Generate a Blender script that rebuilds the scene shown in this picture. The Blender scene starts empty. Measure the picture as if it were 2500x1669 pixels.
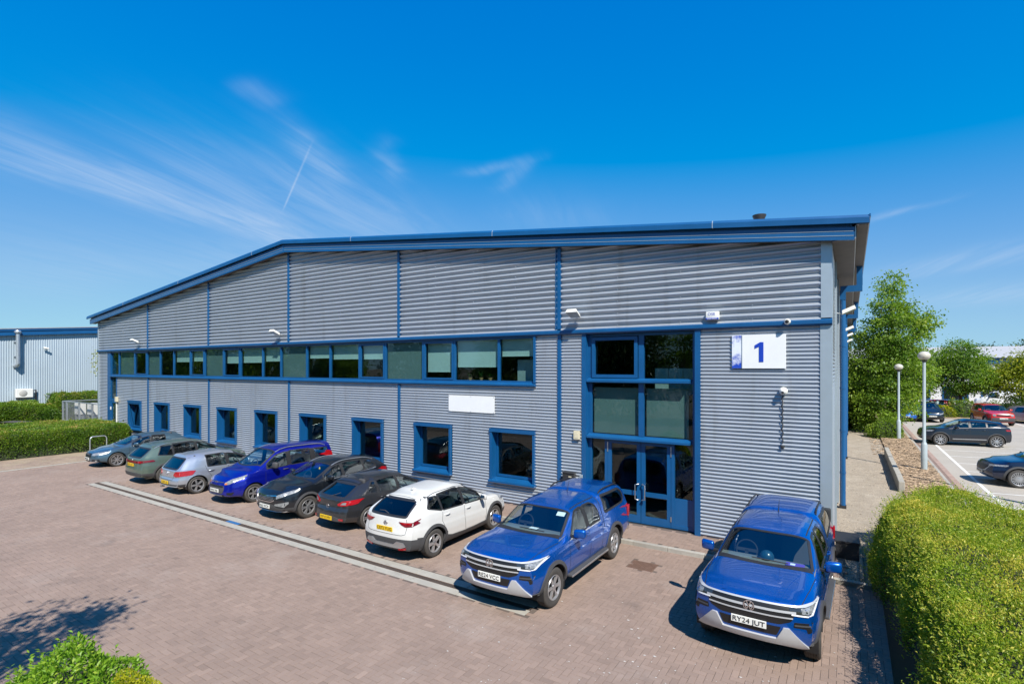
import bpy, bmesh, math, random
import numpy as np
from mathutils import Vector, Matrix
from mathutils.bvhtree import BVHTree
from mathutils.geometry import delaunay_2d_cdt
R = math.radians
random.seed(7)
rng = np.random.default_rng(11)
sc = bpy.context.scene
C = sc.collection

# ------------------------------------------------------------------ camera
cd = bpy.data.cameras.new('camera'); cam = bpy.data.objects.new('camera', cd); C.objects.link(cam)
cam.location = (0.40, -14.96, 4.72); cam.rotation_euler = (R(90), 0, R(32.8))
cd.sensor_width = 36; cd.lens = 18.44; cd.shift_y = 0.0247
cd.clip_start = 0.05; cd.clip_end = 30000
sc.camera = cam

# ------------------------------------------------------------------ sky and sun
SUN = Vector((0.506, -0.438, 0.743)).normalized()
w = bpy.data.worlds.new('World'); sc.world = w; w.use_nodes = True
nt = w.node_tree; nt.nodes.clear()
def N(t, kind, **kw):
    n = t.nodes.new(kind)
    for k, v in kw.items():
        if k.startswith('i_'): n.inputs[k[2:].replace('_', ' ')].default_value = v
        else: setattr(n, k, v)
    return n
def LK(t, a, ao, b, bi): t.links.new(a.outputs[ao], b.inputs[bi])
sky = N(nt, 'ShaderNodeTexSky', sky_type='NISHITA', sun_disc=False)
sky.sun_elevation = math.asin(SUN.z); sky.sun_rotation = math.atan2(SUN.x, SUN.y)
sky.altitude = 0; sky.air_density = 1.0; sky.dust_density = 0.0; sky.ozone_density = 6.0
# grade the sky like the photograph's saturated print: a soft shoulder on blue and green, less red
EXPO = 0.7
spc = N(nt, 'ShaderNodeSeparateColor'); LK(nt, sky, 'Color', spc, 0)
def shoulder(ch, c, k):
    a = N(nt, 'ShaderNodeMath', operation='ADD'); LK(nt, spc, ch, a, 0); a.inputs[1].default_value = k
    d = N(nt, 'ShaderNodeMath', operation='DIVIDE'); LK(nt, spc, ch, d, 0); LK(nt, a, 0, d, 1)
    m = N(nt, 'ShaderNodeMath', operation='MULTIPLY'); LK(nt, d, 0, m, 0); m.inputs[1].default_value = c; return m
sb_ = shoulder('Blue', 9.78, 1.306); sg_ = shoulder('Green', 13.3, 7.7)
sr1 = N(nt, 'ShaderNodeMath', operation='SUBTRACT'); LK(nt, spc, 'Red', sr1, 0); sr1.inputs[1].default_value = 1.15
sr2 = N(nt, 'ShaderNodeMath', operation='MAXIMUM'); LK(nt, sr1, 0, sr2, 0); sr2.inputs[1].default_value = .0
sra = N(nt, 'ShaderNodeMath', operation='ADD'); LK(nt, sr2, 0, sra, 0); sra.inputs[1].default_value = 1.81
srd = N(nt, 'ShaderNodeMath', operation='DIVIDE'); LK(nt, sr2, 0, srd, 0); LK(nt, sra, 0, srd, 1)
sr3 = N(nt, 'ShaderNodeMath', operation='MULTIPLY'); LK(nt, srd, 0, sr3, 0); sr3.inputs[1].default_value = 5.04
hs = N(nt, 'ShaderNodeCombineColor'); LK(nt, sr3, 0, hs, 0); LK(nt, sg_, 0, hs, 1); LK(nt, sb_, 0, hs, 2)
# thin cirrus on a flat layer high above: direction divided by its height
tc = N(nt, 'ShaderNodeTexCoord')
sep = N(nt, 'ShaderNodeSeparateXYZ'); LK(nt, tc, 'Generated', sep, 'Vector')
zz = N(nt, 'ShaderNodeMath', operation='MAXIMUM'); LK(nt, sep, 'Z', zz, 0); zz.inputs[1].default_value = 0.03
za = N(nt, 'ShaderNodeMath', operation='ADD'); LK(nt, zz, 0, za, 0); za.inputs[1].default_value = 0.06
dx = N(nt, 'ShaderNodeMath', operation='DIVIDE'); LK(nt, sep, 'X', dx, 0); LK(nt, za, 0, dx, 1)
dy = N(nt, 'ShaderNodeMath', operation='DIVIDE'); LK(nt, sep, 'Y', dy, 0); LK(nt, za, 0, dy, 1)
cmb = N(nt, 'ShaderNodeCombineXYZ'); LK(nt, dx, 0, cmb, 'X'); LK(nt, dy, 0, cmb, 'Y')
# (centre, direction, half length, half width, strength) of each wisp on that layer
WISPS = [(-2.795, 1.405, -0.2349, 0.972, 1.008, 0.2086, 0.5),
         (-2.783, 0.913, -0.0288, 0.9996, 0.397, 0.1704, 0.35),
         (-2.14, 1.819, -0.2653, 0.9642, 0.712, 0.238, 0.46),
         (-1.8, 1.354, -0.4418, 0.8971, 0.287, 0.066, 0.4),
         (-2.524, 1.479, -0.5329, 0.8462, 0.719, 0.2238, 0.34),
         (-1.623, 1.572, -0.5696, 0.8219, 0.205, 0.0442, 0.33),
         (-1.272, 1.879, 0.9845, 0.1756, 0.186, 0.0498, 0.3),
         (-1.242, 1.998, 0.8791, -0.4767, 0.187, 0.0472, 0.3),
         (-1.597, 0.973, -0.0152, 0.9999, 0.074, 0.0681, 0.22),
         (-3.541, 2.06, 0.9838, 0.1793, 1.227, 0.4276, 0.26),
         (-4.849, 1.381, 0.2133, 0.977, 0.47, 1.1775, 0.2),
         (0.239, 3.28, 0.812, -0.5837, 0.209, 0.0457, 0.35),
         (0.642, 4.641, 0.7937, -0.6083, 0.626, 0.2557, 0.4),
         (1.139, 6.074, 0.8283, -0.5602, 0.722, 0.5032, 0.33),
         (-1.332, 2.539, 0.4826, 0.8758, 0.353, 0.2593, 0.15)]
def mth(op, a, b=None, c=None):
    n = N(nt, 'ShaderNodeMath', operation=op)
    for i, v in enumerate((a, b, c)):
        if v is None: continue
        if isinstance(v, (int, float)): n.inputs[i].default_value = v
        else: nt.links.new(v, n.inputs[i])
    return n.outputs[0]
fib = N(nt, 'ShaderNodeTexNoise', i_Scale=2.2, i_Detail=9, i_Roughness=.62, i_Distortion=1.0)
fa_ = mth('ADD', mth('MULTIPLY', dx.outputs[0], -.30 * .5), mth('MULTIPLY', dy.outputs[0], .954 * .5)); fc_ = mth('ADD', mth('MULTIPLY', dx.outputs[0], -.954 * 3.4), mth('MULTIPLY', dy.outputs[0], -.30 * 3.4))
fm_ = N(nt, 'ShaderNodeCombineXYZ'); nt.links.new(fa_, fm_.inputs[0]); nt.links.new(fc_, fm_.inputs[1]); LK(nt, fm_, 0, fib, 'Vector')
warp = N(nt, 'ShaderNodeTexNoise', i_Scale=1.1, i_Detail=4, i_Roughness=.6); LK(nt, cmb, 0, warp, 'Vector')
wsep = N(nt, 'ShaderNodeSeparateColor'); LK(nt, warp, 'Color', wsep, 0)
X_ = mth('ADD', dx.outputs[0], mth('MULTIPLY', mth('SUBTRACT', wsep.outputs[0], .5), .40)); Y_ = mth('ADD', dy.outputs[0], mth('MULTIPLY', mth('SUBTRACT', wsep.outputs[1], .5), .40))
tot = None
for (c0, c1, a0, a1, la, lb, st) in WISPS:
    ddx = mth('SUBTRACT', X_, c0); ddy = mth('SUBTRACT', Y_, c1)
    u_ = mth('MULTIPLY', mth('ADD', mth('MULTIPLY', ddx, a0), mth('MULTIPLY', ddy, a1)), 1 / la); v_ = mth('MULTIPLY', mth('SUBTRACT', mth('MULTIPLY', ddy, a0), mth('MULTIPLY', ddx, a1)), 1 / lb)
    g_ = mth('MULTIPLY', mth('EXPONENT', mth('MULTIPLY', mth('ADD', mth('MULTIPLY', mth('POWER', mth('ABSOLUTE', u_), 3.0), 1.2), mth('MULTIPLY', v_, v_)), -1.0)), st)
    tot = g_ if tot is None else mth('ADD', tot, g_)
c0, c1, a0, a1, la, lb = (-2.094, 1.4554, -0.89468, 0.4467, 0.3906, 0.0044)                 # the straight vapour trail
tdx = mth('SUBTRACT', dx.outputs[0], c0); tdy = mth('SUBTRACT', dy.outputs[0], c1)
tu = mth('MULTIPLY', mth('ADD', mth('MULTIPLY', tdx, a0), mth('MULTIPLY', tdy, a1)), 1 / la); tv = mth('MULTIPLY', mth('SUBTRACT', mth('MULTIPLY', tdy, a0), mth('MULTIPLY', tdx, a1)), 1 / lb)
trail = mth('MULTIPLY', mth('EXPONENT', mth('MULTIPLY', mth('ADD', mth('POWER', mth('ABSOLUTE', tu), 8.0), mth('MULTIPLY', tv, tv)), -1.0)), mth('MULTIPLY_ADD', tu, .10, .22))
fr_ = N(nt, 'ShaderNodeMapRange'); LK(nt, fib, 'Fac', fr_, 'Value'); fr_.inputs['From Min'].default_value = .34; fr_.inputs['From Max'].default_value = .70; fr_.inputs['To Min'].default_value = .26
mv = N(nt, 'ShaderNodeMath', operation='MULTIPLY'); nt.links.new(tot, mv.inputs[0]); LK(nt, fr_, 0, mv, 1)
mw_ = N(nt, 'ShaderNodeMath', operation='MULTIPLY_ADD', use_clamp=True); LK(nt, mv, 0, mw_, 0); mw_.inputs[1].default_value = .66; nt.links.new(trail, mw_.inputs[2])
mx = N(nt, 'ShaderNodeMix', data_type='RGBA'); LK(nt, mw_, 0, mx, 'Factor'); LK(nt, hs, 0, mx, 6); mx.inputs[7].default_value = (7.0, 8.0, 9.4, 1)
bg = N(nt, 'ShaderNodeBackground', i_Strength=0.0615); LK(nt, mx, 2, bg, 'Color')
wo = N(nt, 'ShaderNodeOutputWorld'); LK(nt, bg, 0, wo, 'Surface')
sl = bpy.data.lights.new('sun', 'SUN'); sl.energy = 4.5; sl.angle = R(0.53); sl.color = (1.0, 0.95, 0.87)
so = bpy.data.objects.new('sun', sl); C.objects.link(so)
so.rotation_euler = (-SUN).to_track_quat('-Z', 'Y').to_euler(); so.location = (20, -20, 30)
sc.view_settings.view_transform = 'Standard'; sc.view_settings.look = 'None'
sc.view_settings.gamma = 1; sc.view_settings.exposure = EXPO; sc.view_settings.use_curve_mapping = False
sc.cycles.use_denoising = True
sc.cycles.max_bounces = 8; sc.cycles.transparent_max_bounces = 14; sc.cycles.glossy_bounces = 4
sc.cycles.transmission_bounces = 6; sc.cycles.diffuse_bounces = 3; sc.cycles.caustics_reflective = False; sc.cycles.caustics_refractive = False

# ------------------------------------------------------------------ helpers
def tagp(o, label=None, cat=None, group=None, kind=None):
    if label: o['label'] = label
    if cat: o['category'] = cat
    if group: o['group'] = group
    if kind: o['kind'] = kind
    return o
def thing(name, label, cat, loc=(0, 0, 0), rz=0, group=None):
    o = bpy.data.objects.new(name, None); C.objects.link(o); o.empty_display_size = 0.3
    o.location = loc; o.rotation_euler = (0, 0, rz)
    return tagp(o, label, cat, group)
def link(name, me, parent=None, loc=None, rz=None, kind=None):
    o = bpy.data.objects.new(name, me); C.objects.link(o); o.parent = parent
    if loc is not None: o.location = loc
    if rz is not None: o.rotation_euler = (0, 0, rz)
    if kind: o['kind'] = kind
    return o
def copytree(o, parent=None):
    c = o.copy(); C.objects.link(c); c.parent = parent
    for k in list(o.children): copytree(k, c)
    return c
def npmesh(name, V, quads, mat, attr=None, smooth=False):
    V = np.asarray(V, np.float32); Q = np.asarray(quads, np.int32); n = Q.shape[1]
    me = bpy.data.meshes.new(name); me.vertices.add(len(V)); me.vertices.foreach_set('co', V.ravel())
    me.loops.add(Q.size); me.loops.foreach_set('vertex_index', Q.ravel())
    me.polygons.add(len(Q)); me.polygons.foreach_set('loop_start', np.arange(0, Q.size, n, dtype=np.int32))
    me.polygons.foreach_set('loop_total', np.full(len(Q), n, np.int32))
    me.polygons.foreach_set('use_smooth', np.full(len(Q), bool(smooth)))
    me.update(calc_edges=True); me.validate()
    for k, a in (attr or {}).items():
        at = me.attributes.new(k, 'FLOAT', 'POINT'); at.data.foreach_set('value', np.asarray(a, np.float32))
    me.materials.append(mat); return me
class MB:
    """collects shapes for one mesh"""
    def __init__(s): s.v = []; s.f = []; s.m = []; s.cm = 0
    def add(s, V, F):
        b = len(s.v); s.v += [tuple(p) for p in V]; s.f += [tuple(b + i for i in f) for f in F]; s.m += [s.cm] * len(F); return s
    def box(s, x0, x1, y0, y1, z0, z1, bev=0):
        if x0 > x1: x0, x1 = x1, x0
        if y0 > y1: y0, y1 = y1, y0
        if z0 > z1: z0, z1 = z1, z0
        if bev:
            b = min(bev, (x1 - x0) * .45, (y1 - y0) * .45, (z1 - z0) * .45)
            bm = bmesh.new(); vs = [bm.verts.new(p) for p in ((x0, y0, z0), (x1, y0, z0), (x1, y1, z0), (x0, y1, z0), (x0, y0, z1), (x1, y0, z1), (x1, y1, z1), (x0, y1, z1))]
            for f in ((0, 3, 2, 1), (4, 5, 6, 7), (0, 1, 5, 4), (1, 2, 6, 5), (2, 3, 7, 6), (3, 0, 4, 7)): bm.faces.new([vs[i] for i in f])
            bmesh.ops.bevel(bm, geom=list(bm.edges), offset=b, segments=2, affect='EDGES', profile=0.5)
            bm.verts.index_update(); s.add([v.co[:] for v in bm.verts], [[v.index for v in f.verts] for f in bm.faces]); bm.free(); return s
        return s.add([(x0, y0, z0), (x1, y0, z0), (x1, y1, z0), (x0, y1, z0), (x0, y0, z1), (x1, y0, z1), (x1, y1, z1), (x0, y1, z1)],
                     [(0, 3, 2, 1), (4, 5, 6, 7), (0, 1, 5, 4), (1, 2, 6, 5), (2, 3, 7, 6), (3, 0, 4, 7)])
    def prism(s, poly, axis, a, b):
        """poly: 2D points; axis: extrusion axis; the 2D coords fill the other two in xyz order"""
        def P(p, t):
            return {'x': (t, p[0], p[1]), 'y': (p[0], t, p[1]), 'z': (p[0], p[1], t)}[axis]
        n = len(poly); V = [P(p, a) for p in poly] + [P(p, b) for p in poly]
        F = [tuple(range(n - 1, -1, -1)), tuple(range(n, 2 * n))] + [(i, (i + 1) % n, n + (i + 1) % n, n + i) for i in range(n)]
        return s.add(V, F)
    def tube(s, path, r, n=8, cap=True, closed=False):
        path = [Vector(p) for p in path]; m = len(path); rs = r if hasattr(r, '__len__') else [r] * m
        V = []; F = []; up = None
        for i, p in enumerate(path):
            if closed: t = path[(i + 1) % m] - path[i - 1]
            else: t = path[min(i + 1, m - 1)] - path[max(i - 1, 0)]
            t.normalize()
            if up is None: up = Vector((0, 0, 1)) if abs(t.z) < .9 else Vector((1, 0, 0))
            u = t.cross(up); u.normalize(); v = u.cross(t); up = v
            for k in range(n):
                a = 2 * math.pi * k / n; V.append(p + (u * math.cos(a) + v * math.sin(a)) * rs[i])
        for i in range(m if closed else m - 1):
            j = (i + 1) % m
            for k in range(n): F.append((i * n + k, i * n + (k + 1) % n, j * n + (k + 1) % n, j * n + k))
        if cap and not closed: F += [tuple(range(n - 1, -1, -1)), tuple((m - 1) * n + k for k in range(n))]
        return s.add(V, F)
    def lathe(s, prof, n=24, axis='z', o=(0, 0, 0), a0=0, a1=2 * math.pi):
        """prof: list of (radius, height along axis)"""
        full = abs(a1 - a0 - 2 * math.pi) < 1e-6; k = n if full else n + 1; V = []; F = []
        for r, h in prof:
            for i in range(k):
                a = a0 + (a1 - a0) * i / n; c, q = r * math.cos(a), r * math.sin(a)
                p = {'z': (c, q, h), 'y': (c, h, q), 'x': (h, c, q)}[axis]; V.append((p[0] + o[0], p[1] + o[1], p[2] + o[2]))
        for j in range(len(prof) - 1):
            for i in range(n):
                i2 = (i + 1) % k; F.append((j * k + i, j * k + i2, (j + 1) * k + i2, (j + 1) * k + i))
        return s.add(V, F)
    def xf(s, M, i0=0):
        s.v[i0:] = [tuple(M @ Vector(p)) for p in s.v[i0:]]; return s
    def mesh(s, name, mats, smooth=False):
        me = bpy.data.meshes.new(name); me.from_pydata(s.v, [], s.f)
        for m in (mats if isinstance(mats, (list, tuple)) else [mats]): me.materials.append(m)
        if any(s.m): me.polygons.foreach_set('material_index', s.m)
        bm = bmesh.new(); bm.from_mesh(me); bmesh.ops.recalc_face_normals(bm, faces=bm.faces); bm.to_mesh(me); bm.free()
        if smooth:
            me.polygons.foreach_set('use_smooth', [True] * len(me.polygons))
            me.set_sharp_from_angle(angle=R(smooth if smooth is not True else 35))
        return me
    def build(s, name, mats, parent=None, smooth=False, kind=None, loc=None, rz=None):
        return link(name, s.mesh(name, mats, smooth), parent, loc, rz, kind)
def text_mesh(txt, size, mat, font_scale_x=1.0, ext=0.002):
    cu = bpy.data.curves.new('t', 'FONT'); cu.body = txt; cu.size = size; cu.extrude = ext; cu.align_x = 'CENTER'; cu.align_y = 'CENTER'; cu.resolution_u = 3
    t = bpy.data.objects.new('t', cu); C.objects.link(t)
    bpy.context.view_layer.update()
    me = bpy.data.meshes.new_from_object(t.evaluated_get(bpy.context.evaluated_depsgraph_get()))
    bpy.data.objects.remove(t); bpy.data.curves.remove(cu)
    me.materials.clear(); me.materials.append(mat)
    if font_scale_x != 1.0: me.transform(Matrix.Diagonal((font_scale_x, 1, 1, 1)))
    return me

# ------------------------------------------------------------------ materials
def hexc(h):
    return tuple(((c / 255) / 12.92 if c / 255 <= .04045 else ((c / 255 + .055) / 1.055) ** 2.4) for c in (int(h[i:i + 2], 16) for i in (0, 2, 4)))
def pm(name, col, rough=.5, metal=0, coat=0, var=.12, vscale=3.0, bump=0, bscale=60, spec=.5, attr=None, rnd=0, dirt=None, coat_rough=.03, fine=0, dirt2=None):
    """principled surface with uneven tone, optional per-piece tone and fine relief"""
    m = bpy.data.materials.new(name); m.use_nodes = True; t = m.node_tree; b = t.nodes['Principled BSDF']
    b.inputs['Roughness'].default_value = rough; b.inputs['Metallic'].default_value = metal
    b.inputs['Coat Weight'].default_value = coat; b.inputs['Coat Roughness'].default_value = coat_rough; b.inputs['Specular IOR Level'].default_value = spec
    tc = N(t, 'ShaderNodeTexCoord'); n = N(t, 'ShaderNodeTexNoise', i_Scale=vscale, i_Detail=6, i_Roughness=.65); LK(t, tc, 'Object', n, 'Vector')
    mr = N(t, 'ShaderNodeMapRange'); LK(t, n, 'Fac', mr, 'Value'); mr.inputs['From Min'].default_value = .25; mr.inputs['From Max'].default_value = .75
    mr.inputs['To Min'].default_value = 1 - var; mr.inputs['To Max'].default_value = 1 + var
    fac = mr; out = 0
    def mul(a, ao, bb, bo):
        q = N(t, 'ShaderNodeMath', operation='MULTIPLY'); LK(t, a, ao, q, 0); LK(t, bb, bo, q, 1); return q
    if attr:
        a = N(t, 'ShaderNodeAttribute', attribute_name=attr); fac = mul(fac, 0, a, 'Fac')
    if rnd:
        oi = N(t, 'ShaderNodeObjectInfo'); r2 = N(t, 'ShaderNodeMapRange'); LK(t, oi, 'Random', r2, 'Value')
        r2.inputs['To Min'].default_value = 1 - rnd; r2.inputs['To Max'].default_value = 1 + rnd; fac = mul(fac, 0, r2, 0)
    if fine:
        n3 = N(t, 'ShaderNodeTexNoise', i_Scale=bscale, i_Detail=3); LK(t, tc, 'Object', n3, 'Vector')
        r3 = N(t, 'ShaderNodeMapRange'); LK(t, n3, 'Fac', r3, 'Value'); r3.inputs['From Min'].default_value = .3; r3.inputs['From Max'].default_value = .7
        r3.inputs['To Min'].default_value = 1 - fine; r3.inputs['To Max'].default_value = 1 + fine; fac = mul(fac, 0, r3, 0)
    vm = N(t, 'ShaderNodeVectorMath', operation='SCALE'); vm.inputs[0].default_value = col[:3]; LK(t, fac, 0, vm, 'Scale')
    src, so_ = vm, 0
    if dirt:
        dcol, lo, hi, ds, amt = dirt
        nd = N(t, 'ShaderNodeTexNoise', i_Scale=ds, i_Detail=8, i_Roughness=.7); LK(t, tc, 'Object', nd, 'Vector')
        rd = N(t, 'ShaderNodeMapRange', interpolation_type='SMOOTHSTEP'); LK(t, nd, 'Fac', rd, 'Value'); rd.inputs['From Min'].default_value = lo; rd.inputs['From Max'].default_value = hi; rd.inputs['To Max'].default_value = amt
        mxd = N(t, 'ShaderNodeMix', data_type='RGBA'); LK(t, rd, 0, mxd, 'Factor'); LK(t, vm, 0, mxd, 6); mxd.inputs[7].default_value = (*dcol, 1); src, so_ = mxd, 2
    if dirt2:                                   # a second stain with its own stretch: run-off streaks, oil, tyre marks
        dcol, lo, hi, sv, amt = dirt2
        mp = N(t, 'ShaderNodeMapping'); LK(t, tc, 'Object', mp, 'Vector'); mp.inputs['Scale'].default_value = sv; mp.inputs['Location'].default_value = (3.3, 7.1, 1.9)
        nd = N(t, 'ShaderNodeTexNoise', i_Scale=1.0, i_Detail=7, i_Roughness=.62); LK(t, mp, 0, nd, 'Vector')
        rd = N(t, 'ShaderNodeMapRange', interpolation_type='SMOOTHSTEP'); LK(t, nd, 'Fac', rd, 'Value'); rd.inputs['From Min'].default_value = lo; rd.inputs['From Max'].default_value = hi; rd.inputs['To Max'].default_value = amt
        m2 = N(t, 'ShaderNodeMix', data_type='RGBA'); LK(t, rd, 0, m2, 'Factor'); LK(t, src, so_, m2, 6); m2.inputs[7].default_value = (*dcol, 1); src, so_ = m2, 2
    LK(t, src, so_, b, 'Base Color')
    rr = N(t, 'ShaderNodeMapRange'); LK(t, n, 'Fac', rr, 'Value'); rr.inputs['To Min'].default_value = max(0, rough - .06); rr.inputs['To Max'].default_value = min(1, rough + .06); LK(t, rr, 0, b, 'Roughness')
    if bump:
        nb = N(t, 'ShaderNodeTexNoise', i_Scale=bscale, i_Detail=4); LK(t, tc, 'Object', nb, 'Vector')
        bp = N(t, 'ShaderNodeBump', i_Strength=bump, i_Distance=.02); LK(t, nb, 'Fac', bp, 'Height'); LK(t, bp, 0, b, 'Normal')
    return m
def glass(name, tint, ior=1.5, extra=0.0):
    m = bpy.data.materials.new(name); m.use_nodes = True; t = m.node_tree; t.nodes.clear()
    fr = N(t, 'ShaderNodeFresnel', i_IOR=ior); ge = N(t, 'ShaderNodeNewGeometry'); im = N(t, 'ShaderNodeMapRange'); LK(t, ge, 'Backfacing', im, 'Value')
    im.inputs['To Min'].default_value = ior; im.inputs['To Max'].default_value = 1 / ior; LK(t, im, 0, fr, 'IOR')      # a thin sheet mirrors the same from both sides
    tr = N(t, 'ShaderNodeBsdfTransparent', i_Color=(*tint, 1)); gl = N(t, 'ShaderNodeBsdfGlossy', i_Roughness=0.0, i_Color=(.95, 1, 1, 1))
    tc = N(t, 'ShaderNodeTexCoord'); nz = N(t, 'ShaderNodeTexNoise', i_Scale=.8, i_Detail=1); LK(t, tc, 'Object', nz, 'Vector')
    bp = N(t, 'ShaderNodeBump', i_Strength=.02, i_Distance=.05); LK(t, nz, 'Fac', bp, 'Height'); LK(t, bp, 0, gl, 'Normal')
    ad = N(t, 'ShaderNodeMath', operation='ADD'); LK(t, fr, 0, ad, 0); ad.inputs[1].default_value = extra
    mx = N(t, 'ShaderNodeMixShader'); LK(t, ad, 0, mx, 0); LK(t, tr, 0, mx, 1); LK(t, gl, 0, mx, 2)
    o = N(t, 'ShaderNodeOutputMaterial'); LK(t, mx, 0, o, 0); return m
def leafmat(name, c1, c2, c3=None, trans=.35, rough=.45):
    m = bpy.data.materials.new(name); m.use_nodes = True; t = m.node_tree; b = t.nodes['Principled BSDF']; o = t.nodes['Material Output']
    a = N(t, 'ShaderNodeAttribute', attribute_name='tone'); cr = N(t, 'ShaderNodeValToRGB'); LK(t, a, 'Fac', cr, 0)
    e = cr.color_ramp.elements; e[0].position = 0; e[0].color = (*c1, 1); e[1].position = .7 if c3 else 1; e[1].color = (*c2, 1)
    if c3: x = e.new(1.0); x.color = (*c3, 1)
    LK(t, cr, 0, b, 'Base Color'); b.inputs['Roughness'].default_value = rough; b.inputs['Specular IOR Level'].default_value = .4
    ts = N(t, 'ShaderNodeBsdfTranslucent'); sc_ = N(t, 'ShaderNodeVectorMath', operation='MULTIPLY'); LK(t, cr, 0, sc_, 0); sc_.inputs[1].default_value = (1.2, 1.35, .6); LK(t, sc_, 0, ts, 'Color')
    mx = N(t, 'ShaderNodeMixShader'); mx.inputs[0].default_value = trans; LK(t, b, 0, mx, 1); LK(t, ts, 0, mx, 2); LK(t, mx, 0, o, 0); return m
M = {}
M['clad'] = pm('silver_cladding', (.42, .455, .495), .34, .45, var=.05, vscale=.6, dirt2=((.22, .22, .21), .54, .72, (1.6, 1.0, .12), .35))
M['clad_low'] = pm('silver_cladding_fine', (.43, .465, .505), .36, .42, var=.06, vscale=.7, dirt2=((.25, .24, .22), .52, .72, (1.9, 1.0, .14), .38))
M['clad_pale'] = pm('pale_cladding', (.44, .52, .58), .45, .25, var=.05, vscale=.5)
M['blue'] = pm('blue_trim_paint', (.004, .080, .225), .40, 0, coat=.2, var=.12, vscale=1.5, coat_rough=.2)
M['grey_trim'] = pm('pale_grey_flashing', (.40, .47, .52), .4, .4, var=.05)
M['soffit'] = pm('soffit_lining', (.13, .118, .11), .7, var=.2, vscale=2)
M['roof'] = pm('roof_sheet', (.5, .52, .54), .45, .5)
M['white'] = pm('white_board', (.78, .79, .80), .45, var=.03)
M['whitep'] = pm('white_plastic', (.74, .74, .70), .4, var=.05)
M['cream'] = pm('cream_plastic', (.62, .56, .40), .45, var=.08)
M['num'] = pm('blue_lettering', (.01, .05, .42), .4, var=.02)
M['dark'] = pm('dark_plastic', (.025, .025, .027), .5, var=.15)
M['black'] = pm('black_rubber', (.012, .012, .013), .7, var=.2)
M['steel'] = pm('brushed_steel', (.55, .56, .57), .3, .9, var=.08)
M['galv'] = pm('galvanised_steel', (.50, .54, .57), .42, .7, var=.15, vscale=12)
M['concrete'] = pm('pale_concrete', (.34, .32, .275), .85, var=.14, vscale=2.5, bump=.25, bscale=90, dirt=((.22, .20, .17), .55, .72, 3, .6), fine=.08)
M['kerb'] = pm('kerb_concrete', (.34, .32, .28), .85, var=.18, vscale=3, bump=.3, bscale=70, rnd=.08, fine=.08)
M['rust'] = pm('rusty_grating', (.15, .09, .062), .8, .2, var=.35, vscale=9)
M['room'] = pm('office_interior', (.10, .10, .10), .9, var=.1)
M['floor_in'] = pm('office_carpet', (.05, .055, .06), .95)
M['blind'] = pm('roller_blind', (.60, .70, .68), .8, var=.03)
M['spandrel'] = pm('grey_green_spandrel', (.19, .255, .25), .6, var=.04)
M['wglass'] = glass('tinted_window_glass', (.74, .84, .83), 1.5, .0)
M['cabinet'] = pm('pale_cabinet', (.38, .46, .46), .6)
M['desk'] = pm('desk_grey', (.25, .27, .28), .6)
# ------------------------------------------------------------------ the setting: ground sheets
def struct(name, o): o['kind'] = 'structure'; return o
def sheet(name, x0, x1, y0, y1, z, mat, nx=1, ny=1):
    X = np.linspace(x0, x1, nx + 1); Y = np.linspace(y0, y1, ny + 1)
    V = np.array([(x, y, z) for y in Y for x in X]); k = nx + 1
    Q = [(j * k + i, j * k + i + 1, (j + 1) * k + i + 1, (j + 1) * k + i) for j in range(ny) for i in range(nx)]
    return link(name, npmesh(name, V, Q, mat))
m_soil = pm('dry_soil', (.16, .13, .09), .95, var=.3, vscale=.8, bump=.4, bscale=20)
m_sand = pm('jointing_sand', (.12, .092, .076), .95, var=.2, vscale=1.5)
struct('ground', sheet('ground', -900, 900, -900, 900, -.06, m_soil))['kind'] = 'structure'
struct('forecourt', sheet('forecourt', -31.85, 1.3, -40, -1.42, -.006, m_sand))

# herringbone block paving: every block has its own edges; the largest in view are single pieces
BX0, BX1, BY0, BY1 = -31.8, 1.25, -17.0, -1.46
# 90-degree herringbone on a square grid of cells
def herring_cells(x0, x1, y0, y1, a):
    nx = int((x1 - x0) / a); ny = int((y1 - y0) / a)
    I, J = np.meshgrid(np.arange(nx), np.arange(ny)); k = (I - J) % 4
    h = (k == 0); v = (k == 3)
    H = np.stack([x0 + (I[h] + 1.0) * a, y0 + (J[h] + .5) * a, np.zeros(h.sum())], 1)
    Vv = np.stack([x0 + (I[v] + .5) * a, y0 + (J[v] + 1.0) * a, np.ones(v.sum())], 1)
    return np.concatenate([H, Vv])
A = .105
B = herring_cells(BX0, BX1, BY0, BY1, A)
# leave out what the drain channel and the cover take up, and what the camera can never see
ok = ~((B[:, 0] > -25.6) & (B[:, 0] < -4.75) & (B[:, 1] > -6.47) & (B[:, 1] < -5.75))
ok &= ~((B[:, 0] > -4.08) & (B[:, 0] < -3.42) & (B[:, 1] > -3.08) & (B[:, 1] < -2.48))
cx_, cy_ = .40, -14.96
dX, dY = B[:, 0] - cx_, B[:, 1] - cy_
th = R(32.8); dep = -math.sin(th) * dX + math.cos(th) * dY; lat = math.cos(th) * dX + math.sin(th) * dY
ok &= (dep > 2.0) & (np.abs(lat) < dep * 1.15 + 4.0)
B = B[ok]; dep = dep[ok]; lat = lat[ok]
def brick_geo(hx, hy, ch=.003, h=.05):
    a = [(-hx, -hy), (hx, -hy), (hx, hy), (-hx, hy)]; b = [(-hx + ch, -hy + ch), (hx - ch, -hy + ch), (hx - ch, hy - ch), (-hx + ch, hy - ch)]
    V = [(x, y, -ch * .8) for x, y in a] + [(x, y, 0) for x, y in b] + [(x, y, -.02) for x, y in a]
    F = [(4, 5, 6, 7)] + [(i, (i + 1) % 4, 4 + (i + 1) % 4, 4 + i) for i in range(4)] + [(8 + i, 8 + (i + 1) % 4, (i + 1) % 4, i) for i in range(4)]
    return np.array(V), np.array(F)
bV, bF = brick_geo(A - .003, A / 2 - .003)
px_size = 1 / dep ** 2
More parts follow.
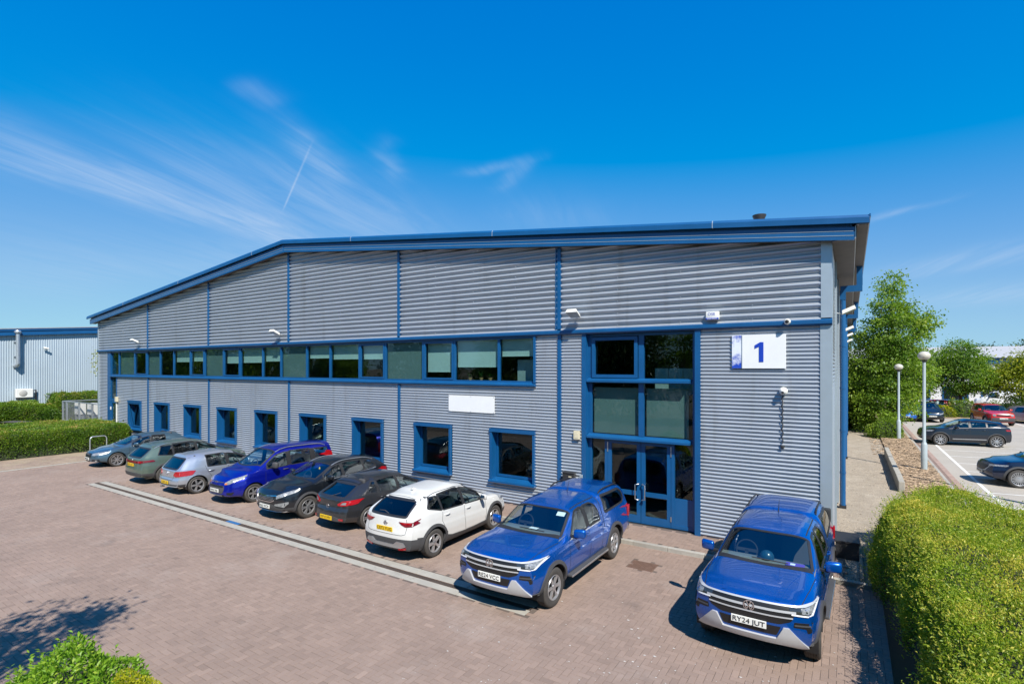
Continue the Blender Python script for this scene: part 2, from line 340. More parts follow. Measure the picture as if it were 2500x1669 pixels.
inframe = (dep > 6.45) & (np.abs(lat) < dep * .972)
hid = (B[:, 0] > -.2) | ((B[:, 0] < -6.9) & (B[:, 1] < -10.9))
order = np.argsort(-(px_size * inframe * ~hid))
near = order[:300]; rest = order[300:]
m_brick = pm('red_brown_paver', (.255, .184, .146), .88, var=.12, vscale=.55, bump=.25, bscale=140, attr='tone', dirt=((.32, .255, .215), .50, .70, .45, .6), fine=.12, dirt2=((.13, .10, .085), .60, .74, (.9, .55, 1), .5))
m_brick1 = pm('red_brown_paver_piece', (.255, .184, .146), .88, var=.10, vscale=6, bump=.25, bscale=140, rnd=.05, fine=.10)
def brick_field(name, cells, mat, parent, tone):
    n = len(cells); vert = cells[:, 2] > .5
    V = np.repeat(bV[None], n, 0).astype(np.float64)
    t = V[vert].copy(); V[vert, :, 0] = -t[:, :, 1]; V[vert, :, 1] = t[:, :, 0]
    V[:, :, 2] += rng.normal(0, .0004, n)[:, None] + V[:, :, 0] * rng.normal(0, .004, n)[:, None] + V[:, :, 1] * rng.normal(0, .004, n)[:, None]
    V[:, :, 0] += cells[:, 0:1] + rng.normal(0, .0012, n)[:, None]; V[:, :, 1] += cells[:, 1:2] + rng.normal(0, .0012, n)[:, None]
    F = bF[None] + (np.arange(n) * len(bV))[:, None, None]
    me = npmesh(name, V.reshape(-1, 3), F.reshape(-1, 4), mat, {'tone': np.repeat(tone, len(bV))})
    return link(name, me, parent)
def tones(n):
    t = rng.normal(1, .045, n); t[rng.random(n) < .02] *= 1.10; t[rng.random(n) < .02] *= .90; return np.clip(t, .65, 1.45)
fore = bpy.data.objects['forecourt']
o = brick_field('paver_field', B[rest], m_brick, fore, tones(len(rest))); o['kind'] = 'stuff'
bm_h = npmesh('paver', bV, bF, m_brick1, {'tone': np.ones(len(bV))})
for k in near:
    q = link('paver', bm_h, fore, (B[k, 0], B[k, 1], rng.normal(0, .0004)))
    q.rotation_euler = (rng.normal(0, .0015), rng.normal(0, .0015), math.pi / 2 * B[k, 2] + rng.normal(0, .006))
# pale chips and litter scattered over the blocks
n = 500
P = np.stack([rng.uniform(-14, 0.8, n), rng.uniform(-11.5, -2, n)], 1)
P[:500, 0] = rng.normal(-1.5, 2.2, 500); P[:500, 1] = rng.normal(-7.5, 1.6, 500)
P = P[(P[:, 1] < -1.6) & (P[:, 0] < 1)]
sz = rng.gamma(2, .0035, len(P)) + .003; an = rng.uniform(0, 6.3, len(P))
V = np.zeros((len(P), 4, 3)); 
for k in range(4):
    V[:, k, 0] = P[:, 0] + np.cos(an + k * 1.57 + rng.normal(0, .2, len(P))) * sz * 1.3; V[:, k, 1] = P[:, 1] + np.sin(an + k * 1.57) * sz * .8; V[:, k, 2] = .005 + rng.random(len(P)) * .004
lo = link('grit', npmesh('grit', V.reshape(-1, 3), np.arange(len(P) * 4).reshape(-1, 4), pm('pale_chips', (.55, .52, .48), .9)))
tagp(lo, 'pale chips and grit scattered over the block paving', 'grit', kind='stuff')

# footway along the front: kerb stones and a raised strip of blocks
foot = struct('footway', sheet('footway', -43.2, .30, -1.40, .06, .094, m_sand))
FB = herring_cells(-43.1, .28, -1.38, -.05, A)
dX, dY = FB[:, 0] - cx_, FB[:, 1] - cy_
o = brick_field('paver_field', FB, m_brick, foot, tones(len(FB)) * 1.0); o['kind'] = 'stuff'; o.location.z = .1
m_kerbm = MB().box(-.455, .455, -.0625, .0625, -.1, .11, bev=.012).mesh('kerb_stone', M['kerb'])
for i in range(48):
    x = .62 - .915 * i
    if x > -43: link('kerb_stone', m_kerbm, foot, (x + .46 - .5, -1.46, random.uniform(-.003, .003)))

# drain channel: two rows of concrete haunching with a slot grating between
chan = thing('drain_channel', 'long slotted drain channel between two pale concrete strips in the paving', 'drain', (-15.1, -6.1, 0))
x = -25.5; i = 0
while x < -4.85:
    L_ = min(random.choice((1.0, 1.5, 2.0)), -4.82 - x)
    for y0, y1 in ((-6.43, -6.215), (-6.055, -5.80)):
        e = .012
        a = MB().box(x + e + 15.1, x + L_ + 15.1, y0 + 6.1, y1 + 6.1, -.05, .004, bev=.006)
        a.build('concrete_strip', M['concrete'], chan)
    x += L_
mg = MB()
for k in range(2):
    mg.box(-10.4, 10.28, -.115 + k * .145, -.10 + k * .145, -.05, .0)
bar = MB().box(-.018, .018, -.10, .03, -.02, -.004).mesh('grating_bars', M['rust'])
gb = MB()
xx = -10.38
while xx < 10.25: gb.box(xx, xx + .02, -.10, .032, -.02, -.006); xx += .042
gb.box(-10.4, 10.28, -.11, .04, -.055, -.045)
gb.build('slot_grating', M['rust'], chan, kind='stuff'); mg.build('slot_frame', M['rust'], chan)
MB().box(-.45 - .16, .2 - .16, -.10, .034, -.004, .0015).build('blue_cover_strip', pm('blue_tape', (.03, .13, .30), .5), chan)
# ductile cover
cov = thing('drain_cover', 'rusty square iron drain cover set in the paving near the entrance', 'drain cover', (-3.75, -2.78, 0), R(0))
MB().box(-.31, .31, -.29, .29, -.03, -.001, bev=.004).build('cover_frame', M['rust'], cov)
g = MB()
for i in range(12):
    for j in range(11):
        if (i + j) % 2: g.box(-.28 + i * .047, -.28 + i * .047 + .036, -.26 + j * .047, -.26 + j * .047 + .016, -.002, .004)
        else: g.box(-.28 + i * .047 + .01, -.28 + i * .047 + .026, -.26 + j * .047 - .01, -.26 + j * .047 + .026, -.002, .004)
g.build('cover_tread', pm('worn_iron', (.17, .10, .075), .7, .3, var=.3, vscale=8), cov, kind='stuff')

# brick path beside the left hedge, with its flush kerb
m_path = pm('worn_brick_path', (.27, .20, .15), .9, var=.25, vscale=1.2, bump=.2, bscale=60, attr='tone', dirt=((.33, .27, .18), .45, .65, .9, .6))
lp = struct('left_path', sheet('left_path', -36.5, -31.93, -40, 0, -.004, m_sand))
LB = herring_cells(-36.2, -31.95, -11, -.2, A); o = brick_field('paver_field', LB, m_path, lp, tones(len(LB))); o['kind'] = 'stuff'
for i in range(15):
    link('kerb_stone', m_kerbm, lp, (-31.87, -1.9 - .92 * i, -.085), math.pi / 2)
sheet('left_ground', -900, -36.5, -60, 60, -.02, pm('left_mulch', (.14, .12, .08), .95, var=.3))['kind'] = 'structure'

# right-hand side: gravel strip beside the building, planting bed, car park
m_grav = pm('pale_gravel', (.31, .26, .20), .95, var=.22, vscale=2, bump=.8, bscale=45, fine=.22, dirt=((.42, .37, .30), .5, .7, .7, .6))
struct('gravel_path', sheet('gravel_path', .0, 2.1, -1.40, 60, .06, m_grav, 4, 60))
for i in range(3): link('kerb_stone', m_kerbm, bpy.data.objects['gravel_path'], (.55 + .92 * i, -1.46, 0))
# loose stones on the gravel
n = 9000
gx = rng.uniform(.08, 1.9, n); gy = -1.35 + 22 * rng.random(n) ** 1.6; gs = rng.gamma(3, .0035, n) + .005
OV = np.array([(1, 0, 0), (0, 1, 0), (-1, 0, 0), (0, -1, 0), (0, 0, .8)])
ca, sa = np.cos(gx * 977), np.sin(gx * 977)
V = np.zeros((n, 5, 3)); sx = rng.uniform(.6, 1.3, n)
for k in range(5):
    V[:, k, 0] = gx + (OV[k, 0] * ca * sx - OV[k, 1] * sa) * gs; V[:, k, 1] = gy + (OV[k, 0] * sa * sx + OV[k, 1] * ca) * gs; V[:, k, 2] = .058 + OV[k, 2] * gs
F = np.array([(0, 1, 4), (1, 2, 4), (2, 3, 4), (3, 0, 4)])
F = (F[None] + (np.arange(n) * 5)[:, None, None]).reshape(-1, 3)
go = link('gravel', npmesh('gravel', V.reshape(-1, 3), F, pm('gravel_stone', (.34, .29, .23), .9, attr='tone', var=.05), {'tone': np.repeat(rng.uniform(.55, 1.25, n), 5)}))
tagp(go, 'loose pale gravel stones on the path beside the building', 'gravel', kind='stuff')
m_lot = pm('worn_car_park', (.37, .335, .285), .92, var=.10, vscale=.5, bump=.25, bscale=120, dirt=((.27, .245, .215), .5, .72, .35, .6), fine=.08)
struct('car_park', sheet('car_park', 3.7, 120, -1, 58, .0, m_lot))
lot = bpy.data.objects['car_park']
m_mulch = pm('bark_mulch', (.38, .27, .17), .95, var=.35, vscale=4, bump=.9, bscale=30, dirt=((.42, .33, .20), .5, .68, 1.5, .7), fine=.25)
struct('planting_bed', sheet('planting_bed', 2.08, 3.62, -12, 60, .14, m_mulch, 3, 60))
# bark chips and dry leaves on the bed
n = 9000
gx = rng.uniform(1.45, 3.6, n); gy = 4 + 26 * rng.random(n) ** 1.3
kk = (gx > 2.1) | (rng.random(n) < .35) & (gy > 19); gx, gy = gx[kk], gy[kk]; n = len(gx)
an = rng.uniform(0, 6.3, n); ll = rng.uniform(.03, .09, n); ww = ll * rng.uniform(.25, .6, n)
V = np.zeros((n, 4, 3)); base = np.where(gx > 2.08, .142, .062)
for k, (a, b) in enumerate(((-1, -1), (1, -1), (1, 1), (-1, 1))):
    V[:, k, 0] = gx + a * ll * np.cos(an) - b * ww * np.sin(an); V[:, k, 1] = gy + a * ll * np.sin(an) + b * ww * np.cos(an); V[:, k, 2] = base + rng.random(n) * .03
bo = link('bark_chips', npmesh('bark_chips', V.reshape(-1, 3), np.arange(n * 4).reshape(-1, 4), pm('bark_chip', (.42, .30, .19), .9, attr='tone'), {'tone': np.repeat(rng.uniform(.45, 1.35, n), 4)}))
tagp(bo, 'brown bark chips and dry leaves lying on the planting bed', 'bark', kind='stuff')
# retaining edge of the bed
wl = thing('retaining_wall', 'low stone block retaining wall between gravel path and planting bed', 'wall', (2.02, 13, .05))
for i in range(16):
    y = -3.6 + i * .62
    if -6 + i * .62 > 7: break
    MB().box(-.09, .10, y, y + .6, -.05, .42 + random.uniform(-.02, .02), bev=.02).build('block', M['concrete'], wl)
# edge of the car park: kerb, brick channel, white line, bay marks
kb = MB().box(-.45, .45, -.065, .065, -.1, .10, bev=.02).mesh('kerb_stone', M['kerb'])
for i in range(54): link('kerb_stone', kb, lot, (3.68, 4.2 + i * .92, .05), math.pi / 2)
m_drain = pm('channel_brick', (.20, .14, .115), .9, var=.3, vscale=5, attr='tone')
Cx = np.array([(3.85 + .21 * c, 4 + .105 * r, 0) for r in range(340) for c in range(1)]); o = brick_field('channel_paver', Cx, m_drain, lot, tones(len(Cx))); o['kind'] = 'stuff'; o.location.z = .012
Cx = np.array([(4.06 + .21 * c, 4 + .105 * r, 0) for r in range(340) for c in range(1)]); o = brick_field('channel_paver', Cx, m_drain, lot, tones(len(Cx)) * 1.6); o['kind'] = 'stuff'; o.location.z = .012
m_line = pm('white_road_paint', (.72, .71, .66), .8, var=.15, vscale=2, dirt=((.35, .32, .28), .55, .68, 5, .8))
def line(x0, y0, x1, y1, wd):
    d = Vector((x1 - x0, y1 - y0, 0)); L_ = d.length; d.normalize(); p = Vector((-d.y, d.x, 0)) * wd / 2; n = max(1, int(L_ / 1.0)); m = MB()
    for i in range(n):
        a = Vector((x0, y0, .005)) + d * (L_ * i / n); b = Vector((x0, y0, .005)) + d * (L_ * (i + 1) / n)
        m.add([a - p, b - p, b + p, a + p], [(0, 1, 2, 3)])
    return m
line(4.80, 5.0, 4.80, 30, .12).build('white_line', m_line, lot)
for k in range(8): line(4.88, 8.9 + 2.45 * k, 9.8, 8.9 + 2.45 * k + .6, .09).build('bay_line', m_line, lot)
for k in range(6): line(7.2 + 2.5 * k, 41.5, 7.0 + 2.5 * k, 46.6, .1).build('bay_line', m_line, lot)
line(12.5, 32, 22, 36, .12).build('bay_line', m_line, lot)
struct('verge', sheet('verge', 3.7, 120, 47.5, 160, .03, pm('verge_soil', (.34, .25, .15), .95, var=.3, vscale=1)))
# ------------------------------------------------------------------ the main building (front at y = 0, front right corner at the origin)
bld = thing('warehouse_building', 'large silver corrugated warehouse with shallow gable, blue trim and the number 1', 'building', (0, 0, 0))
PIL = [0, -7.40, -14.48, -21.57, -28.65, -35.70, -43.04]
RX, RZ, EZ = -21.57, 10.02, 7.75           # ridge x, underside of verge at ridge and at the corners
def ztop(x): return EZ + (RZ - EZ) * (1 - abs(x - RX) / 21.5)
def corr(mb, x0, x1, z0, z1, pitch, amp, y0=0.0, seg=8, pw=.8, phase=0.0, vertical=False):
    n = max(2, int(round((z1 - z0) / pitch * seg))); Z = [z0 + (z1 - z0) * i / n for i in range(n + 1)]; V = []
    for z in Z:
        y = y0 - amp * (.5 - .5 * math.cos(2 * math.pi * (z - phase) / pitch)) ** pw
        V += [(x0, y, z), (x1, y, z)]
    mb.add(V, [(2 * i, 2 * i + 1, 2 * i + 3, 2 * i + 2) for i in range(n)]); return mb
# upper cladding, bay by bay, cut to the roof slope
for b in range(6):
    x1, x0 = PIL[b] - (.20 if b == 0 else .05), PIL[b + 1] + (.10 if b == 5 else .05)
    mb = MB(); corr(mb, x0, x1, 5.90, max(ztop(x0), ztop(x1)) + .25, .176, .078, 0.0, 12, .75)
    bm = bmesh.new(); vs = [bm.verts.new(v) for v in mb.v]
    for f in mb.f: bm.faces.new([vs[i] for i in f])
    za, zb = ztop(x0) + .12, ztop(x1) + .12
    nrm = Vector((-(zb - za), 0, x1 - x0)).normalized()
    bmesh.ops.bisect_plane(bm, geom=bm.verts[:] + bm.edges[:] + bm.faces[:], plane_co=(x0, 0, za), plane_no=nrm, clear_outer=True)
    me = bpy.data.meshes.new('upper_cladding_sheet'); bm.to_mesh(me); bm.free(); me.materials.append(M['clad'])
    me.polygons.foreach_set('use_smooth', [True] * len(me.polygons)); link('upper_cladding_sheet', me, bld)
# lower cladding with the window openings left out
WX = [(-38.39, -36.62), (-34.78, -33.06), (-31.28, -29.48), (-27.79, -25.96), (-24.29, -22.49), (-20.76, -18.91), (-17.21, -15.35), (-13.69, -11.81), (-10.14, -8.26)]
WZ0, WZ1 = .84, 2.60
def lowsheet(x0, x1, z0, z1, holes):
    mb = MB(); xs = x0
    for a, b in sorted(holes):
        if b < x0 or a > x1: continue
        corr(mb, xs, a, z0, z1, .10, .042, 0, 8, .9); corr(mb, a, b, z0, WZ0, .10, .042, 0, 8, .9); corr(mb, a, b, WZ1, z1, .10, .042, 0, 8, .9); xs = b
    corr(mb, xs, x1, z0, z1, .10, .042, 0, 8, .9)
    return mb.build('lower_cladding_sheet', M['clad_low'], bld, smooth=60)
for b in range(1, 6):
    x1 = PIL[b] - .05; x0 = PIL[b + 1] + .05
    if b == 5: x0 = -40.15
    if b == 1:
        lowsheet(-8.30, -7.45, .10, 5.74, []); x1 = -8.302
    lowsheet(x0, x1, .10, 4.12, WX)
lowsheet(-42.94, -41.62, .10, 5.74, [])
lowsheet(-7.35, -6.56, .10, 5.74, []); lowsheet(-3.06, -.22, .10, 5.74, [])
# fixings in vertical rows on the sheets
sm = MB()
for b in range(6):
    for k in range(1, 4):
        x = PIL[b] + (PIL[b + 1] - PIL[b]) * k / 4 + .11
        z = 5.99
        while z < ztop(x) - .05: sm.lathe([(.014, -.07), (.012, -.083), (0, -.085)], 5, 'y', (x, 0, z)); z += .176 * 2
        z = .15
        while z < 4.1:
            if not any(a - .1 < x < c + .1 and WZ0 - .15 < z < WZ1 + .1 for a, c in WX) and not (-6.6 < x < -3.0): sm.lathe([(.011, -.036), (.009, -.048), (0, -.05)], 5, 'y', (x, 0, z))
            z += .1 * 3
sm.build('sheet_fixings', M['galv'], bld, kind='stuff')
# plinth, band flashing, cover strips
MB().box(-43.0, -6.58, -.012, .05, .09, .17).build('base_trim', M['blue'], bld)
MB().box(-3.04, 0.0, -.012, .05, .09, .17).build('base_trim', M['blue'], bld)
bf = MB(); bf.prism([(-.135, 5.79), (-.135, 5.87), (0.0, 5.93), (.06, 5.93), (.06, 5.75), (-.10, 5.75)], 'x', -43.08, .04); bf.build('band_flashing', M['blue'], bld)
for i, x in enumerate(PIL[1:6]):
    hw = .055 if i else .06
    m = MB(); m.box(x - hw, x + hw, -.10, -.02, 5.93, ztop(x) + .05)
    if i == 0: m.box(x - hw - .07, x - hw - .035, -.09, -.02, 5.93, ztop(x) + .05)
    m.build('cover_strip', M['blue'], bld)
    MB().box(x - hw, x + hw, -.075, -.01, .10, 4.12 if i else 5.75).build('cover_strip', M['blue'], bld)
MB().prism([(-.13, 4.15), (-.13, 4.10), (-.05, 4.07), (.1, 4.07), (.1, 4.20), (.0, 4.20)], 'x', -41.1, -8.28).build('sill_flashing', M['blue'], bld)
MB().box(-8.36, -8.28, -.085, .10, 4.20, 5.75).build('end_jamb', M['blue'], bld)
# corner flashings
MB().box(-.20, .03, -.072, -.01, 5.93, 7.86).build('corner_flashing', M['grey_trim'], bld)
MB().box(-.215, .035, -.05, -.005, .02, 5.75).build('corner_flashing', M['grey_trim'], bld)
MB().box(-.004, .04, -.008, .38, .02, 7.9).build('corner_flashing', M['grey_trim'], bld)
MB().box(-43.10, -42.94, -.072, .3, .0, 7.85).build('corner_flashing', M['grey_trim'], bld)
# right flank: horizontal sheets, far left flank plain
mb = MB(); corr(mb, .38, 50, .08, 7.9, .10, .034, 0, 5, .9); mb.v = [(-v[1] + .005, v[0], v[2]) for v in mb.v]; mb.build('flank_cladding', M['clad_low'], bld, smooth=60)
for y in (2.6, 6.2, 12, 18, 24, 30): MB().box(.035, .085, y - .05, y + .05, .1, 7.8).build('cover_strip', M['grey_trim'], bld)
mb = MB(); corr(mb, .3, 50, .08, 7.9, .10, .034, 0, 4, .9); mb.v = [(v[1] - 43.05, v[0], v[2]) for v in mb.v]; mb.build('flank_cladding', M['clad_low'], bld, smooth=60)
mb = MB().box(-43, 0, 49.9, 50, 0, 7.8); mb.build('rear_wall', M['clad_low'], bld)
# verge: capping, recess, ribbed fascia boards, soffit; both slopes
sl_ = (RZ - EZ) / 21.5; ang = math.atan(sl_)
def slope_prism(poly, side, l0, l1):
    """poly in (y, height above the underside line); runs from the ridge outwards by l0..l1"""
    mb = MB(); sg = 1 if side == 'r' else -1
    V = []
    for l in (l0, l1):
        for y, h in poly: V.append((RX + sg * l, y, RZ - sl_ * l + h))
    n = len(poly); mb.add(V, [tuple(range(n)), tuple(range(2 * n - 1, n - 1, -1))] + [(i, (i + 1) % n, n + (i + 1) % n, n + i) for i in range(n)]); return mb
for s in 'lr':
    EX = 22.35; BX_ = 22.06
    slope_prism([(-.44, .37), (-.44, .50), (-.40, .565), (.2, .565), (.2, .53), (-.38, .40), (-.38, .37)], s, 0, EX).build('verge_capping', M['blue'], bld)
    slope_prism([(-.29, .30), (-.29, .40), (.1, .40), (.1, .30)], s, 0, BX_ - .05).build('verge_recess', M['blue'], bld)
    for k in range(3):
        slope_prism([(-.345, .0 + k * .105), (-.345, .093 + k * .105), (-.325, .105 + k * .105), (-.27, .105 + k * .105), (-.27, .0 + k * .105)], s, 0.06, BX_).build('fascia_board', M['blue'], bld)
    for k in (1, 2): slope_prism([(-.352, .096 + k * .105 - .105), (-.352, .108 + k * .105 - .105), (-.33, .108 + k * .105 - .105), (-.33, .096 + k * .105 - .105)], s, .06, BX_ - .02).build('fascia_highlight', M['grey_trim'], bld)  # pale strips: highlight lines between the boards, painted in as colour
    MB().box(RX - .05, RX + .05, -.352, -.30, RZ - .02, RZ + .32).build('ridge_cover', M['blue'], bld) if s == 'r' else None
    slope_prism([(-.30, .02), (-.30, .05), (.0, .05), (.0, .02)], s, 0, BX_).build('soffit', M['soffit'], bld)
    slope_prism([(.0, .45), (.0, .56), (50, .56), (50, .45)], s, 0, EX - .1).build('roof_slope', M['roof'], bld)
for y in (-16.6, -9.6, -2.4, 4.7, 11.8, 18.9):
    slope_prism([(-.446, .37), (-.446, .51), (-.40, .57), (-.36, .57), (-.36, .37)], 'r' if y > 0 else 'l', abs(y), abs(y) + .02).build('capping_joint', M['grey_trim'], bld)
# right eaves: boxed soffit, gutter, brackets
EV = ztop(.0)
MB().box(.04, .50, -.29, 50, EV - .02, EV + .02).build('eaves_soffit', M['soffit'], bld)
MB().box(.50, .52, -.28, 50, EV + .0, EV + .30).build('eaves_fascia', M['galv'], bld)
MB().prism([(.52, EV + .30), (.54, EV + .27), (.76, EV + .27), (.80, EV + .46), (.78, EV + .46), (.74, EV + .30)], 'y', -.42, 50).build('eaves_gutter', M['soffit'], bld)
MB().box(.77, .80, -.43, 50, EV + .44, EV + .50).build('gutter_edge', M['blue'], bld)
for i, y in enumerate((5.6, 16.8, 28, 39)):
    d = MB(); d.tube([(.20, y, .1), (.20, y, 7.05)], .085, 10); d.box(.115, .285, y - .085, y + .085, 6.95, 7.25); d.box(.13, .74, y - .08, y + .08, 7.20, 7.40); d.box(.58, .745, y - .08, y + .08, 7.40, EV + .28)
    dp = d.build('downpipe', M['blue'], bld, smooth=40)
    MB().box(.10, .30, y - .1, y + .1, .05, .16).build('pipe_shoe', M['dark'], dp)
    for z in (1.2, 2.6, 4.0, 5.4): MB().tube([(.20, y, z), (.20, y, z + .07)], .095, 10).build('pipe_clip', M['blue'], dp, smooth=40)
# roof flue
fl = MB(); fl.lathe([(.13, 0), (.13, .55), (.16, .55), (.16, .60), (.12, .62), (.19, .78), (.19, .80), (0, .80)], 16, 'z', (-1.85, 2.0, 8.40)); fl.build('roof_flue', M['dark'], bld, smooth=40)

# ---- upper ribbon of windows
edges = [-41.14, -39.95, -37.7, -35.98, -34.29, -32.64, -30.75, -29.2, -27.32, -25.72, -23.77, -22.29, -20.34, -18.71, -16.84, -15.3, -13.28, -11.75, -9.79, -8.36]
kinds = [0, 'S', 0, 'S', 0, .45, .42, 'S', .52, .5, .46, 'S', .38, .42, .42, 'S', .82, .66, .40]
Z0, Z1 = 4.20, 5.74
YF = .03
def pane_obj(parent, x0, x1, z0, z1, y, mat=None):
    return MB().box(x0, x1, y, y + .012, z0, z1).build('pane', mat or M['wglass'], parent)
for i, k in enumerate(kinds):
    x0, x1 = edges[i], edges[i + 1]; opening = i in (2, 6, 8, 14, 16)
    fw = .045
    f = MB(); f.box(x0 + .001, x0 + fw, YF - .03, YF + .07, Z0, Z1); f.box(x1 - fw, x1 - .001, YF - .03, YF + .07, Z0, Z1)
    f.box(x0 + fw, x1 - fw, YF - .03, YF + .07, Z0, Z0 + .06); f.box(x0 + fw, x1 - fw, YF - .03, YF + .07, Z1 - .06, Z1 + .02)
    wn = f.build('window', M['blue'], bld)
    a, b, c, d = x0 + fw, x1 - fw, Z0 + .06, Z1 - .06
    if opening:
        g = MB(); g.box(a + .012, a + .07, YF - .045, YF + .03, c + .012, d - .012); g.box(b - .07, b - .012, YF - .045, YF + .03, c + .012, d - .012); g.box(a + .07, b - .07, YF - .045, YF + .03, c + .012, c + .07); g.box(a + .07, b - .07, YF - .045, YF + .03, d - .07, d - .012)
        g.build('casement', M['blue'], wn); a += .07; b -= .07; c += .07; d -= .07
    pane_obj(wn, a - .005, b + .005, c - .005, d + .005, YF + .02)
    if k == 'S': MB().box(a - .02, b + .02, YF + .10, YF + .12, c - .03, d + .03).build('back_panel', M['spandrel'], wn)
    elif k:
        bl = MB().box(a, b, YF + .14, YF + .145, d - (d - c) * k, d + .04); bl.box(a, b, YF + .13, YF + .155, d - (d - c) * k - .02, d - (d - c) * k); bl.build('roller_blind', M['blind'], wn)
# small things on the ribbon sill
m_leafy = leafmat('house_plant_leaf', (.03, .09, .02), (.08, .2, .03))
def pot_plant(x, label, h, spread, n):
    t = thing('potted_plant', label, 'plant', (x, .30, 4.235), 0)
    MB().lathe([(.05, 0), (.075, .11), (.068, .115), (.06, .09), (0, .09)], 12).build('pot', pm('clay_pot', (.42, .25, .12), .7), t, smooth=40)
    V = []; F = []
    for i in range(n):
        a = random.uniform(0, 6.28); l = random.uniform(.6, 1) * h; s_ = spread * random.uniform(.5, 1); d = Vector((math.cos(a), math.sin(a), 0)); q = Vector((-d.y, d.x, 0)) * .014; b0 = len(V)
        pts = [Vector((0, 0, .1)), d * s_ * .45 + Vector((0, 0, .1 + l * .8)), d * s_ + Vector((0, 0, .1 + l * .75))]
        V += [pts[0] - q * .5, pts[0] + q * .5, pts[1] + q, pts[1] - q, pts[2]]; F += [(b0, b0 + 1, b0 + 2, b0 + 3), (b0 + 3, b0 + 2, b0 + 4)]
    me = MB().add(V, F).mesh('leaves', m_leafy); at = me.attributes.new('tone', 'FLOAT', 'POINT'); at.data.foreach_set('value', np.repeat(rng.random(n), 5).astype(np.float32)); link('leaves', me, t)
pot_plant(-11.25, 'spiky potted plant behind the upper window, furthest from the entrance', .22, .22, 22)
pot_plant(-10.75, 'arching potted plant in the middle of three behind the upper window', .30, .26, 26)
pot_plant(-10.35, 'bushy potted plant behind the upper window, nearest the entrance', .18, .14, 44)
t = thing('desk_screen', 'pale grey desk screen standing behind the last upper window', 'screen', (-8.8, .45, 4.2)); MB().box(-.50, .40, 0, .04, -.55, .78).build('panel', M['cabinet'], t); MB().box(-.3, .3, -.1, .14, -.58, -.55).build('foot', M['desk'], t)
# left slot: pane under the ribbon, then a door
sl2 = MB(); sl2.box(-41.62, -41.14, -.03, .30, .10, 5.74); sl2.box(-40.24, -40.15, -.05, .10, .10, 4.2); sl2.box(-41.14, -40.24, .0, .10, 4.05, 4.2); sl2.box(-41.14, -40.24, .0, .10, 2.50, 2.64); sl2.build('slot_frame', M['blue'], bld)
pane_obj(bld, -41.14, -40.24, 2.64, 4.05, .05); MB().box(-41.14, -40.24, .12, .14, 2.6, 4.1).build('back_panel', M['spandrel'], bld)
dd = MB(); dd.box(-41.13, -41.02, .0, .09, .12, 2.49); dd.box(-40.36, -40.25, .0, .09, .12, 2.49); dd.box(-41.02, -40.36, .0, .09, .12, .35); dd.box(-41.02, -40.36, .0, .09, 2.36, 2.49); ddo = dd.build('door', M['blue'], bld)
pane_obj(ddo, -41.02, -40.36, .35, 2.36, .04); MB().box(-41.16, -41.10, -.05, .0, 1.9, 2.1).build('hinge', M['whitep'], ddo); MB().box(-41.16, -41.10, -.05, .0, .5, .7).build('hinge', M['whitep'], ddo)

# ---- lower windows: projecting blue surrounds, deep reveals
ww_ = 1.80
def make_window(xc, z0, z1, wd, tilt=False):
    h = wd / 2
    f = MB(); y = .19                                  # glazed frame sits back in the reveal
    f.box(-h + .09, -h + .16, y, y + .07, z0 + .09, z1 - .09); f.box(h - .16, h - .09, y, y + .07, z0 + .09, z1 - .09)
    f.box(-h + .16, h - .16, y, y + .07, z0 + .09, z0 + .17); f.box(-h + .16, h - .16, y, y + .07, z1 - .16, z1 - .09)
    win = f.build('window', M['blue'], bld, loc=(xc, 0, 0))
    sr = MB()
    sr.box(-h, -h + .085, -.10, .30, z0, z1); sr.box(h - .085, h, -.10, .30, z0, z1); sr.box(-h + .085, h - .085, -.10, .30, z1 - .085, z1); sr.box(-h - .02, h + .02, -.115, -.06, z1 - .10, z1 + .015)
    sr.build('surround', M['blue'], win)
    si = MB().prism([(-.17, z0 - .06), (-.17, z0 + .0), (.26, z0 + .085), (.26, z0 - .06)], 'x', -h - .03, h + .03); si.build('sill', M['blue'], win)
    if tilt:
        a = MB(); 
        for bx in ((-h + .11, -h + .18, 0, .06, 0, z1 - z0 - .2), (h - .18, h - .11, 0, .06, 0, z1 - z0 - .2), (-h + .18, h - .18, 0, .06, 0, .07), (-h + .18, h - .18, 0, .06, z1 - z0 - .27, z1 - z0 - .2)): a.box(*bx)
        a.xf(Matrix.Translation((0, .16, z0 + .1)) @ Matrix.Rotation(R(9), 4, 'X') @ Matrix.Translation((0, -.03, 0)))
        # top-hung vent pushed open at the foot
        a.xf(Matrix.Translation((0, -.02, 0))); a.build('open_vent', M['blue'], win)
    pane_obj(win, -h + .155, h - .155, z0 + .165, z1 - .155, y + .03)
    return win
first = make_window((WX[0][0] + WX[0][1]) / 2, WZ0, WZ1, ww_, True)
proto = make_window((WX[1][0] + WX[1][1]) / 2, WZ0, WZ1, ww_)
for a, b in WX[2:]:
    c = copytree(proto, bld); c.location.x = (a + b) / 2

# ---- rooms behind the glass
rm = MB(); rm.box(-43, 0, 6.0, 6.05, .1, 5.9); rm.box(-43, -42.95, .35, 6, .1, 5.9); rm.box(-.06, -.05, .35, 6, .1, 5.9); rm.box(-43, 0, .3, 6, 5.78, 5.86)
rm.box(-43, -41.1, .33, .36, .1, 5.9)
for x in (-7.6, -14.4, -21.5, -28.6, -35.7): rm.box(x - .06, x + .06, .55, 6, .1, 5.8)
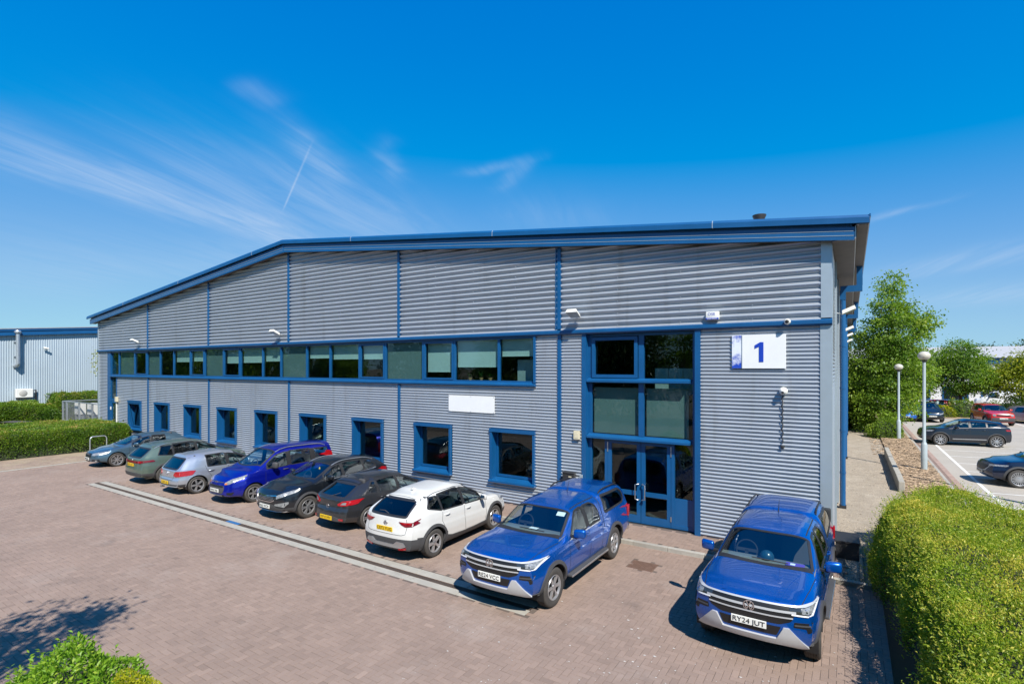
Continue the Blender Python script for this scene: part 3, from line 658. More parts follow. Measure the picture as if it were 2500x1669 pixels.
# lining behind the sheets so that no daylight leaks between them
for a, b in zip([-41.1] + [q[1] + .02 for q in WX], [q[0] - .02 for q in WX] + [-6.6]): rm.box(a, b, .07, .10, .1, 4.06)
for a, b in WX: rm.box(a - .02, b + .02, .07, .10, .1, WZ0 - .07); rm.box(a - .02, b + .02, .07, .10, WZ1 + .02, 4.06)
rm.box(-8.28, -6.6, .07, .10, 4.06, 5.74); rm.box(-3.05, -.1, .07, .1, .1, 5.78); rm.box(-43, 0, .07, .1, 5.93, 7.6)
rm.build('inner_wall', M['room'], bld)
MB().box(-43, -.06, .5, 6, 3.55, 3.9).build('upper_floor', M['floor_in'], bld); MB().box(-43, -.06, .12, 6, .02, .09).build('lower_floor', M['floor_in'], bld)

# ---- entrance screen
ex0, ex1 = -6.50, -3.16; y0 = .12
sc_ = MB()
sc_.box(-6.62, -6.48, -.06, .22, .1, 5.75); sc_.box(-3.20, -3.05, -.075, .22, .08, 5.76)
sc_.box(-6.48, -6.36, y0, y0 + .1, .1, 5.74); sc_.box(-3.30, -3.20, y0, y0 + .1, .1, 5.74)
sc_.box(-6.36, -3.30, y0, y0 + .1, 5.66, 5.74)
for z in (4.24, 2.55): sc_.box(-6.36, -3.30, y0, y0 + .1, z, z + .13)
sc_.box(-4.86, -4.70, y0 - .01, y0 + .1, 2.68, 5.66)
sc_.box(-5.93, -5.84, y0, y0 + .1, .12, 2.55); sc_.box(-3.90, -3.81, y0, y0 + .1, .12, 2.55)
sc_.box(-6.36, -5.93, y0, y0 + .1, .12, .22); sc_.box(-3.81, -3.30, y0, y0 + .1, .12, .22)
es = sc_.build('entrance_screen', M['blue'], bld)
for z in (4.30, 2.58): MB().prism([(-.07, z - .03), (-.07, z + .03), (y0, z + .09), (y0, z - .03)], 'x', -6.46, -3.34).build('weather_bar', M['blue'], es)
cs = MB(); a, b, c, d = -6.34, -4.88, 4.40, 5.64
cs.box(a, a + .10, y0 - .05, y0 + .04, c, d); cs.box(b - .10, b, y0 - .05, y0 + .04, c, d); cs.box(a + .1, b - .1, y0 - .05, y0 + .04, c, c + .1); cs.box(a + .1, b - .1, y0 - .05, y0 + .04, d - .1, d); cs.build('casement', M['blue'], es)
for (a, b, c, d) in ((-6.25, -4.97, 4.49, 5.55), (-4.70, -3.30, 4.37, 5.66), (-6.36, -4.86, 2.68, 4.24), (-4.70, -3.30, 2.68, 4.24), (-6.36, -5.93, .22, 2.55), (-3.81, -3.30, .98, 2.55)):
    pane_obj(es, a - .005, b + .005, c - .005, d + .005, y0 + .05)
for (a, b, c, d) in ((-6.33, -4.9, 2.70, 4.10), (-4.66, -3.44, 2.70, 4.10)): MB().box(a, b, y0 + .12, y0 + .14, c, d).build('back_panel', M['spandrel'], es)
MB().box(-3.81, -3.30, y0 + .02, y0 + .08, .22, .98).build('solid_panel', M['blue'], es)
for s, (a, b) in enumerate(((-5.835, -4.80), (-4.785, -3.905))):
    dm = MB(); z0, z1 = .115, 2.54; yy = y0 + .01
    dm.box(a, a + .12, yy, yy + .06, z0, z1); dm.box(b - .12, b, yy, yy + .06, z0, z1); dm.box(a + .12, b - .12, yy, yy + .06, z0, z0 + .22); dm.box(a + .12, b - .12, yy, yy + .06, z1 - .12, z1); dm.box(a + .12, b - .12, yy, yy + .06, .92, 1.05)
    dr = dm.build('door', M['blue'], es)
    pane_obj(dr, a + .115, b - .115, .33, .925, yy + .03); pane_obj(dr, a + .115, b - .115, 1.045, z1 - .115, yy + .03)
    hx = b - .05 if s == 0 else a + .05; sg = -1 if s == 0 else 1
    MB().tube([(hx, yy, 1.28), (hx, yy - .08, 1.28), (hx + sg * .09, yy - .10, 1.26), (hx + sg * .09, yy - .10, .84), (hx, yy - .08, .82), (hx, yy, .82)], .016, 8).build('handle', M['steel'], dr, smooth=50)
    hh = MB()
    for z in (.3, 2.15, 2.3): hh.box((a if s == 0 else b) - .015, (a if s == 0 else b) + .015, yy - .02, yy, z, z + .14)
    hh.build('hinge', M['steel'], dr)
lk = thing('filing_cabinets', 'row of three pale filing cabinets behind the glass above the entrance', 'cabinets', (-3.95, .95, 3.905))
for i in range(3): MB().box(-.62 + i * .42, -.62 + i * .42 + .41, -.2, .2, 0, .78, bev=.008).build('cabinet', M['cabinet'], lk)

# ---- signs and fittings on the wall (each a thing of its own)
sg = thing('number_sign', 'white wall sign with a big blue number 1 and faded blue strip', 'sign', (-1.60, -.05, 4.69))
MB().box(-.64, .64, -.03, .005, .0, .87, bev=.004).build('board', M['white'], sg)
# faded blue band at its left side
fm = bpy.data.materials.new('faded_blue_band'); fm.use_nodes = True; t = fm.node_tree; b_ = t.nodes['Principled BSDF']; tc = N(t, 'ShaderNodeTexCoord')
n1 = N(t, 'ShaderNodeTexNoise', i_Scale=7, i_Detail=9, i_Roughness=.72); LK(t, tc, 'Object', n1, 'Vector'); sp = N(t, 'ShaderNodeSeparateXYZ'); LK(t, tc, 'Object', sp, 0)
ab = N(t, 'ShaderNodeMath', operation='SUBTRACT'); LK(t, sp, 'Z', ab, 0); ab.inputs[1].default_value = .52; a2 = N(t, 'ShaderNodeMath', operation='ABSOLUTE'); LK(t, ab, 0, a2, 0)
ad = N(t, 'ShaderNodeMath', operation='MULTIPLY_ADD'); LK(t, a2, 0, ad, 0); ad.inputs[1].default_value = .85; LK(t, n1, 'Fac', ad, 2)
mr = N(t, 'ShaderNodeMapRange'); LK(t, ad, 0, mr, 0); mr.inputs['From Min'].default_value = .62; mr.inputs['From Max'].default_value = .86
mx = N(t, 'ShaderNodeMix', data_type='RGBA'); LK(t, mr, 0, mx, 'Factor'); mx.inputs[6].default_value = (.72, .76, .82, 1); mx.inputs[7].default_value = (.01, .06, .45, 1); LK(t, mx, 2, b_, 'Base Color'); b_.inputs['Roughness'].default_value = .5
MB().box(-.635, -.40, -.034, -.03, .006, .864).build('faded_band', fm, sg)
MB().box(-.395, -.38, -.045, -.03, .0, .87).build('trim_strip', M['grey_trim'], sg)
# the figure 1, with its flag
MB().prism([(.02, .17), (.125, .17), (.125, .68), (.045, .68), (-.085, .60), (-.085, .515), (.02, .565)], 'y', -.040, -.0305).build('figure', M['num'], sg)
wb = thing('blank_sign', 'blank white rectangular board screwed to the lower cladding', 'sign', (-10.95, -.04, 3.42))
MB().box(-1.02, 1.02, -.02, .0, -.30, .29, bev=.004).build('board', M['white'], wb)
sc2 = MB()
for x in (-.99, 0, .99):
    for z in (-.27, .26): sc2.lathe([(.014, -.026), (0, -.028)], 8, 'y', (x, 0, z))
sc2.build('screws', M['galv'], wb)
al = thing('alarm_box', 'white intruder alarm box with blue lettering above the entrance', 'alarm', (-2.72, -.07, 6.05))
MB().box(-.17, .17, -.10, .01, -.05, .17, bev=.02).build('case', M['whitep'], al, smooth=40); MB().box(-.165, .165, -.112, -.095, -.045, .0, bev=.006).build('strip', M['num'], al)
q = link('lettering', text_mesh('OSE', .11, M['num'], 1.0, .001), al, (-.02, -.1025, .10)); q.rotation_euler = (R(90), 0, 0)
q = link('lettering', text_mesh('01344 483697', .045, M['white'], 1.0, .001), al, (0, -.1145, -.022)); q.rotation_euler = (R(90), 0, 0)
def floodlight(x, y, z, label, rz=0, side=False):
    t = thing('floodlight', label, 'floodlight', (x, y, z), rz, 'floodlights on the warehouse walls')
    MB().tube([(0, 0, 0), (0, -.14, -.03), (0, -.22, .02)], .018, 8).build('bracket', M['galv'], t, smooth=40)
    hd = MB(); hd.add([(-.17, -.16, -.05), (.17, -.16, -.05), (.20, -.50, .10), (-.20, -.50, .10), (-.13, -.15, .06), (.13, -.15, .06), (.15, -.46, .20), (-.15, -.46, .20)], [(0, 3, 2, 1), (4, 5, 6, 7), (0, 1, 5, 4), (1, 2, 6, 5), (2, 3, 7, 6), (3, 0, 4, 7)])
    hd.build('housing', M['whitep'], t); MB().add([(-.15, -.19, -.048), (.15, -.19, -.048), (.175, -.475, .078), (-.175, -.475, .078)], [(0, 1, 2, 3)]).build('lens', pm('lamp_lens', (.5, .55, .55), .15), t)
floodlight(-36.75, -.05, 6.28, 'white angled floodlight on the upper cladding, furthest from the entrance'); floodlight(-22.2, -.05, 6.28, 'white angled floodlight on the upper cladding below the roof ridge'); floodlight(-6.75, -.05, 6.30, 'white angled floodlight on the upper cladding beside the entrance bay')
for i, (y, lb) in enumerate(((3.6, 'nearest the front corner'), (12.5, 'second from the front corner'), (18.0, 'third from the front corner'), (25.0, 'fourth from the front corner'))): floodlight(.05, y, 6.35, 'clear shaded floodlight on the side wall, ' + lb, R(90))
cv = thing('dome_camera', 'small round dark security camera on the blue band flashing', 'camera', (-.92, -.14, 5.86))
MB().lathe([(.0, -.14), (.05, -.13), (.075, -.08), (.075, .0)], 16, 'y').build('housing', M['whitep'], cv, smooth=50); MB().lathe([(.0, -.152), (.035, -.145), (.055, -.118)], 16, 'y').build('lens', M['black'], cv, smooth=50)
dm = thing('dome_camera', 'white ball security camera with a dark cable hanging beneath it', 'camera', (-1.02, -.04, 4.12))
MB().lathe([(.10, .0), (.10, -.05), (.075, -.06)], 16, 'y').build('mount', M['whitep'], dm, smooth=50); MB().lathe([(.0, -.19), (.05, -.18), (.085, -.13), (.09, -.09), (.07, -.05)], 16, 'y').build('housing', M['whitep'], dm, smooth=50); MB().lathe([(.0, -.195), (.03, -.192)], 12, 'y', (0.0, 0, -.03)).build('lens', M['black'], dm)
cb = MB(); cb.tube([(-.02 + .018 * math.sin(k * 1.3), -.03 + .018 * math.cos(k * 1.3), -.06 - k * .04) for k in range(33)], .014, 6); cb.lathe([(.0, -.06), (.04, -.05), (.05, .0)], 10, 'y', (-.02, 0, -1.42)); cb.build('cable', M['dark'], dm, smooth=50)
bx = thing('intercom_box', 'cream plastic box on the cladding left of the entrance', 'box', (-6.78, -.035, 2.60)); MB().box(-.10, .10, -.09, .0, -.13, .13, bev=.012).build('case', M['cream'], bx); MB().box(-.06, .06, -.096, -.088, -.08, .08, bev=.004).build('lid', M['cream'], bx)
mt = thing('meter_box', 'dark grey metal post box on the cladding beside the entrance', 'box', (-7.02, -.035, 1.25)); MB().box(-.19, .19, -.18, .0, -.16, .16, bev=.012).build('case', M['dark'], mt); MB().box(-.20, .20, -.20, .0, .15, .185, bev=.01).build('lid', M['dark'], mt); MB().box(.02, .12, -.186, -.178, .04, .07).build('label', M['cream'], mt)
kp = thing('entry_keypad', 'small pale grey entry keypad beside the entrance jamb', 'keypad', (-6.62, -.08, 1.25)); MB().box(-.05, .05, -.05, .0, -.14, .14, bev=.008).build('case', M['grey_trim'], kp); MB().box(-.03, .03, -.056, -.049, -.08, .05).build('keys', M['dark'], kp)
sb = thing('switch_box', 'cream switch box with white conduit by the far left door', 'box', (-40.05, -.03, 2.62)); MB().box(-.13, .13, -.12, .0, -.16, .16, bev=.01).build('case', M['cream'], sb); MB().box(-.13, -.05, -.05, .0, -2.5, -.16).build('conduit', M['whitep'], sb)
# ------------------------------------------------------------------ vehicles
def paint(name, col, metal=.35, rough=.32): return pm(name, col, rough, metal, coat=1.0, var=.03, vscale=2, coat_rough=.025)
M['cglass'] = glass('car_glass', (.80, .92, .91), 1.52, .09)
M['cglass_dark'] = glass('privacy_glass', (.25, .28, .29), 1.5, .03)
M['trim'] = pm('black_car_trim', (.02, .02, .022), .45, var=.1)
M['plastic'] = pm('grey_car_plastic', (.055, .055, .058), .65, var=.15)
M['chrome'] = pm('chrome', (.72, .73, .75), .12, 1.0, var=.02)
M['satin'] = pm('satin_silver', (.52, .53, .55), .3, .85, var=.04)
M['tyre'] = pm('tyre_rubber', (.05, .046, .042), .8, var=.25, vscale=6, bump=.2, bscale=90)
M['rim'] = pm('alloy_silver', (.48, .48, .49), .3, .7, var=.06)
M['rimd'] = pm('alloy_dark', (.03, .03, .033), .35, .5)
M['lamp'] = pm('headlamp', (.24, .25, .26), .28, .15, coat=1, var=.7, vscale=26, coat_rough=.08)
M['lampd'] = pm('headlamp_dark', (.06, .065, .07), .1, .5, coat=1, var=.4, vscale=20)
M['tail'] = pm('tail_lamp_red', (.34, .006, .010), .12, 0, coat=1, var=.3, vscale=20)
M['taild'] = pm('tail_lamp_dark', (.16, .006, .012), .12, 0, coat=1, var=.3, vscale=20)
M['amber'] = pm('amber_lamp', (.65, .16, .02), .15, coat=1)
M['plate_w'] = pm('white_plate', (.75, .75, .70), .4, var=.02)
M['plate_y'] = pm('yellow_plate', (.75, .48, .01), .4, var=.02)
M['ink'] = pm('plate_ink', (.01, .01, .01), .5)
M['seat'] = pm('seat_fabric', (.055, .055, .058), .85, var=.15)
M['dash'] = pm('dashboard', (.15, .16, .16), .7, var=.1)
M['grille'] = pm('grille_black', (.012, .012, .013), .4)

def smtab(tab, L_, s=.05):
    u = np.linspace(-.6, L_ + .6, 900); t = np.array(tab, float); v = np.interp(u, t[:, 0], t[:, 1]); du = u[1] - u[0]
    k = np.exp(-.5 * (np.arange(-60, 61) * du / max(s, 1e-3)) ** 2); k /= k.sum(); w_ = np.convolve(np.pad(v, 60, mode='edge'), k, 'valid')
    return lambda x: np.interp(x, u, w_)
def inpoly(P, poly):
    x, y = P[:, 0], P[:, 1]; r = np.zeros(len(P), bool); n = len(poly)
    for i in range(n):
        (x0, y0), (x1, y1) = poly[i], poly[i - 1]
        c = ((y0 > y) != (y1 > y)); r ^= c & (x < (x1 - x0) * (y - y0) / ((y1 - y0) or 1e-9) + x0)
    return r
def nearest_on(poly, p):
    best = None
    for i in range(len(poly)):
        a, b = Vector(poly[i - 1]), Vector(poly[i]); d = b - a; t = max(0, min(1, (p - a).dot(d) / max(d.length_squared, 1e-12))); q = a + d * t; e = (q - p).length
        if best is None or e < best[0]: best = (e, q)
    return best[1]
def dens(poly, step, closed=True):
    out = []; n = len(poly)
    for i in range(n if closed else n - 1):
        a, b = Vector(poly[i]), Vector(poly[(i + 1) % n]); k = max(1, int((b - a).length / step))
        for j in range(k): out.append(tuple(a + (b - a) * j / k))
    if not closed: out.append(tuple(poly[-1]))
    return out
def rounded(poly, r, k=3):
    out = []; n = len(poly)
    for i in range(n):
        p, a, b = Vector(poly[i]), Vector(poly[i - 1]), Vector(poly[(i + 1) % n])
        ra = min(r, (a - p).length * .45); rb = min(r, (b - p).length * .45); q0 = p + (a - p).normalized() * ra; q1 = p + (b - p).normalized() * rb
        for j in range(k + 1):
            t = j / k; out.append(tuple(q0 * (1 - t) ** 2 + p * 2 * t * (1 - t) + q1 * t * t))
    return out
class Car:
    def __init__(s, name, label, cat, P, loc, rz, group, du=.03):
        s.P = P; s.L = L_ = P['L']; s.W = P['W']; s.root = thing(name, label, cat, loc, rz, group); s.paint = P['paint']
        s.top = smtab(P['top'], L_, P.get('s_top', .05)); s.belt = smtab(P['belt'], L_); s.plan = smtab(P['plan'], L_, .07); s.rw = smtab(P['roofw'], L_, .12); s.n = smtab(P['nexp'], L_, .15)
        nu = int(L_ / du); U = np.linspace(0, L_, nu + 1); NS, NT = P.get('NS', 24), P.get('NT', 34)
        ft, fx = np.array(P['front'], float).T; rt, rx = np.array(P['rear'], float).T
        zz_ = np.linspace(0, 2.2, 441)
        def sm1(t, x):
            v = np.interp(zz_, t, x); k = np.exp(-.5 * (np.arange(-12, 13) / 4.0) ** 2); k /= k.sum(); return np.convolve(np.pad(v, 12, mode='edge'), k, 'valid')
        fz, rz_ = sm1(ft, fx), sm1(rt, rx)
        cf, pf, cr, pr = P.get('cf', .25), P.get('pf', 2.6), P.get('cr', .18), P.get('pr', 3.0)
        Fx = lambda y, z: np.interp(z, zz_, fz) + cf * (np.abs(y) / (s.W / 2)) ** pf
        Rx = lambda y, z: np.interp(z, zz_, rz_) + cr * (np.abs(y) / (s.W / 2)) ** pr
        ua, ub = P.get('ua', .8), P.get('ub', 1.3)
        sst = lambda t: np.clip(t, 0, 1) ** 2 * (3 - 2 * np.clip(t, 0, 1))
        def deform(u, y, z):
            a = 1 - sst(u / ua); b = 1 - sst((L_ - u) / ub); return L_ / 2 - u - a * Fx(y, z) + b * Rx(y, z)
        g_t, g_v = np.array(P.get('g', [(0, .90), (.05, .94), (.18, .982), (.42, 1.0), (.62, .994), (.66, .985), (.85, .972), (1, .945)]), float).T
        rows = []
        for u in U:
            H, B_, wd = float(s.top(u)), float(s.belt(u)), float(s.plan(u)) * s.W / 2; zb = P['zb'] + .06 * max(0, 1 - u / .5) + .08 * max(0, 1 - (L_ - u) / .5)
            t = np.linspace(0, 1, NS); y1 = wd * np.interp(t, g_t, g_v); z1 = zb + (B_ - zb) * t
            for ua_ in P['axles']: y1 = y1 + P.get('flare', .012) * np.exp(-((u - ua_) / .42) ** 2) * np.exp(-((z1 - P['R'] * 1.6) / .3) ** 2)
            ys = y1[-1]; rw, n_ = float(s.rw(u)), float(s.n(u)); ph = np.linspace(0, math.pi / 2, 160); e = 2 / n_
            cy, cz = np.cos(ph).clip(0) ** e, np.sin(ph) ** e
            yy = cy * (ys + (ys * rw - ys) * cz); z2 = B_ + (H - B_) * cz; cr_ = P.get('crown', .035) * min(1, (H - B_) / .25); z2 = z2 - cr_ * (yy / max(ys * rw, .1)) ** 2 * cz
            d = np.concatenate([[0], np.cumsum(np.hypot(np.diff(yy), np.diff(z2)))]); q = np.linspace(0, d[-1], NT + 1)[1:]; yt, zt = np.interp(q, d, yy), np.interp(q, d, z2); yt[-1] = 0
            hy = np.concatenate([[0, ys * .45], y1, yt]); hz = np.concatenate([[zb, zb], z1, zt]); rows.append((hy, hz))
        m = len(rows[0][0]); V = []; 
        for u, (hy, hz) in zip(U, rows):
            yf = np.concatenate([-hy, hy[-2:0:-1]]); zf = np.concatenate([hz, hz[-2:0:-1]]); V.append(np.stack([deform(u, yf, zf), yf, zf], 1))
        k = 2 * m - 2; V = np.concatenate(V); F = [(i * k + j, i * k + (j + 1) % k, (i + 1) * k + (j + 1) % k, (i + 1) * k + j) for i in range(nu) for j in range(k)]
        V = [tuple(p) for p in V]; NC = P.get('NC', 44)
        for i0, u in ((0, 0.0), (nu, L_)):
            hy, hz = rows[i0]; prev = None
            for j in range(2, m):
                if j == m - 1: row = [i0 * k + j] * (NC + 1)
                else:
                    row = [i0 * k + j]; ys_ = np.linspace(-hy[j], hy[j], NC + 1)[1:-1]; b = len(V); V += [(float(deform(u, y, hz[j])), y, hz[j]) for y in ys_]; row += list(range(b, b + NC - 1)) + [i0 * k + (k - j)]
                if prev:
                    for c in range(NC):
                        f = [prev[c], prev[c + 1], row[c + 1], row[c]]; f = list(dict.fromkeys(f))
                        if len(f) > 2: F.append(tuple(f if i0 else f[::-1]))
                prev = row
        bm = bmesh.new(); vs = [bm.verts.new(p) for p in V]
        for f in F:
            try: bm.faces.new([vs[i] for i in f])
            except ValueError: pass
        bmesh.ops.recalc_face_normals(bm, faces=bm.faces); s.bm = bm; bm.normal_update(); s.bvh = BVHTree.FromBMesh(bm)
        # smooth normals looked up through the nearest face keep panels flush
    def xu(s, u): return s.L / 2 - u
    def hit(s, ax, a, b):
        if ax == 'L': o, d = Vector((s.xu(a), 3, b)), Vector((0, -1, 0))
        elif ax == 'R': o, d = Vector((s.xu(a), -3, b)), Vector((0, 1, 0))
        elif ax == 'F': o, d = Vector((6, a, b)), Vector((-1, 0, 0))
        elif ax == 'B': o, d = Vector((-6, a, b)), Vector((1, 0, 0))
        elif ax == 'T': o, d = Vector((s.xu(a), b, 4)), Vector((0, 0, -1))
        loc, nr, i, dd = s.bvh.ray_cast(o, d)
        if loc is None: loc, nr, i, dd = s.bvh.find_nearest(o + d * (3 - s.W / 2 if ax in 'LR' else 6 - s.L / 2))
        if nr.dot(d) > 0: nr = -nr
        return loc, nr
    def patch(s, name, ax, poly, mat, off=.006, parent=None, res=.06, skirt=True):
        poly = dens(poly, res * .7); n = len(poly); xs = [p[0] for p in poly]; ys = [p[1] for p in poly]
        G = np.array([(x, y) for x in np.arange(min(xs), max(xs), res) for y in np.arange(min(ys), max(ys), res)]).reshape(-1, 2)
        G = G[inpoly(G, poly)] if len(G) else G
        if len(G):
            pp = np.array(poly); G = G[np.min(np.hypot(G[:, None, 0] - pp[None, :, 0], G[:, None, 1] - pp[None, :, 1]), 1) > res * .3]
        pts = [Vector(p) for p in poly] + [Vector((float(a), float(b))) for a, b in G]
        r = delaunay_2d_cdt(pts, [(i, (i + 1) % n) for i in range(n)], [], 1, 1e-6); P2, E2, F2 = r[0], r[1], r[2]
        V = []; NN = []
        for p in P2: l, nr = s.hit(ax, p.x, p.y); V.append(l + nr * off); NN.append(nr)
        F = [tuple(f) for f in F2]
        me = bpy.data.meshes.new(name); bm = bmesh.new(); vs = [bm.verts.new(v) for v in V]
        for f in F: bm.faces.new([vs[i] for i in f])
        bm.normal_update(); want = {'L': Vector((0, 1, 0)), 'R': Vector((0, -1, 0)), 'F': Vector((1, 0, 0)), 'B': Vector((-1, 0, 0)), 'T': Vector((0, 0, 1))}[ax]
        if sum((f.normal.dot(want) * f.calc_area() for f in bm.faces)) < 0: bmesh.ops.reverse_faces(bm, faces=bm.faces)
        if skirt:
            be = [e for e in bm.edges if len(e.link_faces) == 1]; bm.verts.index_update(); ix = {v: i for i, v in enumerate(bm.verts)}
            ret = bmesh.ops.extrude_edge_only(bm, edges=be); 
            nv = [g for g in ret['geom'] if isinstance(g, bmesh.types.BMVert)]
            for v in nv:
                o = min((e.other_vert(v) for e in v.link_edges if e.other_vert(v) in ix), key=lambda q: (q.co - v.co).length); v.co -= NN[ix[o]] * (off + .012)
        bm.to_mesh(me); bm.free(); me.materials.append(mat); me.polygons.foreach_set('use_smooth', [True] * len(me.polygons)); me.set_sharp_from_angle(angle=R(40))
        return link(name, me, parent or s.root)
    def sides(s, name, poly, mat, off=.006, res=.06, parent=None, skirt=True): return [s.patch(name, ax, poly, mat, off, parent, res, skirt) for ax in 'LR']
    def pair(s, name, ax, poly, mat, off=.006, res=.05): return [s.patch(name, ax, [(sg * a, b) for a, b in poly], mat, off, None, res) for sg in (1, -1)]
    def ribbon(s, name, ax, line, wd, mat, off=.004, closed=False, parent=None, thick=.006):
        pl = dens(line, .04, closed); n = len(pl); L2 = []
        for i, p in enumerate(pl):
            a = Vector(pl[(i - 1) % n] if closed or i else pl[i]); b = Vector(pl[(i + 1) % n] if closed or i < n - 1 else pl[i]); d = (b - a).normalized(); q = Vector((-d.y, d.x)) * wd / 2; p = Vector(p)
            l0, n0 = s.hit(ax, *(p - q)); l1, n1 = s.hit(ax, *(p + q)); lm, nm = s.hit(ax, *p)
            nn = (n0 + n1 + nm).normalized(); L2.append((l0 - nn * .004, l0 + nn * off, l1 + nn * off, l1 - nn * .004))
        mb = MB(); V = [v for r4 in L2 for v in r4]; F = []
        for i in range(n if closed else n - 1):
            j = (i + 1) % n
            for c in range(3): F.append((4 * i + c, 4 * i + c + 1, 4 * j + c + 1, 4 * j + c))
        mb.add(V, F); return mb.build(name, mat, parent or s.root, smooth=45)
    def ribbons(s, name, line, wd, mat, off=.004, closed=False): return [s.ribbon(name, ax, line, wd, mat, off, closed) for ax in 'LR']
    def cut(s, ax, poly):
        """take the body's skin out inside an outline and draw its edge onto that outline"""
        bm = s.bm; fs = list(bm.faces); ctr = np.array([f.calc_center_median()[:] for f in fs]); nr = np.array([f.normal[:] for f in fs])
        if ax in 'LR':
            sg = 1 if ax == 'L' else -1; ok = (ctr[:, 1] * sg > .25) & (np.abs(nr[:, 1]) > .25); P2 = np.stack([s.L / 2 - ctr[:, 0], ctr[:, 2]], 1); co = lambda v: Vector((s.L / 2 - v.co.x, v.co.z))
        elif ax == 'T': ok = (nr[:, 2] > .2) & (ctr[:, 2] > .8); P2 = np.stack([s.L / 2 - ctr[:, 0], ctr[:, 1]], 1); co = lambda v: Vector((s.L / 2 - v.co.x, v.co.y))
        else: ok = (np.abs(nr[:, 0]) > .2) & (ctr[:, 0] * (1 if ax == 'F' else -1) > 0); P2 = ctr[:, 1:]; co = lambda v: Vector((v.co.y, v.co.z))
        sel = ok & inpoly(P2, poly); df = [f for f, q in zip(fs, sel) if q]
        if not df: return
        ds_ = set(df); bv = [v for f in df for v in f.verts]; bv = {v for v in bv if any(f not in ds_ for f in v.link_faces)}
        moves = []
        for v in bv:
            q = nearest_on(poly, co(v)); l, n_ = s.hit(ax, q.x, q.y)
            if (l - v.co).length < .12: moves.append((v, l))
        for v, l in moves: v.co = l
        bmesh.ops.delete(bm, geom=df, context='FACES')
    def glaze(s, name, ax, poly, mat=None, trim=M['trim'], tw=.03, mirror=False):
        for a in (('L', 'R') if ax == 'S' else (ax,)):
            s.cut(a, poly); g = s.patch(name, a, poly, mat or M['cglass'], -.004, None, .08, False)
            if trim: s.ribbon('window_seal', a, poly, tw, trim, .003, True, g)
    def finish(s):
        P = s.P; Rw = P['R']; ra = Rw + P.get('gap', .055); yw = s.W / 2 - .005
        for ua in P['axles']:
            circ = [(ua + ra * math.cos(t), Rw + ra * math.sin(t)) for t in np.linspace(0, 2 * math.pi, 48, endpoint=False)]
            for ax in 'LR':
                s.cut(ax, circ)
                sg = 1 if ax == 'L' else -1
                fs = [f for f in s.bm.faces if abs(f.normal.z) > .6 and f.calc_center_median().z < P['zb'] + .2 and f.calc_center_median().y * sg > s.W / 2 - .36 and abs(f.calc_center_median().x - s.xu(ua)) < ra]
                bmesh.ops.delete(s.bm, geom=fs, context='FACES')
                ln = MB(); ln.lathe([(ra, sg * (yw - .02)), (ra, sg * (yw - .34)), (.05, sg * (yw - .34))], 24, 'y', (s.xu(ua), 0, Rw), R(-18), R(198)); ln.build('wheel_well', M['black'], s.root, smooth=40)
                arc = [(ua + (ra + P.get('lipw', .02) / 2) * math.cos(t), Rw + (ra + P.get('lipw', .02) / 2) * math.sin(t)) for t in np.linspace(math.radians(P.get('lipa', -8)), math.radians(180 - P.get('lipa', -8)), 26)]
                s.ribbon('wheel_arch', ax, arc, P.get('lipw', .02), P.get('lipm') or s.paint, P.get('lipo', .012))
        if 'lower' in P:                       # lower body moulded in dark plastic
            for f in s.bm.faces:
                c_ = f.calc_center_median()
                if P['lower'](s.L / 2 - c_.x, c_.y, c_.z): f.material_index = 1
        me = bpy.data.meshes.new('body'); s.bm.to_mesh(me); s.bm.free(); me.materials.append(s.paint); me.materials.append(M['plastic']); me.polygons.foreach_set('use_smooth', [True] * len(me.polygons)); me.set_sharp_from_angle(angle=R(34)); link('body', me, s.root)
        wm = wheel_meshes(P['wheel'], Rw, P.get('tw', .22))
        for i, ua in enumerate(P['axles']):
            for sg in (1, -1):
                steer = P.get('steer', 0) if i == 0 else 0
                wh = link('wheel', wm[0], s.root, (s.xu(ua), sg * (yw - .012), Rw), (0 if sg > 0 else math.pi) + R(steer))
                for q, nm in zip(wm[1:], ('rim', 'hub')): link(nm, q, wh)
        return s
    # ---- furniture
    def plate(s, ax, z, txt, mat, y=0, tilt=0):
        l, n_ = s.hit(ax, y, z); sg = 1 if ax == 'F' else -1
        p = link('number_plate', MB().box(-.012, .008, -.26, .26, -.056, .056, bev=.003).mesh('number_plate', mat), s.root, (l.x + sg * .02, y, z))
        p.rotation_euler = (0, -sg * R(tilt), 0)
        tm = text_mesh(txt, .108, M['ink'], .80, .0008); w_ = max(v.co.x for v in tm.vertices) - min(v.co.x for v in tm.vertices); tm.transform(Matrix.Diagonal((.475 / w_, 1, 1, 1)))
        q = link('registration', tm, p, (sg * .0135, 0, 0)); q.rotation_euler = (R(90), 0, R(90) * sg)
    def mirror(s, u, z, mat, out=.17, size=(.11, .22, .15)):
        for sg, ax in ((1, 'L'), (-1, 'R')):
            l, n_ = s.hit(ax, u, z); a, b, c = size
            m = MB().box(-a / 2, a / 2, 0, b, -c * .42, c * .58, bev=.045)
            m.v = [(x - .25 * (y if y > 0 else 0) * 1, y * sg, zz) for x, y, zz in m.v]
            mo = m.build('wing_mirror', mat, s.root, smooth=50, loc=(l.x + .02, l.y + sg * (out - b * .45), z + .04))
            g = MB().box(-a / 2 - .012, -a / 2 + .002, .03, b - .03, -c * .3, c * .45, bev=.01); g.v = [(x - .25 * y, y * sg, zz) for x, y, zz in g.v]; g.build('mirror_glass', M['chrome'], mo)
            MB().box(-.03, .03, min(-.12 * sg, .06 * sg), max(-.12 * sg, .06 * sg), -.085, -.03, bev=.012).build('mirror_arm', M['trim'], mo)
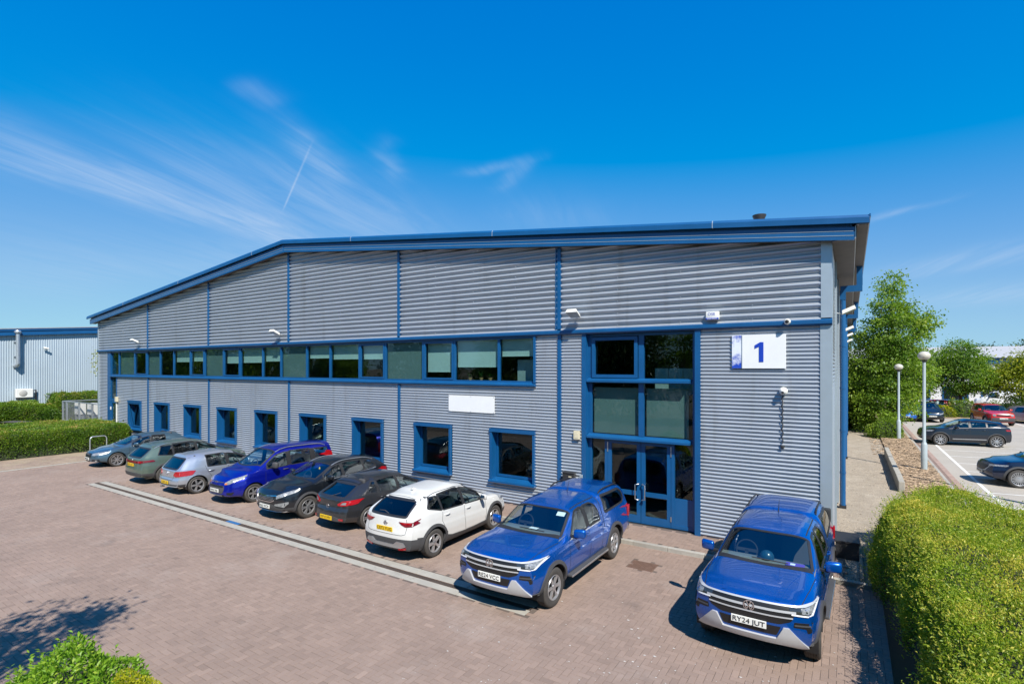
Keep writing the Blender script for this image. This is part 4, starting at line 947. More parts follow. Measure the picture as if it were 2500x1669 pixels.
    def handles(s, us, z, mat, dz=0):
        for i, u in enumerate(us):
            for ax, sg in (('L', 1), ('R', -1)):
                l, n_ = s.hit(ax, u, z + dz * i)
                MB().tube([(.10, -.01 * sg, 0), (.08, .022 * sg, .005), (0, .032 * sg, .008), (-.08, .022 * sg, .005), (-.10, -.01 * sg, 0)], .016, 6).build('door_handle', mat, s.root, smooth=60, loc=tuple(l))
    def seams(s, lines, w_=.010):
        for ln in lines: s.ribbons('door_gap', ln, w_, M['black'], .0015)
    def rails(s, u0, u1, yf, mat, h=.045, r=.016):
        for sg in (1, -1):
            pts = []
            for i in range(13):
                t = i / 12; u = u0 + (u1 - u0) * t; l, n_ = s.hit('T', u, sg * yf); pts.append((l.x, l.y, l.z + h * min(1, min(t, 1 - t) * 9) - .005))
            MB().tube(pts, r, 8).build('roof_rail', mat, s.root, smooth=60)
    def cabin(s, ud, zf, zd, useat, urear, wheel_side=-1, rows=2):
        hw = s.W / 2 - .12; zs = zf + .30; r = s.root
        MB().box(s.xu(urear + .45), s.xu(ud - .1), -hw, hw, zf - .05, zf).build('cabin_floor', M['seat'], r)
        d = MB().prism([(s.xu(ud - .35), zd - .02), (s.xu(ud - .05), zd + .03), (s.xu(ud + .18), zd + .0), (s.xu(ud + .24), zd - .1), (s.xu(ud + .18), zf), (s.xu(ud - .35), zf)], 'y', -hw + .02, hw - .02); d.build('dashboard', M['dash'], r)
        sw = MB(); n0 = 0; sw.tube([(.0, .19 * math.cos(a), .19 * math.sin(a)) for a in np.linspace(0, 2 * math.pi, 20, endpoint=False)], .016, 6, closed=True); sw.box(-.02, .02, -.18, .18, -.03, .03); sw.box(-.02, .02, -.03, .03, -.18, 0)
        sw.xf(Matrix.Rotation(R(-25), 4, 'Y')); sw.build('steering_wheel', M['trim'], r, loc=(s.xu(ud + .36), wheel_side * s.W * .2, zd + .02), smooth=50)
        def seat(u, y, w_):
            m = MB(); m.box(-.25, .27, -w_ / 2, w_ / 2, 0, .16, bev=.05); m.add([(-.22, -w_ / 2, .1), (-.10, -w_ / 2, .1), (-.30, -w_ / 2 * .86, .66), (-.40, -w_ / 2 * .86, .66), (-.22, w_ / 2, .1), (-.10, w_ / 2, .1), (-.30, w_ / 2 * .86, .66), (-.40, w_ / 2 * .86, .66)], [(0, 1, 2, 3), (7, 6, 5, 4), (0, 4, 5, 1), (1, 5, 6, 2), (2, 6, 7, 3), (3, 7, 4, 0)])
            m.build('seat', M['seat'], r, loc=(s.xu(u), y, zs - .14), smooth=50)
            for yy in ((0,) if w_ < .7 else (-w_ * .33, w_ * .33)):
                MB().box(-.055, .045, -.13, .13, 0, .17, bev=.04).build('headrest', M['seat'], r, loc=(s.xu(u) - .37, y + yy, zs + .56), smooth=50)
        seat(useat, s.W * .2, .5); seat(useat, -s.W * .2, .5)
        if rows > 1: seat(urear, 0, s.W - .5)
        l, n_ = s.hit('T', ud + .95, 0); MB().box(-.02, .02, -.12, .12, -.035, .035, bev=.012).build('rear_view_mirror', M['trim'], r, loc=(l.x, 0, l.z - .13))
_wm = {}
def wheel_meshes(style, Rw, tw):
    key = (style, round(Rw, 3), tw)
    if key in _wm: return _wm[key]
    rr = {'amarok': .63, 'low': .72}.get(style.split('-')[0], .66) * Rw
    t = MB(); o = -tw
    t.lathe([(rr, -tw + .02), (rr + .01, -tw + .005), (Rw * .9, -tw), (Rw * .975, -tw + .02), (Rw, -tw + .045)] + [(Rw - (.009 if k % 3 == 1 else 0), -tw + .045 + (tw - .09) * (k + e) / 13) for k in range(13) for e in (.08, .92)] + [(Rw, -.045), (Rw * .975, -.02), (Rw * .9, -.002), (rr + .02, -.006), (rr, -.018)], 40, 'y')
    # tread grooves
    tyre = t.mesh('wheel', M['tyre'], smooth=40)
    r = MB(); nsp = int(style.split('-')[1]); kind = style.split('-')[2] if len(style.split('-')) > 2 else 's'
    r.cm = 1; r.lathe([(rr - .005, -tw + .03), (rr - .03, -tw * .6), (rr - .035, -.09), (.04, -.095)], 32, 'y')
    r.cm = 0; r.lathe([(rr + .004, -.016), (rr - .002, -.006), (rr - .016, -.012), (rr - .026, -.05)], 40, 'y')
    for k in range(nsp):
        a = 2 * math.pi * k / nsp + math.pi / 2
        def bar(off, w0, w1, tw_=0):
            i0 = len(r.v); r0, r1 = .045, rr - .012
            r.add([(-w0, -.022, r0), (w0, -.022, r0), (w1, -.016, r1), (-w1, -.016, r1), (-w0 * 1.2, -.06, r0), (w0 * 1.2, -.06, r0), (w1 * 1.1, -.055, r1), (-w1 * 1.1, -.055, r1)], [(0, 1, 2, 3), (0, 4, 5, 1), (1, 5, 6, 2), (2, 6, 7, 3), (3, 7, 4, 0)])
            r.xf(Matrix.Rotation(a + off, 4, 'Y') @ Matrix.Rotation(tw_, 4, 'Y'), i0)
        sc_ = Rw / .35
        if kind == 't': bar(.15, .011 * sc_, .012 * sc_); bar(-.15, .011 * sc_, .012 * sc_)
        elif kind == 'k': bar(0, .018 * sc_, .024 * sc_)
        elif kind == 'w': bar(0, .024 * sc_, .040 * sc_)
        else: bar(0, .020 * sc_, .014 * sc_)
    dark = kind in 'd' ; rim = r.mesh('rim', [M['rimd'] if dark else M['rim'], M['rimd']], smooth=40)
    h = MB(); h.lathe([(.062 * Rw / .35, -.045), (.06 * Rw / .35, -.014), (.03, -.008), (0, -.008)], 18, 'y'); hub = h.mesh('hub', M['satin'], smooth=40)
    _wm[key] = (tyre, rim, hub); return _wm[key]
def ring(mb, r, w_, n=28, d=.006):
    mb.lathe([(r - w_, -d), (r - w_, d), (r, d), (r, -d), (r - w_, -d)], n, 'x'); return mb
def stroke(mb, pts, w_, d=.006):
    for a, b in zip(pts, pts[1:]):
        a, b = Vector(a), Vector(b); t = (b - a).normalized(); q = Vector((-t.y, t.x)) * w_ / 2; a2, b2 = a - t * w_ * .25, b + t * w_ * .25
        P4 = [a2 - q, b2 - q, b2 + q, a2 + q]; mb.add([(d, p.x, p.y) for p in P4] + [(-d, p.x, p.y) for p in P4], [(0, 1, 2, 3), (0, 4, 5, 1), (1, 5, 6, 2), (2, 6, 7, 3), (3, 7, 4, 0)])
    return mb
def emblem(car, ax, z, kind, r=.06, y=0, mat=None):
    l, n_ = car.hit(ax, y, z); mb = MB()
    if kind == 'vw':
        ring(mb, r, r * .13); k = r * .86
        stroke(mb, [(-.46 * k, .86 * k), (0, .08 * k), (.46 * k, .86 * k)], r * .17); stroke(mb, [(-.92 * k, .35 * k), (-.42 * k, -.82 * k), (0, .02 * k), (.42 * k, -.82 * k), (.92 * k, .35 * k)], r * .17)
    elif kind == 'bar': ring(mb, r, r * .14); stroke(mb, [(-r * 1.15, 0), (r * 1.15, 0)], r * .32)
    elif kind == 'wing': ring(mb, r, r * .14); stroke(mb, [(-.8 * r, .35 * r), (-.25 * r, .3 * r), (0, -.2 * r), (.25 * r, .3 * r), (.8 * r, .35 * r)], r * .16)
    elif kind == 'oval': ring(mb, r, r * .18); stroke(mb, [(-.6 * r, 0), (.6 * r, 0)], r * .3); mb.v = [(a, b * 1.7, c * .75) for a, b, c in mb.v]
    elif kind == 'four':
        for i in range(4):
            i0 = len(mb.v); ring(mb, r, r * .18, 18); mb.v[i0:] = [(a, b + (i - 1.5) * r * 1.45, c) for a, b, c in mb.v[i0:]]
    sg = 1 if ax == 'F' else -1
    e = mb.build('emblem', mat or M['chrome'], car.root, loc=(l.x + sg * .016, y, z)); e.rotation_euler = (0, 0, 0 if sg > 0 else math.pi)
def dlo(car, uf, b1, b2, c1, c2, eb, et, drop=.115, bz=.02, q=None):
    """side glass outlines between belt and roof: front, rear, quarter"""
    top = lambda u: float(car.top(u)) - drop; bel = lambda u: float(car.belt(u)) + bz
    us = np.arange(uf, b1, .06); f = [(u, top(u)) for u in list(us) + [b1] if top(u) > bel(u) + .03]
    u0 = f[0][0] - .04
    P1 = [(u0, bel(u0))] + f + [(b1, bel(b1))]
    us = list(np.arange(b2, c1, .08)) + [c1]
    P2 = [(b2, bel(b2))] + [(u, top(u)) for u in us] + [(c1, bel(c1))]
    out = [P1, P2]
    if q:
        us = list(np.arange(c2, et, .08)) + [et]
        out.append([(c2, bel(c2))] + [(u, top(u) - .02) for u in us] + [(eb, bel(eb) + q)])
    return out
def glaze_set(car, polys, ws, rear, dark_rear=False, rearmat=None, pillar=None):
    gm = [M['cglass'], M['cglass_dark'] if dark_rear else M['cglass'], M['cglass_dark'] if dark_rear else M['cglass']]
    for p, m in zip(polys, gm): car.glaze('side_window', 'S', rounded(p, .03), m)
    car.glaze('windscreen', 'T', ws, M['cglass'], M['trim'], .05)
    if rear: car.glaze('rear_window', 'B', rounded(rear, .06), rearmat or (M['cglass_dark'] if dark_rear else M['cglass']), M['trim'], .05)
    if pillar:
        for p in pillar: car.sides('door_pillar', p, M['trim'], .0025, .08)
def wsoutline(car, uc, ut, wb, wt, bow=.10):
    b = [(uc + bow * (abs(y) / wb) ** 2, y) for y in np.linspace(-wb, wb, 9)]; t = [(ut + .06 * (abs(y) / wt) ** 2, y) for y in np.linspace(wt, -wt, 9)]
    return b + t
G1 = 'vehicles parked along the front of the building'
# ---- the two blue pickups
M['guard'] = pm('silver_guard', (.50, .51, .52), .4, .25, var=.04)
p_ama = paint('pickup_blue', (.000, .085, .40), .5, .26)
def pickup(label, loc, rz, reg, steer, extras):
    P = dict(L=5.35, W=1.93, R=.39, axles=(.95, 4.22), zb=.36, paint=p_ama, wheel='amarok-6-k', tw=.25, steer=steer,
        top=[(0, 1.10), (.08, 1.135), (.5, 1.19), (1.0, 1.225), (1.36, 1.245), (1.46, 1.265), (2.10, 1.615), (2.24, 1.665), (2.6, 1.715), (3.0, 1.73), (3.52, 1.72), (3.56, 1.70), (3.60, 1.70), (3.64, 1.755), (4.2, 1.78), (4.9, 1.765), (5.25, 1.73), (5.35, 1.70)], s_top=.03,
        belt=[(0, 1.02), (.4, 1.09), (1.2, 1.115), (1.7, 1.12), (3.5, 1.13), (5.35, 1.15)],
        plan=[(0, .90), (.12, .94), (.5, .98), (.9, .995), (4.6, .995), (5.2, .98), (5.35, .95)], roofw=[(0, .90), (1.2, .90), (1.7, .84), (2.3, .80), (3.5, .79), (3.7, .84), (5.35, .84)],
        nexp=[(0, 4), (1.2, 4), (1.6, 5.5), (5.35, 6)], front=[(.36, .20), (.46, .07), (.58, .02), (.72, 0), (.92, .0), (1.02, .02), (1.09, .07), (1.14, .12)], cf=.24, pf=2.6,
        rear=[(.36, .12), (.5, .02), (1.15, .0), (1.25, .03), (1.8, .2)], cr=.05, ub=.8, lipw=.075, lipm=M['plastic'], lipo=.03, lipa=-14, gap=.07, flare=.02,
        g=[(0, .90), (.06, .95), (.2, .985), (.45, 1.0), (.60, .995), (.64, .982), (.85, .965), (1, .935)])
    c = Car('pickup_truck', label, 'pickup', P, loc, rz, G1, du=.03)
    f = [(1.80, 1.15), (2.20, 1.49), (2.36, 1.565), (2.62, 1.595), (2.66, 1.595), (2.66, 1.155)]; r_ = [(2.78, 1.155), (2.78, 1.60), (3.16, 1.59), (3.32, 1.52), (3.42, 1.36), (3.42, 1.165)]
    cn = [(3.74, 1.25), (3.76, 1.63), (4.88, 1.61), (5.05, 1.52), (5.08, 1.36), (4.95, 1.27)]
    c.glaze('side_window', 'S', rounded(f, .04)); c.glaze('side_window', 'S', rounded(r_, .04)); c.glaze('canopy_window', 'S', rounded(cn, .07), M['cglass_dark'], M['trim'], .05)
    c.sides('door_pillar', [(2.665, 1.16), (2.665, 1.595), (2.775, 1.60), (2.775, 1.16)], M['trim'], .0025, .08)
    c.ribbons('chrome_strip', [(1.74, 1.125), (2.7, 1.13), (3.42, 1.14)], .022, M['chrome'], .008)
    c.glaze('windscreen', 'T', wsoutline(c, 1.38, 2.12, .78, .66, .14), M['cglass'], M['trim'], .05)
    c.ribbon('windscreen_base', 'T', [(1.34 + .14 * (abs(y) / .8) ** 2, y) for y in np.linspace(-.78, .78, 13)], .10, M['trim'], .004)
    # joints: doors, bonnet, canopy gap
    c.seams([[(1.70, 1.10), (1.66, .80), (1.62, .48)], [(2.72, 1.14), (2.72, .8), (2.68, .46)], [(3.46, 1.5), (3.50, 1.1), (3.48, .9), (3.42, .75), (3.36, .5)], [(1.62, .47), (2.68, .45), (3.36, .49)]])
    c.ribbons('canopy_gap', [(3.585, 1.74), (3.585, 1.2), (3.57, .95)], .022, M['black'], .002)
    for sg in (1, -1):
        c.ribbon('bonnet_gap', 'T', [(.16, .72 * sg), (.7, .80 * sg), (1.30, .84 * sg)], .011, M['black'], .0015)
        c.ribbon('bonnet_crease', 'T', [(.13, .40 * sg), (.8, .50 * sg), (1.26, .60 * sg)], .06, c.paint, .006)
        c.ribbon('roof_ditch', 'T', [(2.3, .61 * sg), (3.0, .63 * sg), (3.5, .63 * sg)], .02, M['trim'], .003)
    # grille with two chrome bars, lamps at its ends
    c.patch('grille', 'F', rounded([(-.62, 1.065), (.62, 1.065), (.66, 0.985), (.60, 0.845), (.44, 0.785), (-.44, 0.785), (-.60, 0.845), (-.66, 0.985)], .03), M['grille'], .004)
    for z, w_, hw in ((1.07, .024, .90), (.985, .034, .66), (.90, .018, .62)): c.ribbon('grille_bar', 'F', [(-hw, z), (-hw * .5, z - .004), (hw * .5, z - .004), (hw, z)], w_, M['guard'], .016)
    c.pair('headlamp', 'F', rounded([(.56, 1.060), (.905, 1.070), (.88, 0.950), (.60, 0.960)], .015), M['lampd'], .010)
    c.pair('lamp_reflector', 'F', rounded([(.72, 1.050), (.89, 1.057), (.868, 0.975), (.74, 0.980)], .01), M['lamp'], .014)
    for sg in (1, -1): c.ribbon('daylight_strip', 'F', [(sg * .60, 0.958), (sg * .86, 0.947), (sg * .90, 1.055)], .020, M['white'], .018)
    # bumper: silver guard, lower mouth, side vents
    c.patch('bumper_mouth', 'F', rounded([(-.46, 0.745), (.46, 0.745), (.40, 0.605), (-.40, 0.605)], .02), M['grille'], .006)
    c.patch('skid_guard', 'F', rounded([(-.83, .45), (-.57, .745), (-.49, .745), (-.395, .56), (.395, .56), (.49, .745), (.57, .745), (.83, .45), (.73, .44), (.46, .47), (-.46, .47), (-.73, .44)], .012), M['guard'], .035, None, .04)
    c.patch('lower_lip', 'F', [(-.88, 0.450), (-.72, 0.505), (.72, 0.505), (.88, 0.450), (.7, 0.415), (-.7, 0.415)], M['plastic'], .012)
    c.pair('bumper_vent', 'F', rounded([(.64, 0.845), (.88, 0.845), (.87, 0.705), (.82, 0.685), (.80, 0.755), (.63, 0.765)], .015), M['grille'], .004)
    for sg in (1, -1): c.ribbon('vent_bar', 'F', [(sg * .64, 0.800), (sg * .86, 0.800)], .02, M['plastic'], .014)
    emblem(c, 'F', .98, 'vw', .085); c.plate('F', .735, reg, M['plate_w'])
    # flanks
    c.mirror(1.86, 1.19, c.paint, .20, (.13, .25, .19)); c.handles((2.52, 3.34), 1.04, c.paint, .01)
    for ax, sg in (('L', 1), ('R', -1)):
        st = MB(); st.box(s_x := c.xu(3.62), c.xu(1.58), .80 * sg, 1.02 * sg, .40, .46, bev=.02); st.build('side_step', M['plastic'], c.root, smooth=40)
        MB().box(c.xu(3.60), c.xu(1.60), 1.005 * sg, 1.03 * sg, .395, .44, bev=.008).build('step_edge', M['satin'], c.root)
        MB().box(c.xu(1.41), c.xu(1.385), .66 * sg, .90 * sg, .18, .48).build('mud_flap', M['black'], c.root); MB().box(c.xu(4.70), c.xu(4.675), .66 * sg, .90 * sg, .20, .50).build('mud_flap', M['black'], c.root)
    c.pair('tail_lamp', 'B', [(.74, 1.16), (.93, 1.16), (.93, .80), (.78, .80)], M['tail'], .012); [MB().box(-2.64, -2.50, sg * .90, sg * .945, .84, 1.14, bev=.02).build('tail_lamp_side', M['tail'], c.root, smooth=40) for sg in (1, -1)]
    c.glaze('canopy_rear_window', 'B', rounded([(-.66, 1.24), (.66, 1.24), (.60, 1.60), (-.60, 1.60)], .06), M['cglass_dark'])
    MB().box(-2.72, -2.60, -.9, .9, .45, .62, bev=.03).build('rear_bumper', M['chrome'], c.root, smooth=40)
    c.rails(3.78, 5.05, .66, M['trim'], .05, .018)
    l, n_ = c.hit('T', 3.42, 0.0); MB().tube([(0, 0, 0), (-.05, 0, .10), (-.12, 0, .24)], [.012, .007, .004], 6).build('aerial', M['trim'], c.root, loc=tuple(l), smooth=40)
    for sg in (1, -1): MB().tube([(c.xu(1.50), .05 * sg + .35, 1.275), (c.xu(1.47), .05 * sg - .15, 1.29)], .010, 6).build('wiper', M['trim'], c.root)
    c.cabin(1.70, .62, 1.20, 2.46, 3.22)
    extras(c); c.root.scale = (.96, .985, .985); return c.finish()
def ex1(c):
    l, n_ = c.hit('T', 2.06, .50); q = MB().box(-.07, .07, -.10, .10, -.002, .002).build('paper_permit', M['white'], c.root, loc=(l.x - .05, l.y, l.z - .03)); q.rotation_euler = (0, R(33), 0)
    MB().box(-.06, .06, -.10, .10, 0, .004).build('paper_note', M['white'], c.root, loc=(c.xu(1.72), .02, 1.235))
def ex2(c):
    MB().lathe([(.125, 0), (.122, .06), (.09, .12), (.04, .145), (0, .15)], 20).build('hard_hat', pm('navy_helmet', (.01, .05, .09), .3, coat=.5), c.root, loc=(c.xu(1.72), .02, 1.235), smooth=50)
    q = MB().box(-.055, .055, -.15, .15, 0, .004).build('purple_card', pm('purple_card', (.12, .07, .42), .5), c.root, loc=(c.xu(1.60), .50, 1.245)); q.rotation_euler = (0, R(12), 0)
    q = MB().box(-.03, .03, -.08, .0, .0041, .0048).build('card_label', M['white'], c.root, loc=(c.xu(1.60), .50, 1.245)); q.rotation_euler = (0, R(12), 0)
pickup('metallic blue double-cab pickup with canopy, registration RE24 VCC, beside the white crossover', (-5.42, -4.16, 0), R(-90), 'RE24 VCC', -3, ex1)
pickup('metallic blue double-cab pickup with canopy, registration RY24 JUT, by the corner hedge', (-.88, -3.40, 0), R(-91.5), 'RY24 JUT', 4, ex2)

# ---- helper for ordinary cars: one table of numbers each
def car(name, label, cat, loc, rz, group, col, L, W, hood, cowl, wst, roof, rr, belt, wb, fo, Rt, wheel, rear, front, zb=.24, du=.035, paintm=None, **k):
    top = [(0, hood[0]), (.10, hood[0] + .035), (cowl[0] * .55, hood[1]), (cowl[0], cowl[1]), (wst[0], wst[1]), (wst[0] + .25, wst[1] + (roof[1] - wst[1]) * .55), (roof[0], roof[1]), ((roof[0] + L) / 2, roof[1] * .62 + rr * .38 + .004), (L, rr)]
    P = dict(L=L, W=W, R=Rt, axles=(fo, fo + wb), zb=zb, paint=paintm or paint(name + '_paint', col, k.get('metal', .4), .3), wheel=wheel, top=top, belt=belt,
        plan=k.get('plan', [(0, .80), (.12, .88), (.45, .965), (.9, 1.0), (L - 1.1, 1.0), (L - .45, .965), (L - .12, .90), (L, .84)]),
        roofw=[(0, .92), (cowl[0], .90), (wst[0], k.get('rw', .76)), (L - .8, k.get('rw', .76)), (L, k.get('rw', .76) - .02)], nexp=[(0, 3.2), (cowl[0], 3.4), (cowl[0] + .5, 4.6), (L, 5.2)], front=front, rear=rear)
    P.update({q: v for q, v in k.items() if q in ('cf', 'pf', 'cr', 'pr', 'ua', 'ub', 'lipw', 'lipm', 'lipo', 'lipa', 'gap', 'flare', 'g', 'tw', 'steer', 's_top', 'NS', 'NT', 'NC', 'crown', 'lower')})
    return Car(name, label, cat, P, loc, rz, group, du)
def std(c, ucowl, uwst, wsb, wst_, d, rear=None, dark=False, bow=.12, seat=None, zd=.95, drop=.115, q=None, zf=.42):
    P = dlo(c, *d, drop=drop, q=q); b1, b2, c1, c2 = d[1:5]
    top = lambda u: float(c.top(u)) - drop; bel = lambda u: float(c.belt(u)) + .02
    pil = [[(b1 + .005, bel(b1)), (b1 + .005, top(b1)), (b2 - .005, top(b2)), (b2 - .005, bel(b2))]]
    if q: pil.append([(c1 + .005, bel(c1)), (c1 + .005, top(c1)), (c2 - .005, top(c2) - .02), (c2 - .005, bel(c2))])
    glaze_set(c, P, wsoutline(c, ucowl, uwst, wsb, wst_, bow), rear, dark, None, pil)
    c.cabin(ucowl + .25, zf, zd, seat or (b1 - .15), (c1 - .05)); return P
FR = lambda z0, zh, n=.0: [(z0, .16), (z0 + .08, .05), (z0 + .22, .0), (zh - .28, .02), (zh - .14, .07), (zh - .04, .16), (zh, .24)]

# white crossover, tail to the camera
c = car('crossover_car', 'white crossover with black lower cladding and yellow plate CE72 YUG', 'car', (-9.20, -3.68, 0), R(91), G1, (.60, .60, .58), 4.425, 1.84,
    (.88, 1.0), (1.05, 1.06), (1.95, 1.50), (2.45, 1.60), 1.47, [(0, .80), (.6, .93), (1.4, .99), (3.0, 1.06), (4.425, 1.12)], 2.665, .90, .35, 'alloy-5-w',
    [(.24, .12), (.34, .03), (.55, .0), (.72, .01), (.80, .04), (1.08, .10), (1.16, .16), (1.40, .58), (1.5, .66)], FR(.24, .90), metal=.0, lipw=.07, lipm=M['plastic'], lipo=.022, lipa=-16, flare=.02, ub=1.4, cr=.20, lower=lambda u, y, z: (u > 3.6 and z < .60) or (u < .7 and z < .50) or z < .36)
std(c, 1.12, 1.93, .72, .58, (1.55, 2.30, 2.38, 3.22, 3.26, 3.72, 3.50), [(-.60, 1.10), (.60, 1.10), (.54, 1.40), (-.54, 1.40)], True, q=.10, zd=.97)
c.patch('tailgate_spoiler', 'T', [(3.68, -.52), (3.68, .52), (3.80, .54), (3.80, -.54)], c.paint, .02)
c.pair('tail_lamp', 'B', rounded([(.40, .99), (.60, .985), (.80, 1.0), (.82, .96), (.76, .90), (.60, .885), (.48, .93)], .01), M['taild'], .014, .04); c.pair('tail_lamp_core', 'B', [(.44, .985), (.62, .98), (.74, .985), (.72, .95), (.55, .95)], M['tail'], .018)
c.sides('tail_lamp_side', [(4.00, 1.035), (4.0, 1.05), (4.20, 1.01), (4.21, .94), (4.14, .985)], M['taild'], .008)
c.patch('bumper_insert', 'B', rounded([(-.58, .52), (-.40, .54), (-.30, .46), (.30, .46), (.40, .54), (.58, .52), (.64, .43), (.5, .38), (-.5, .38), (-.64, .43)], .02), M['satin'], .022)
c.pair('reflector', 'B', [(.44, .375), (.64, .395), (.64, .36), (.44, .34)], M['tail'], .028)
c.sides('sill_cladding', [(1.28, .25), (1.30, .40), (2.2, .36), (2.9, .40), (3.22, .48), (3.25, .25)], M['plastic'], .010)
c.ribbon('tailgate_gap', 'B', [(-.60, 1.06), (-.64, .9), (-.62, .72), (-.52, .69), (.52, .69), (.62, .72), (.64, .9), (.60, 1.06)], .010, M['black'], .0015)
c.seams([[(2.34, 1.02), (2.36, .7), (2.30, .34)], [(3.24, 1.06), (3.30, .85), (3.20, .66), (3.08, .50)], [(1.38, .98), (1.36, .6), (1.42, .36)]]); c.handles((2.18, 3.08), .93, c.paint, .03)
emblem(c, 'B', .93, 'bar', .055); c.plate('B', .80, 'CE72 YUG', M['plate_y'], 0, -6); c.mirror(1.62, 1.06, c.paint)
for sg in (1, -1): c.ribbon('roof_ditch', 'T', [(1.95, .56 * sg), (2.6, .58 * sg), (3.55, .56 * sg)], .018, M['trim'], .003)
l, n_ = c.hit('B', -.1, 1.16); MB().tube([(l.x - .02, -.02, 1.13), (l.x + .02, .15, 1.17), (l.x + .03, .34, 1.155)], .010, 6).build('rear_wiper', M['plastic'], c.root)
l, n_ = c.hit('T', 3.35, 0); MB().prism([(-.10, 0), (.08, 0), (-.06, .06), (-.10, .065)], 'y', -.025, .025).build('roof_fin', c.paint, c.root, loc=tuple(l))
c.pair('headlamp', 'F', [(.45, .80), (.80, .84), (.80, .78), (.5, .76)], M['lamp'], .01); c.finish()

# dark grey hatchback, tail to the camera
c = car('hatchback_car', 'dark grey hatchback with clear-red tail lamps and yellow plate WP10 MPV', 'car', (-12.24, -2.91, 0), R(88), G1, (.040, .040, .043), 4.46, 1.76,
    (.74, .86), (1.10, .95), (2.05, 1.38), (2.55, 1.46), 1.36, [(0, .66), (.6, .80), (1.4, .88), (3.0, .95), (4.46, 1.0)], 2.64, .94, .325, 'low-5-t',
    [(.22, .10), (.32, .02), (.52, .0), (.62, .02), (.70, .07), (.92, .10), (.98, .16), (1.26, .72), (1.36, .80)], FR(.22, .76), ub=1.6, cr=.22, flare=.02, metal=.5)
std(c, 1.18, 2.02, .68, .56, (1.55, 2.38, 2.46, 3.18, 3.23, 3.62, 3.34), [(-.56, .97), (.56, .97), (.50, 1.26), (-.50, 1.26)], False, q=.04, zd=.86, zf=.36)
c.patch('tailgate_spoiler', 'T', [(3.56, -.50), (3.56, .50), (3.70, .52), (3.70, -.52)], c.paint, .02)
c.pair('tail_lamp', 'B', rounded([(.38, .80), (.56, .90), (.82, .93), (.80, .80), (.62, .77), (.44, .76)], .02), M['tail'], .014, .04); c.pair('tail_lamp_clear', 'B', [(.50, .80), (.66, .80), (.68, .87), (.58, .87)], M['lamp'], .019)
c.ribbon('tailgate_gap', 'B', [(-.54, .94), (-.42, .74), (-.36, .60), (-.30, .57), (.30, .57), (.36, .60), (.42, .74), (.54, .94)], .010, M['black'], .0015)
c.patch('bumper_insert', 'B', rounded([(-.62, .40), (-.30, .47), (.30, .47), (.62, .40), (.58, .28), (-.58, .28)], .03), M['plastic'], .012); c.pair('reflector', 'B', [(.50, .42), (.64, .41), (.63, .36), (.50, .37)], M['tail'], .018)
c.plate('B', .41, 'WP10 MPV', M['plate_y']); emblem(c, 'B', .72, 'wing', .055); c.seams([[(2.42, .92), (2.44, .6), (2.38, .28)], [(3.22, .95), (3.26, .75), (3.12, .55), (3.05, .42)], [(1.42, .86), (1.40, .6), (1.46, .28)]]); c.handles((2.26, 3.06), .82, c.paint, .03)
c.mirror(1.62, .96, c.paint); l, n_ = c.hit('B', -.05, 1.0); MB().tube([(l.x - .02, .0, .985), (l.x + .03, -.15, 1.03), (l.x + .08, -.30, 1.09)], .010, 6).build('rear_wiper', M['plastic'], c.root)
c.pair('headlamp', 'F', [(.45, .66), (.76, .70), (.74, .60), (.5, .60)], M['lamp'], .01); c.finish()

# black SUV, nose to the camera
c = car('suv_car', 'black SUV with silver roof rails and white plate RE63 WCW', 'car', (-14.76, -3.27, 0), R(-91), G1, (.010, .013, .018), 4.44, 1.86,
    (.92, 1.04), (1.10, 1.10), (1.95, 1.52), (2.5, 1.62), 1.50, [(0, .84), (.6, .97), (1.4, 1.04), (3.2, 1.12), (4.44, 1.18)], 2.64, .92, .35, 'alloy-6-t',
    [(.26, .12), (.4, .02), (.7, .0), (1.05, .03), (1.15, .10), (1.40, .48), (1.52, .56)], [(.26, .14), (.36, .04), (.56, .0), (.70, .01), (.82, .05), (.90, .12), (.95, .2)], cf=.30, lipw=.07, lipm=M['plastic'], lipo=.020, lipa=-14, flare=.02, metal=.3)
std(c, 1.16, 1.93, .72, .60, (1.55, 2.26, 2.34, 3.16, 3.21, 3.74, 3.56), [(-.56, 1.14), (.56, 1.14), (.50, 1.42), (-.50, 1.42)], False, q=.06, zd=1.0)
c.ribbons('chrome_strip', [(1.50, 1.045), (2.3, 1.08), (3.2, 1.125), (3.7, 1.16)], .018, M['chrome'], .006); c.rails(2.0, 3.75, .585, M['satin'], .035, .018)
c.patch('grille', 'F', rounded([(-.48, .79), (-.16, .765), (0, .755), (.16, .765), (.48, .79), (.42, .66), (.30, .615), (-.30, .615), (-.42, .66)], .03), M['grille'], .006)
c.ribbon('grille_surround', 'F', rounded([(-.50, .80), (-.16, .775), (0, .76), (.16, .775), (.50, .80), (.43, .65), (.30, .605), (-.30, .605), (-.43, .65)], .03), .026, M['chrome'], .016, True)
for z in (.735, .70, .66): c.ribbon('grille_bar', 'F', [(-.40, z), (.40, z)], .010, M['satin'], .012)
c.pair('headlamp', 'F', rounded([(.50, .80), (.76, .92), (.865, .97), (.84, .86), (.68, .76), (.50, .70)], .02), M['lamp'], .012, .04)
c.pair('fog_lamp', 'F', rounded([(.46, .55), (.80, .62), (.80, .56), (.74, .46), (.62, .48), (.46, .50)], .015), M['lamp'], .010, .04)
c.patch('lower_bumper', 'F', rounded([(-.88, .42), (-.5, .44), (-.4, .52), (.4, .52), (.5, .44), (.88, .42), (.86, .28), (-.86, .28)], .02), M['plastic'], .008); c.ribbon('bumper_lip', 'F', [(-.74, .315), (-.4, .30), (.4, .30), (.74, .315)], .022, M['satin'], .016)
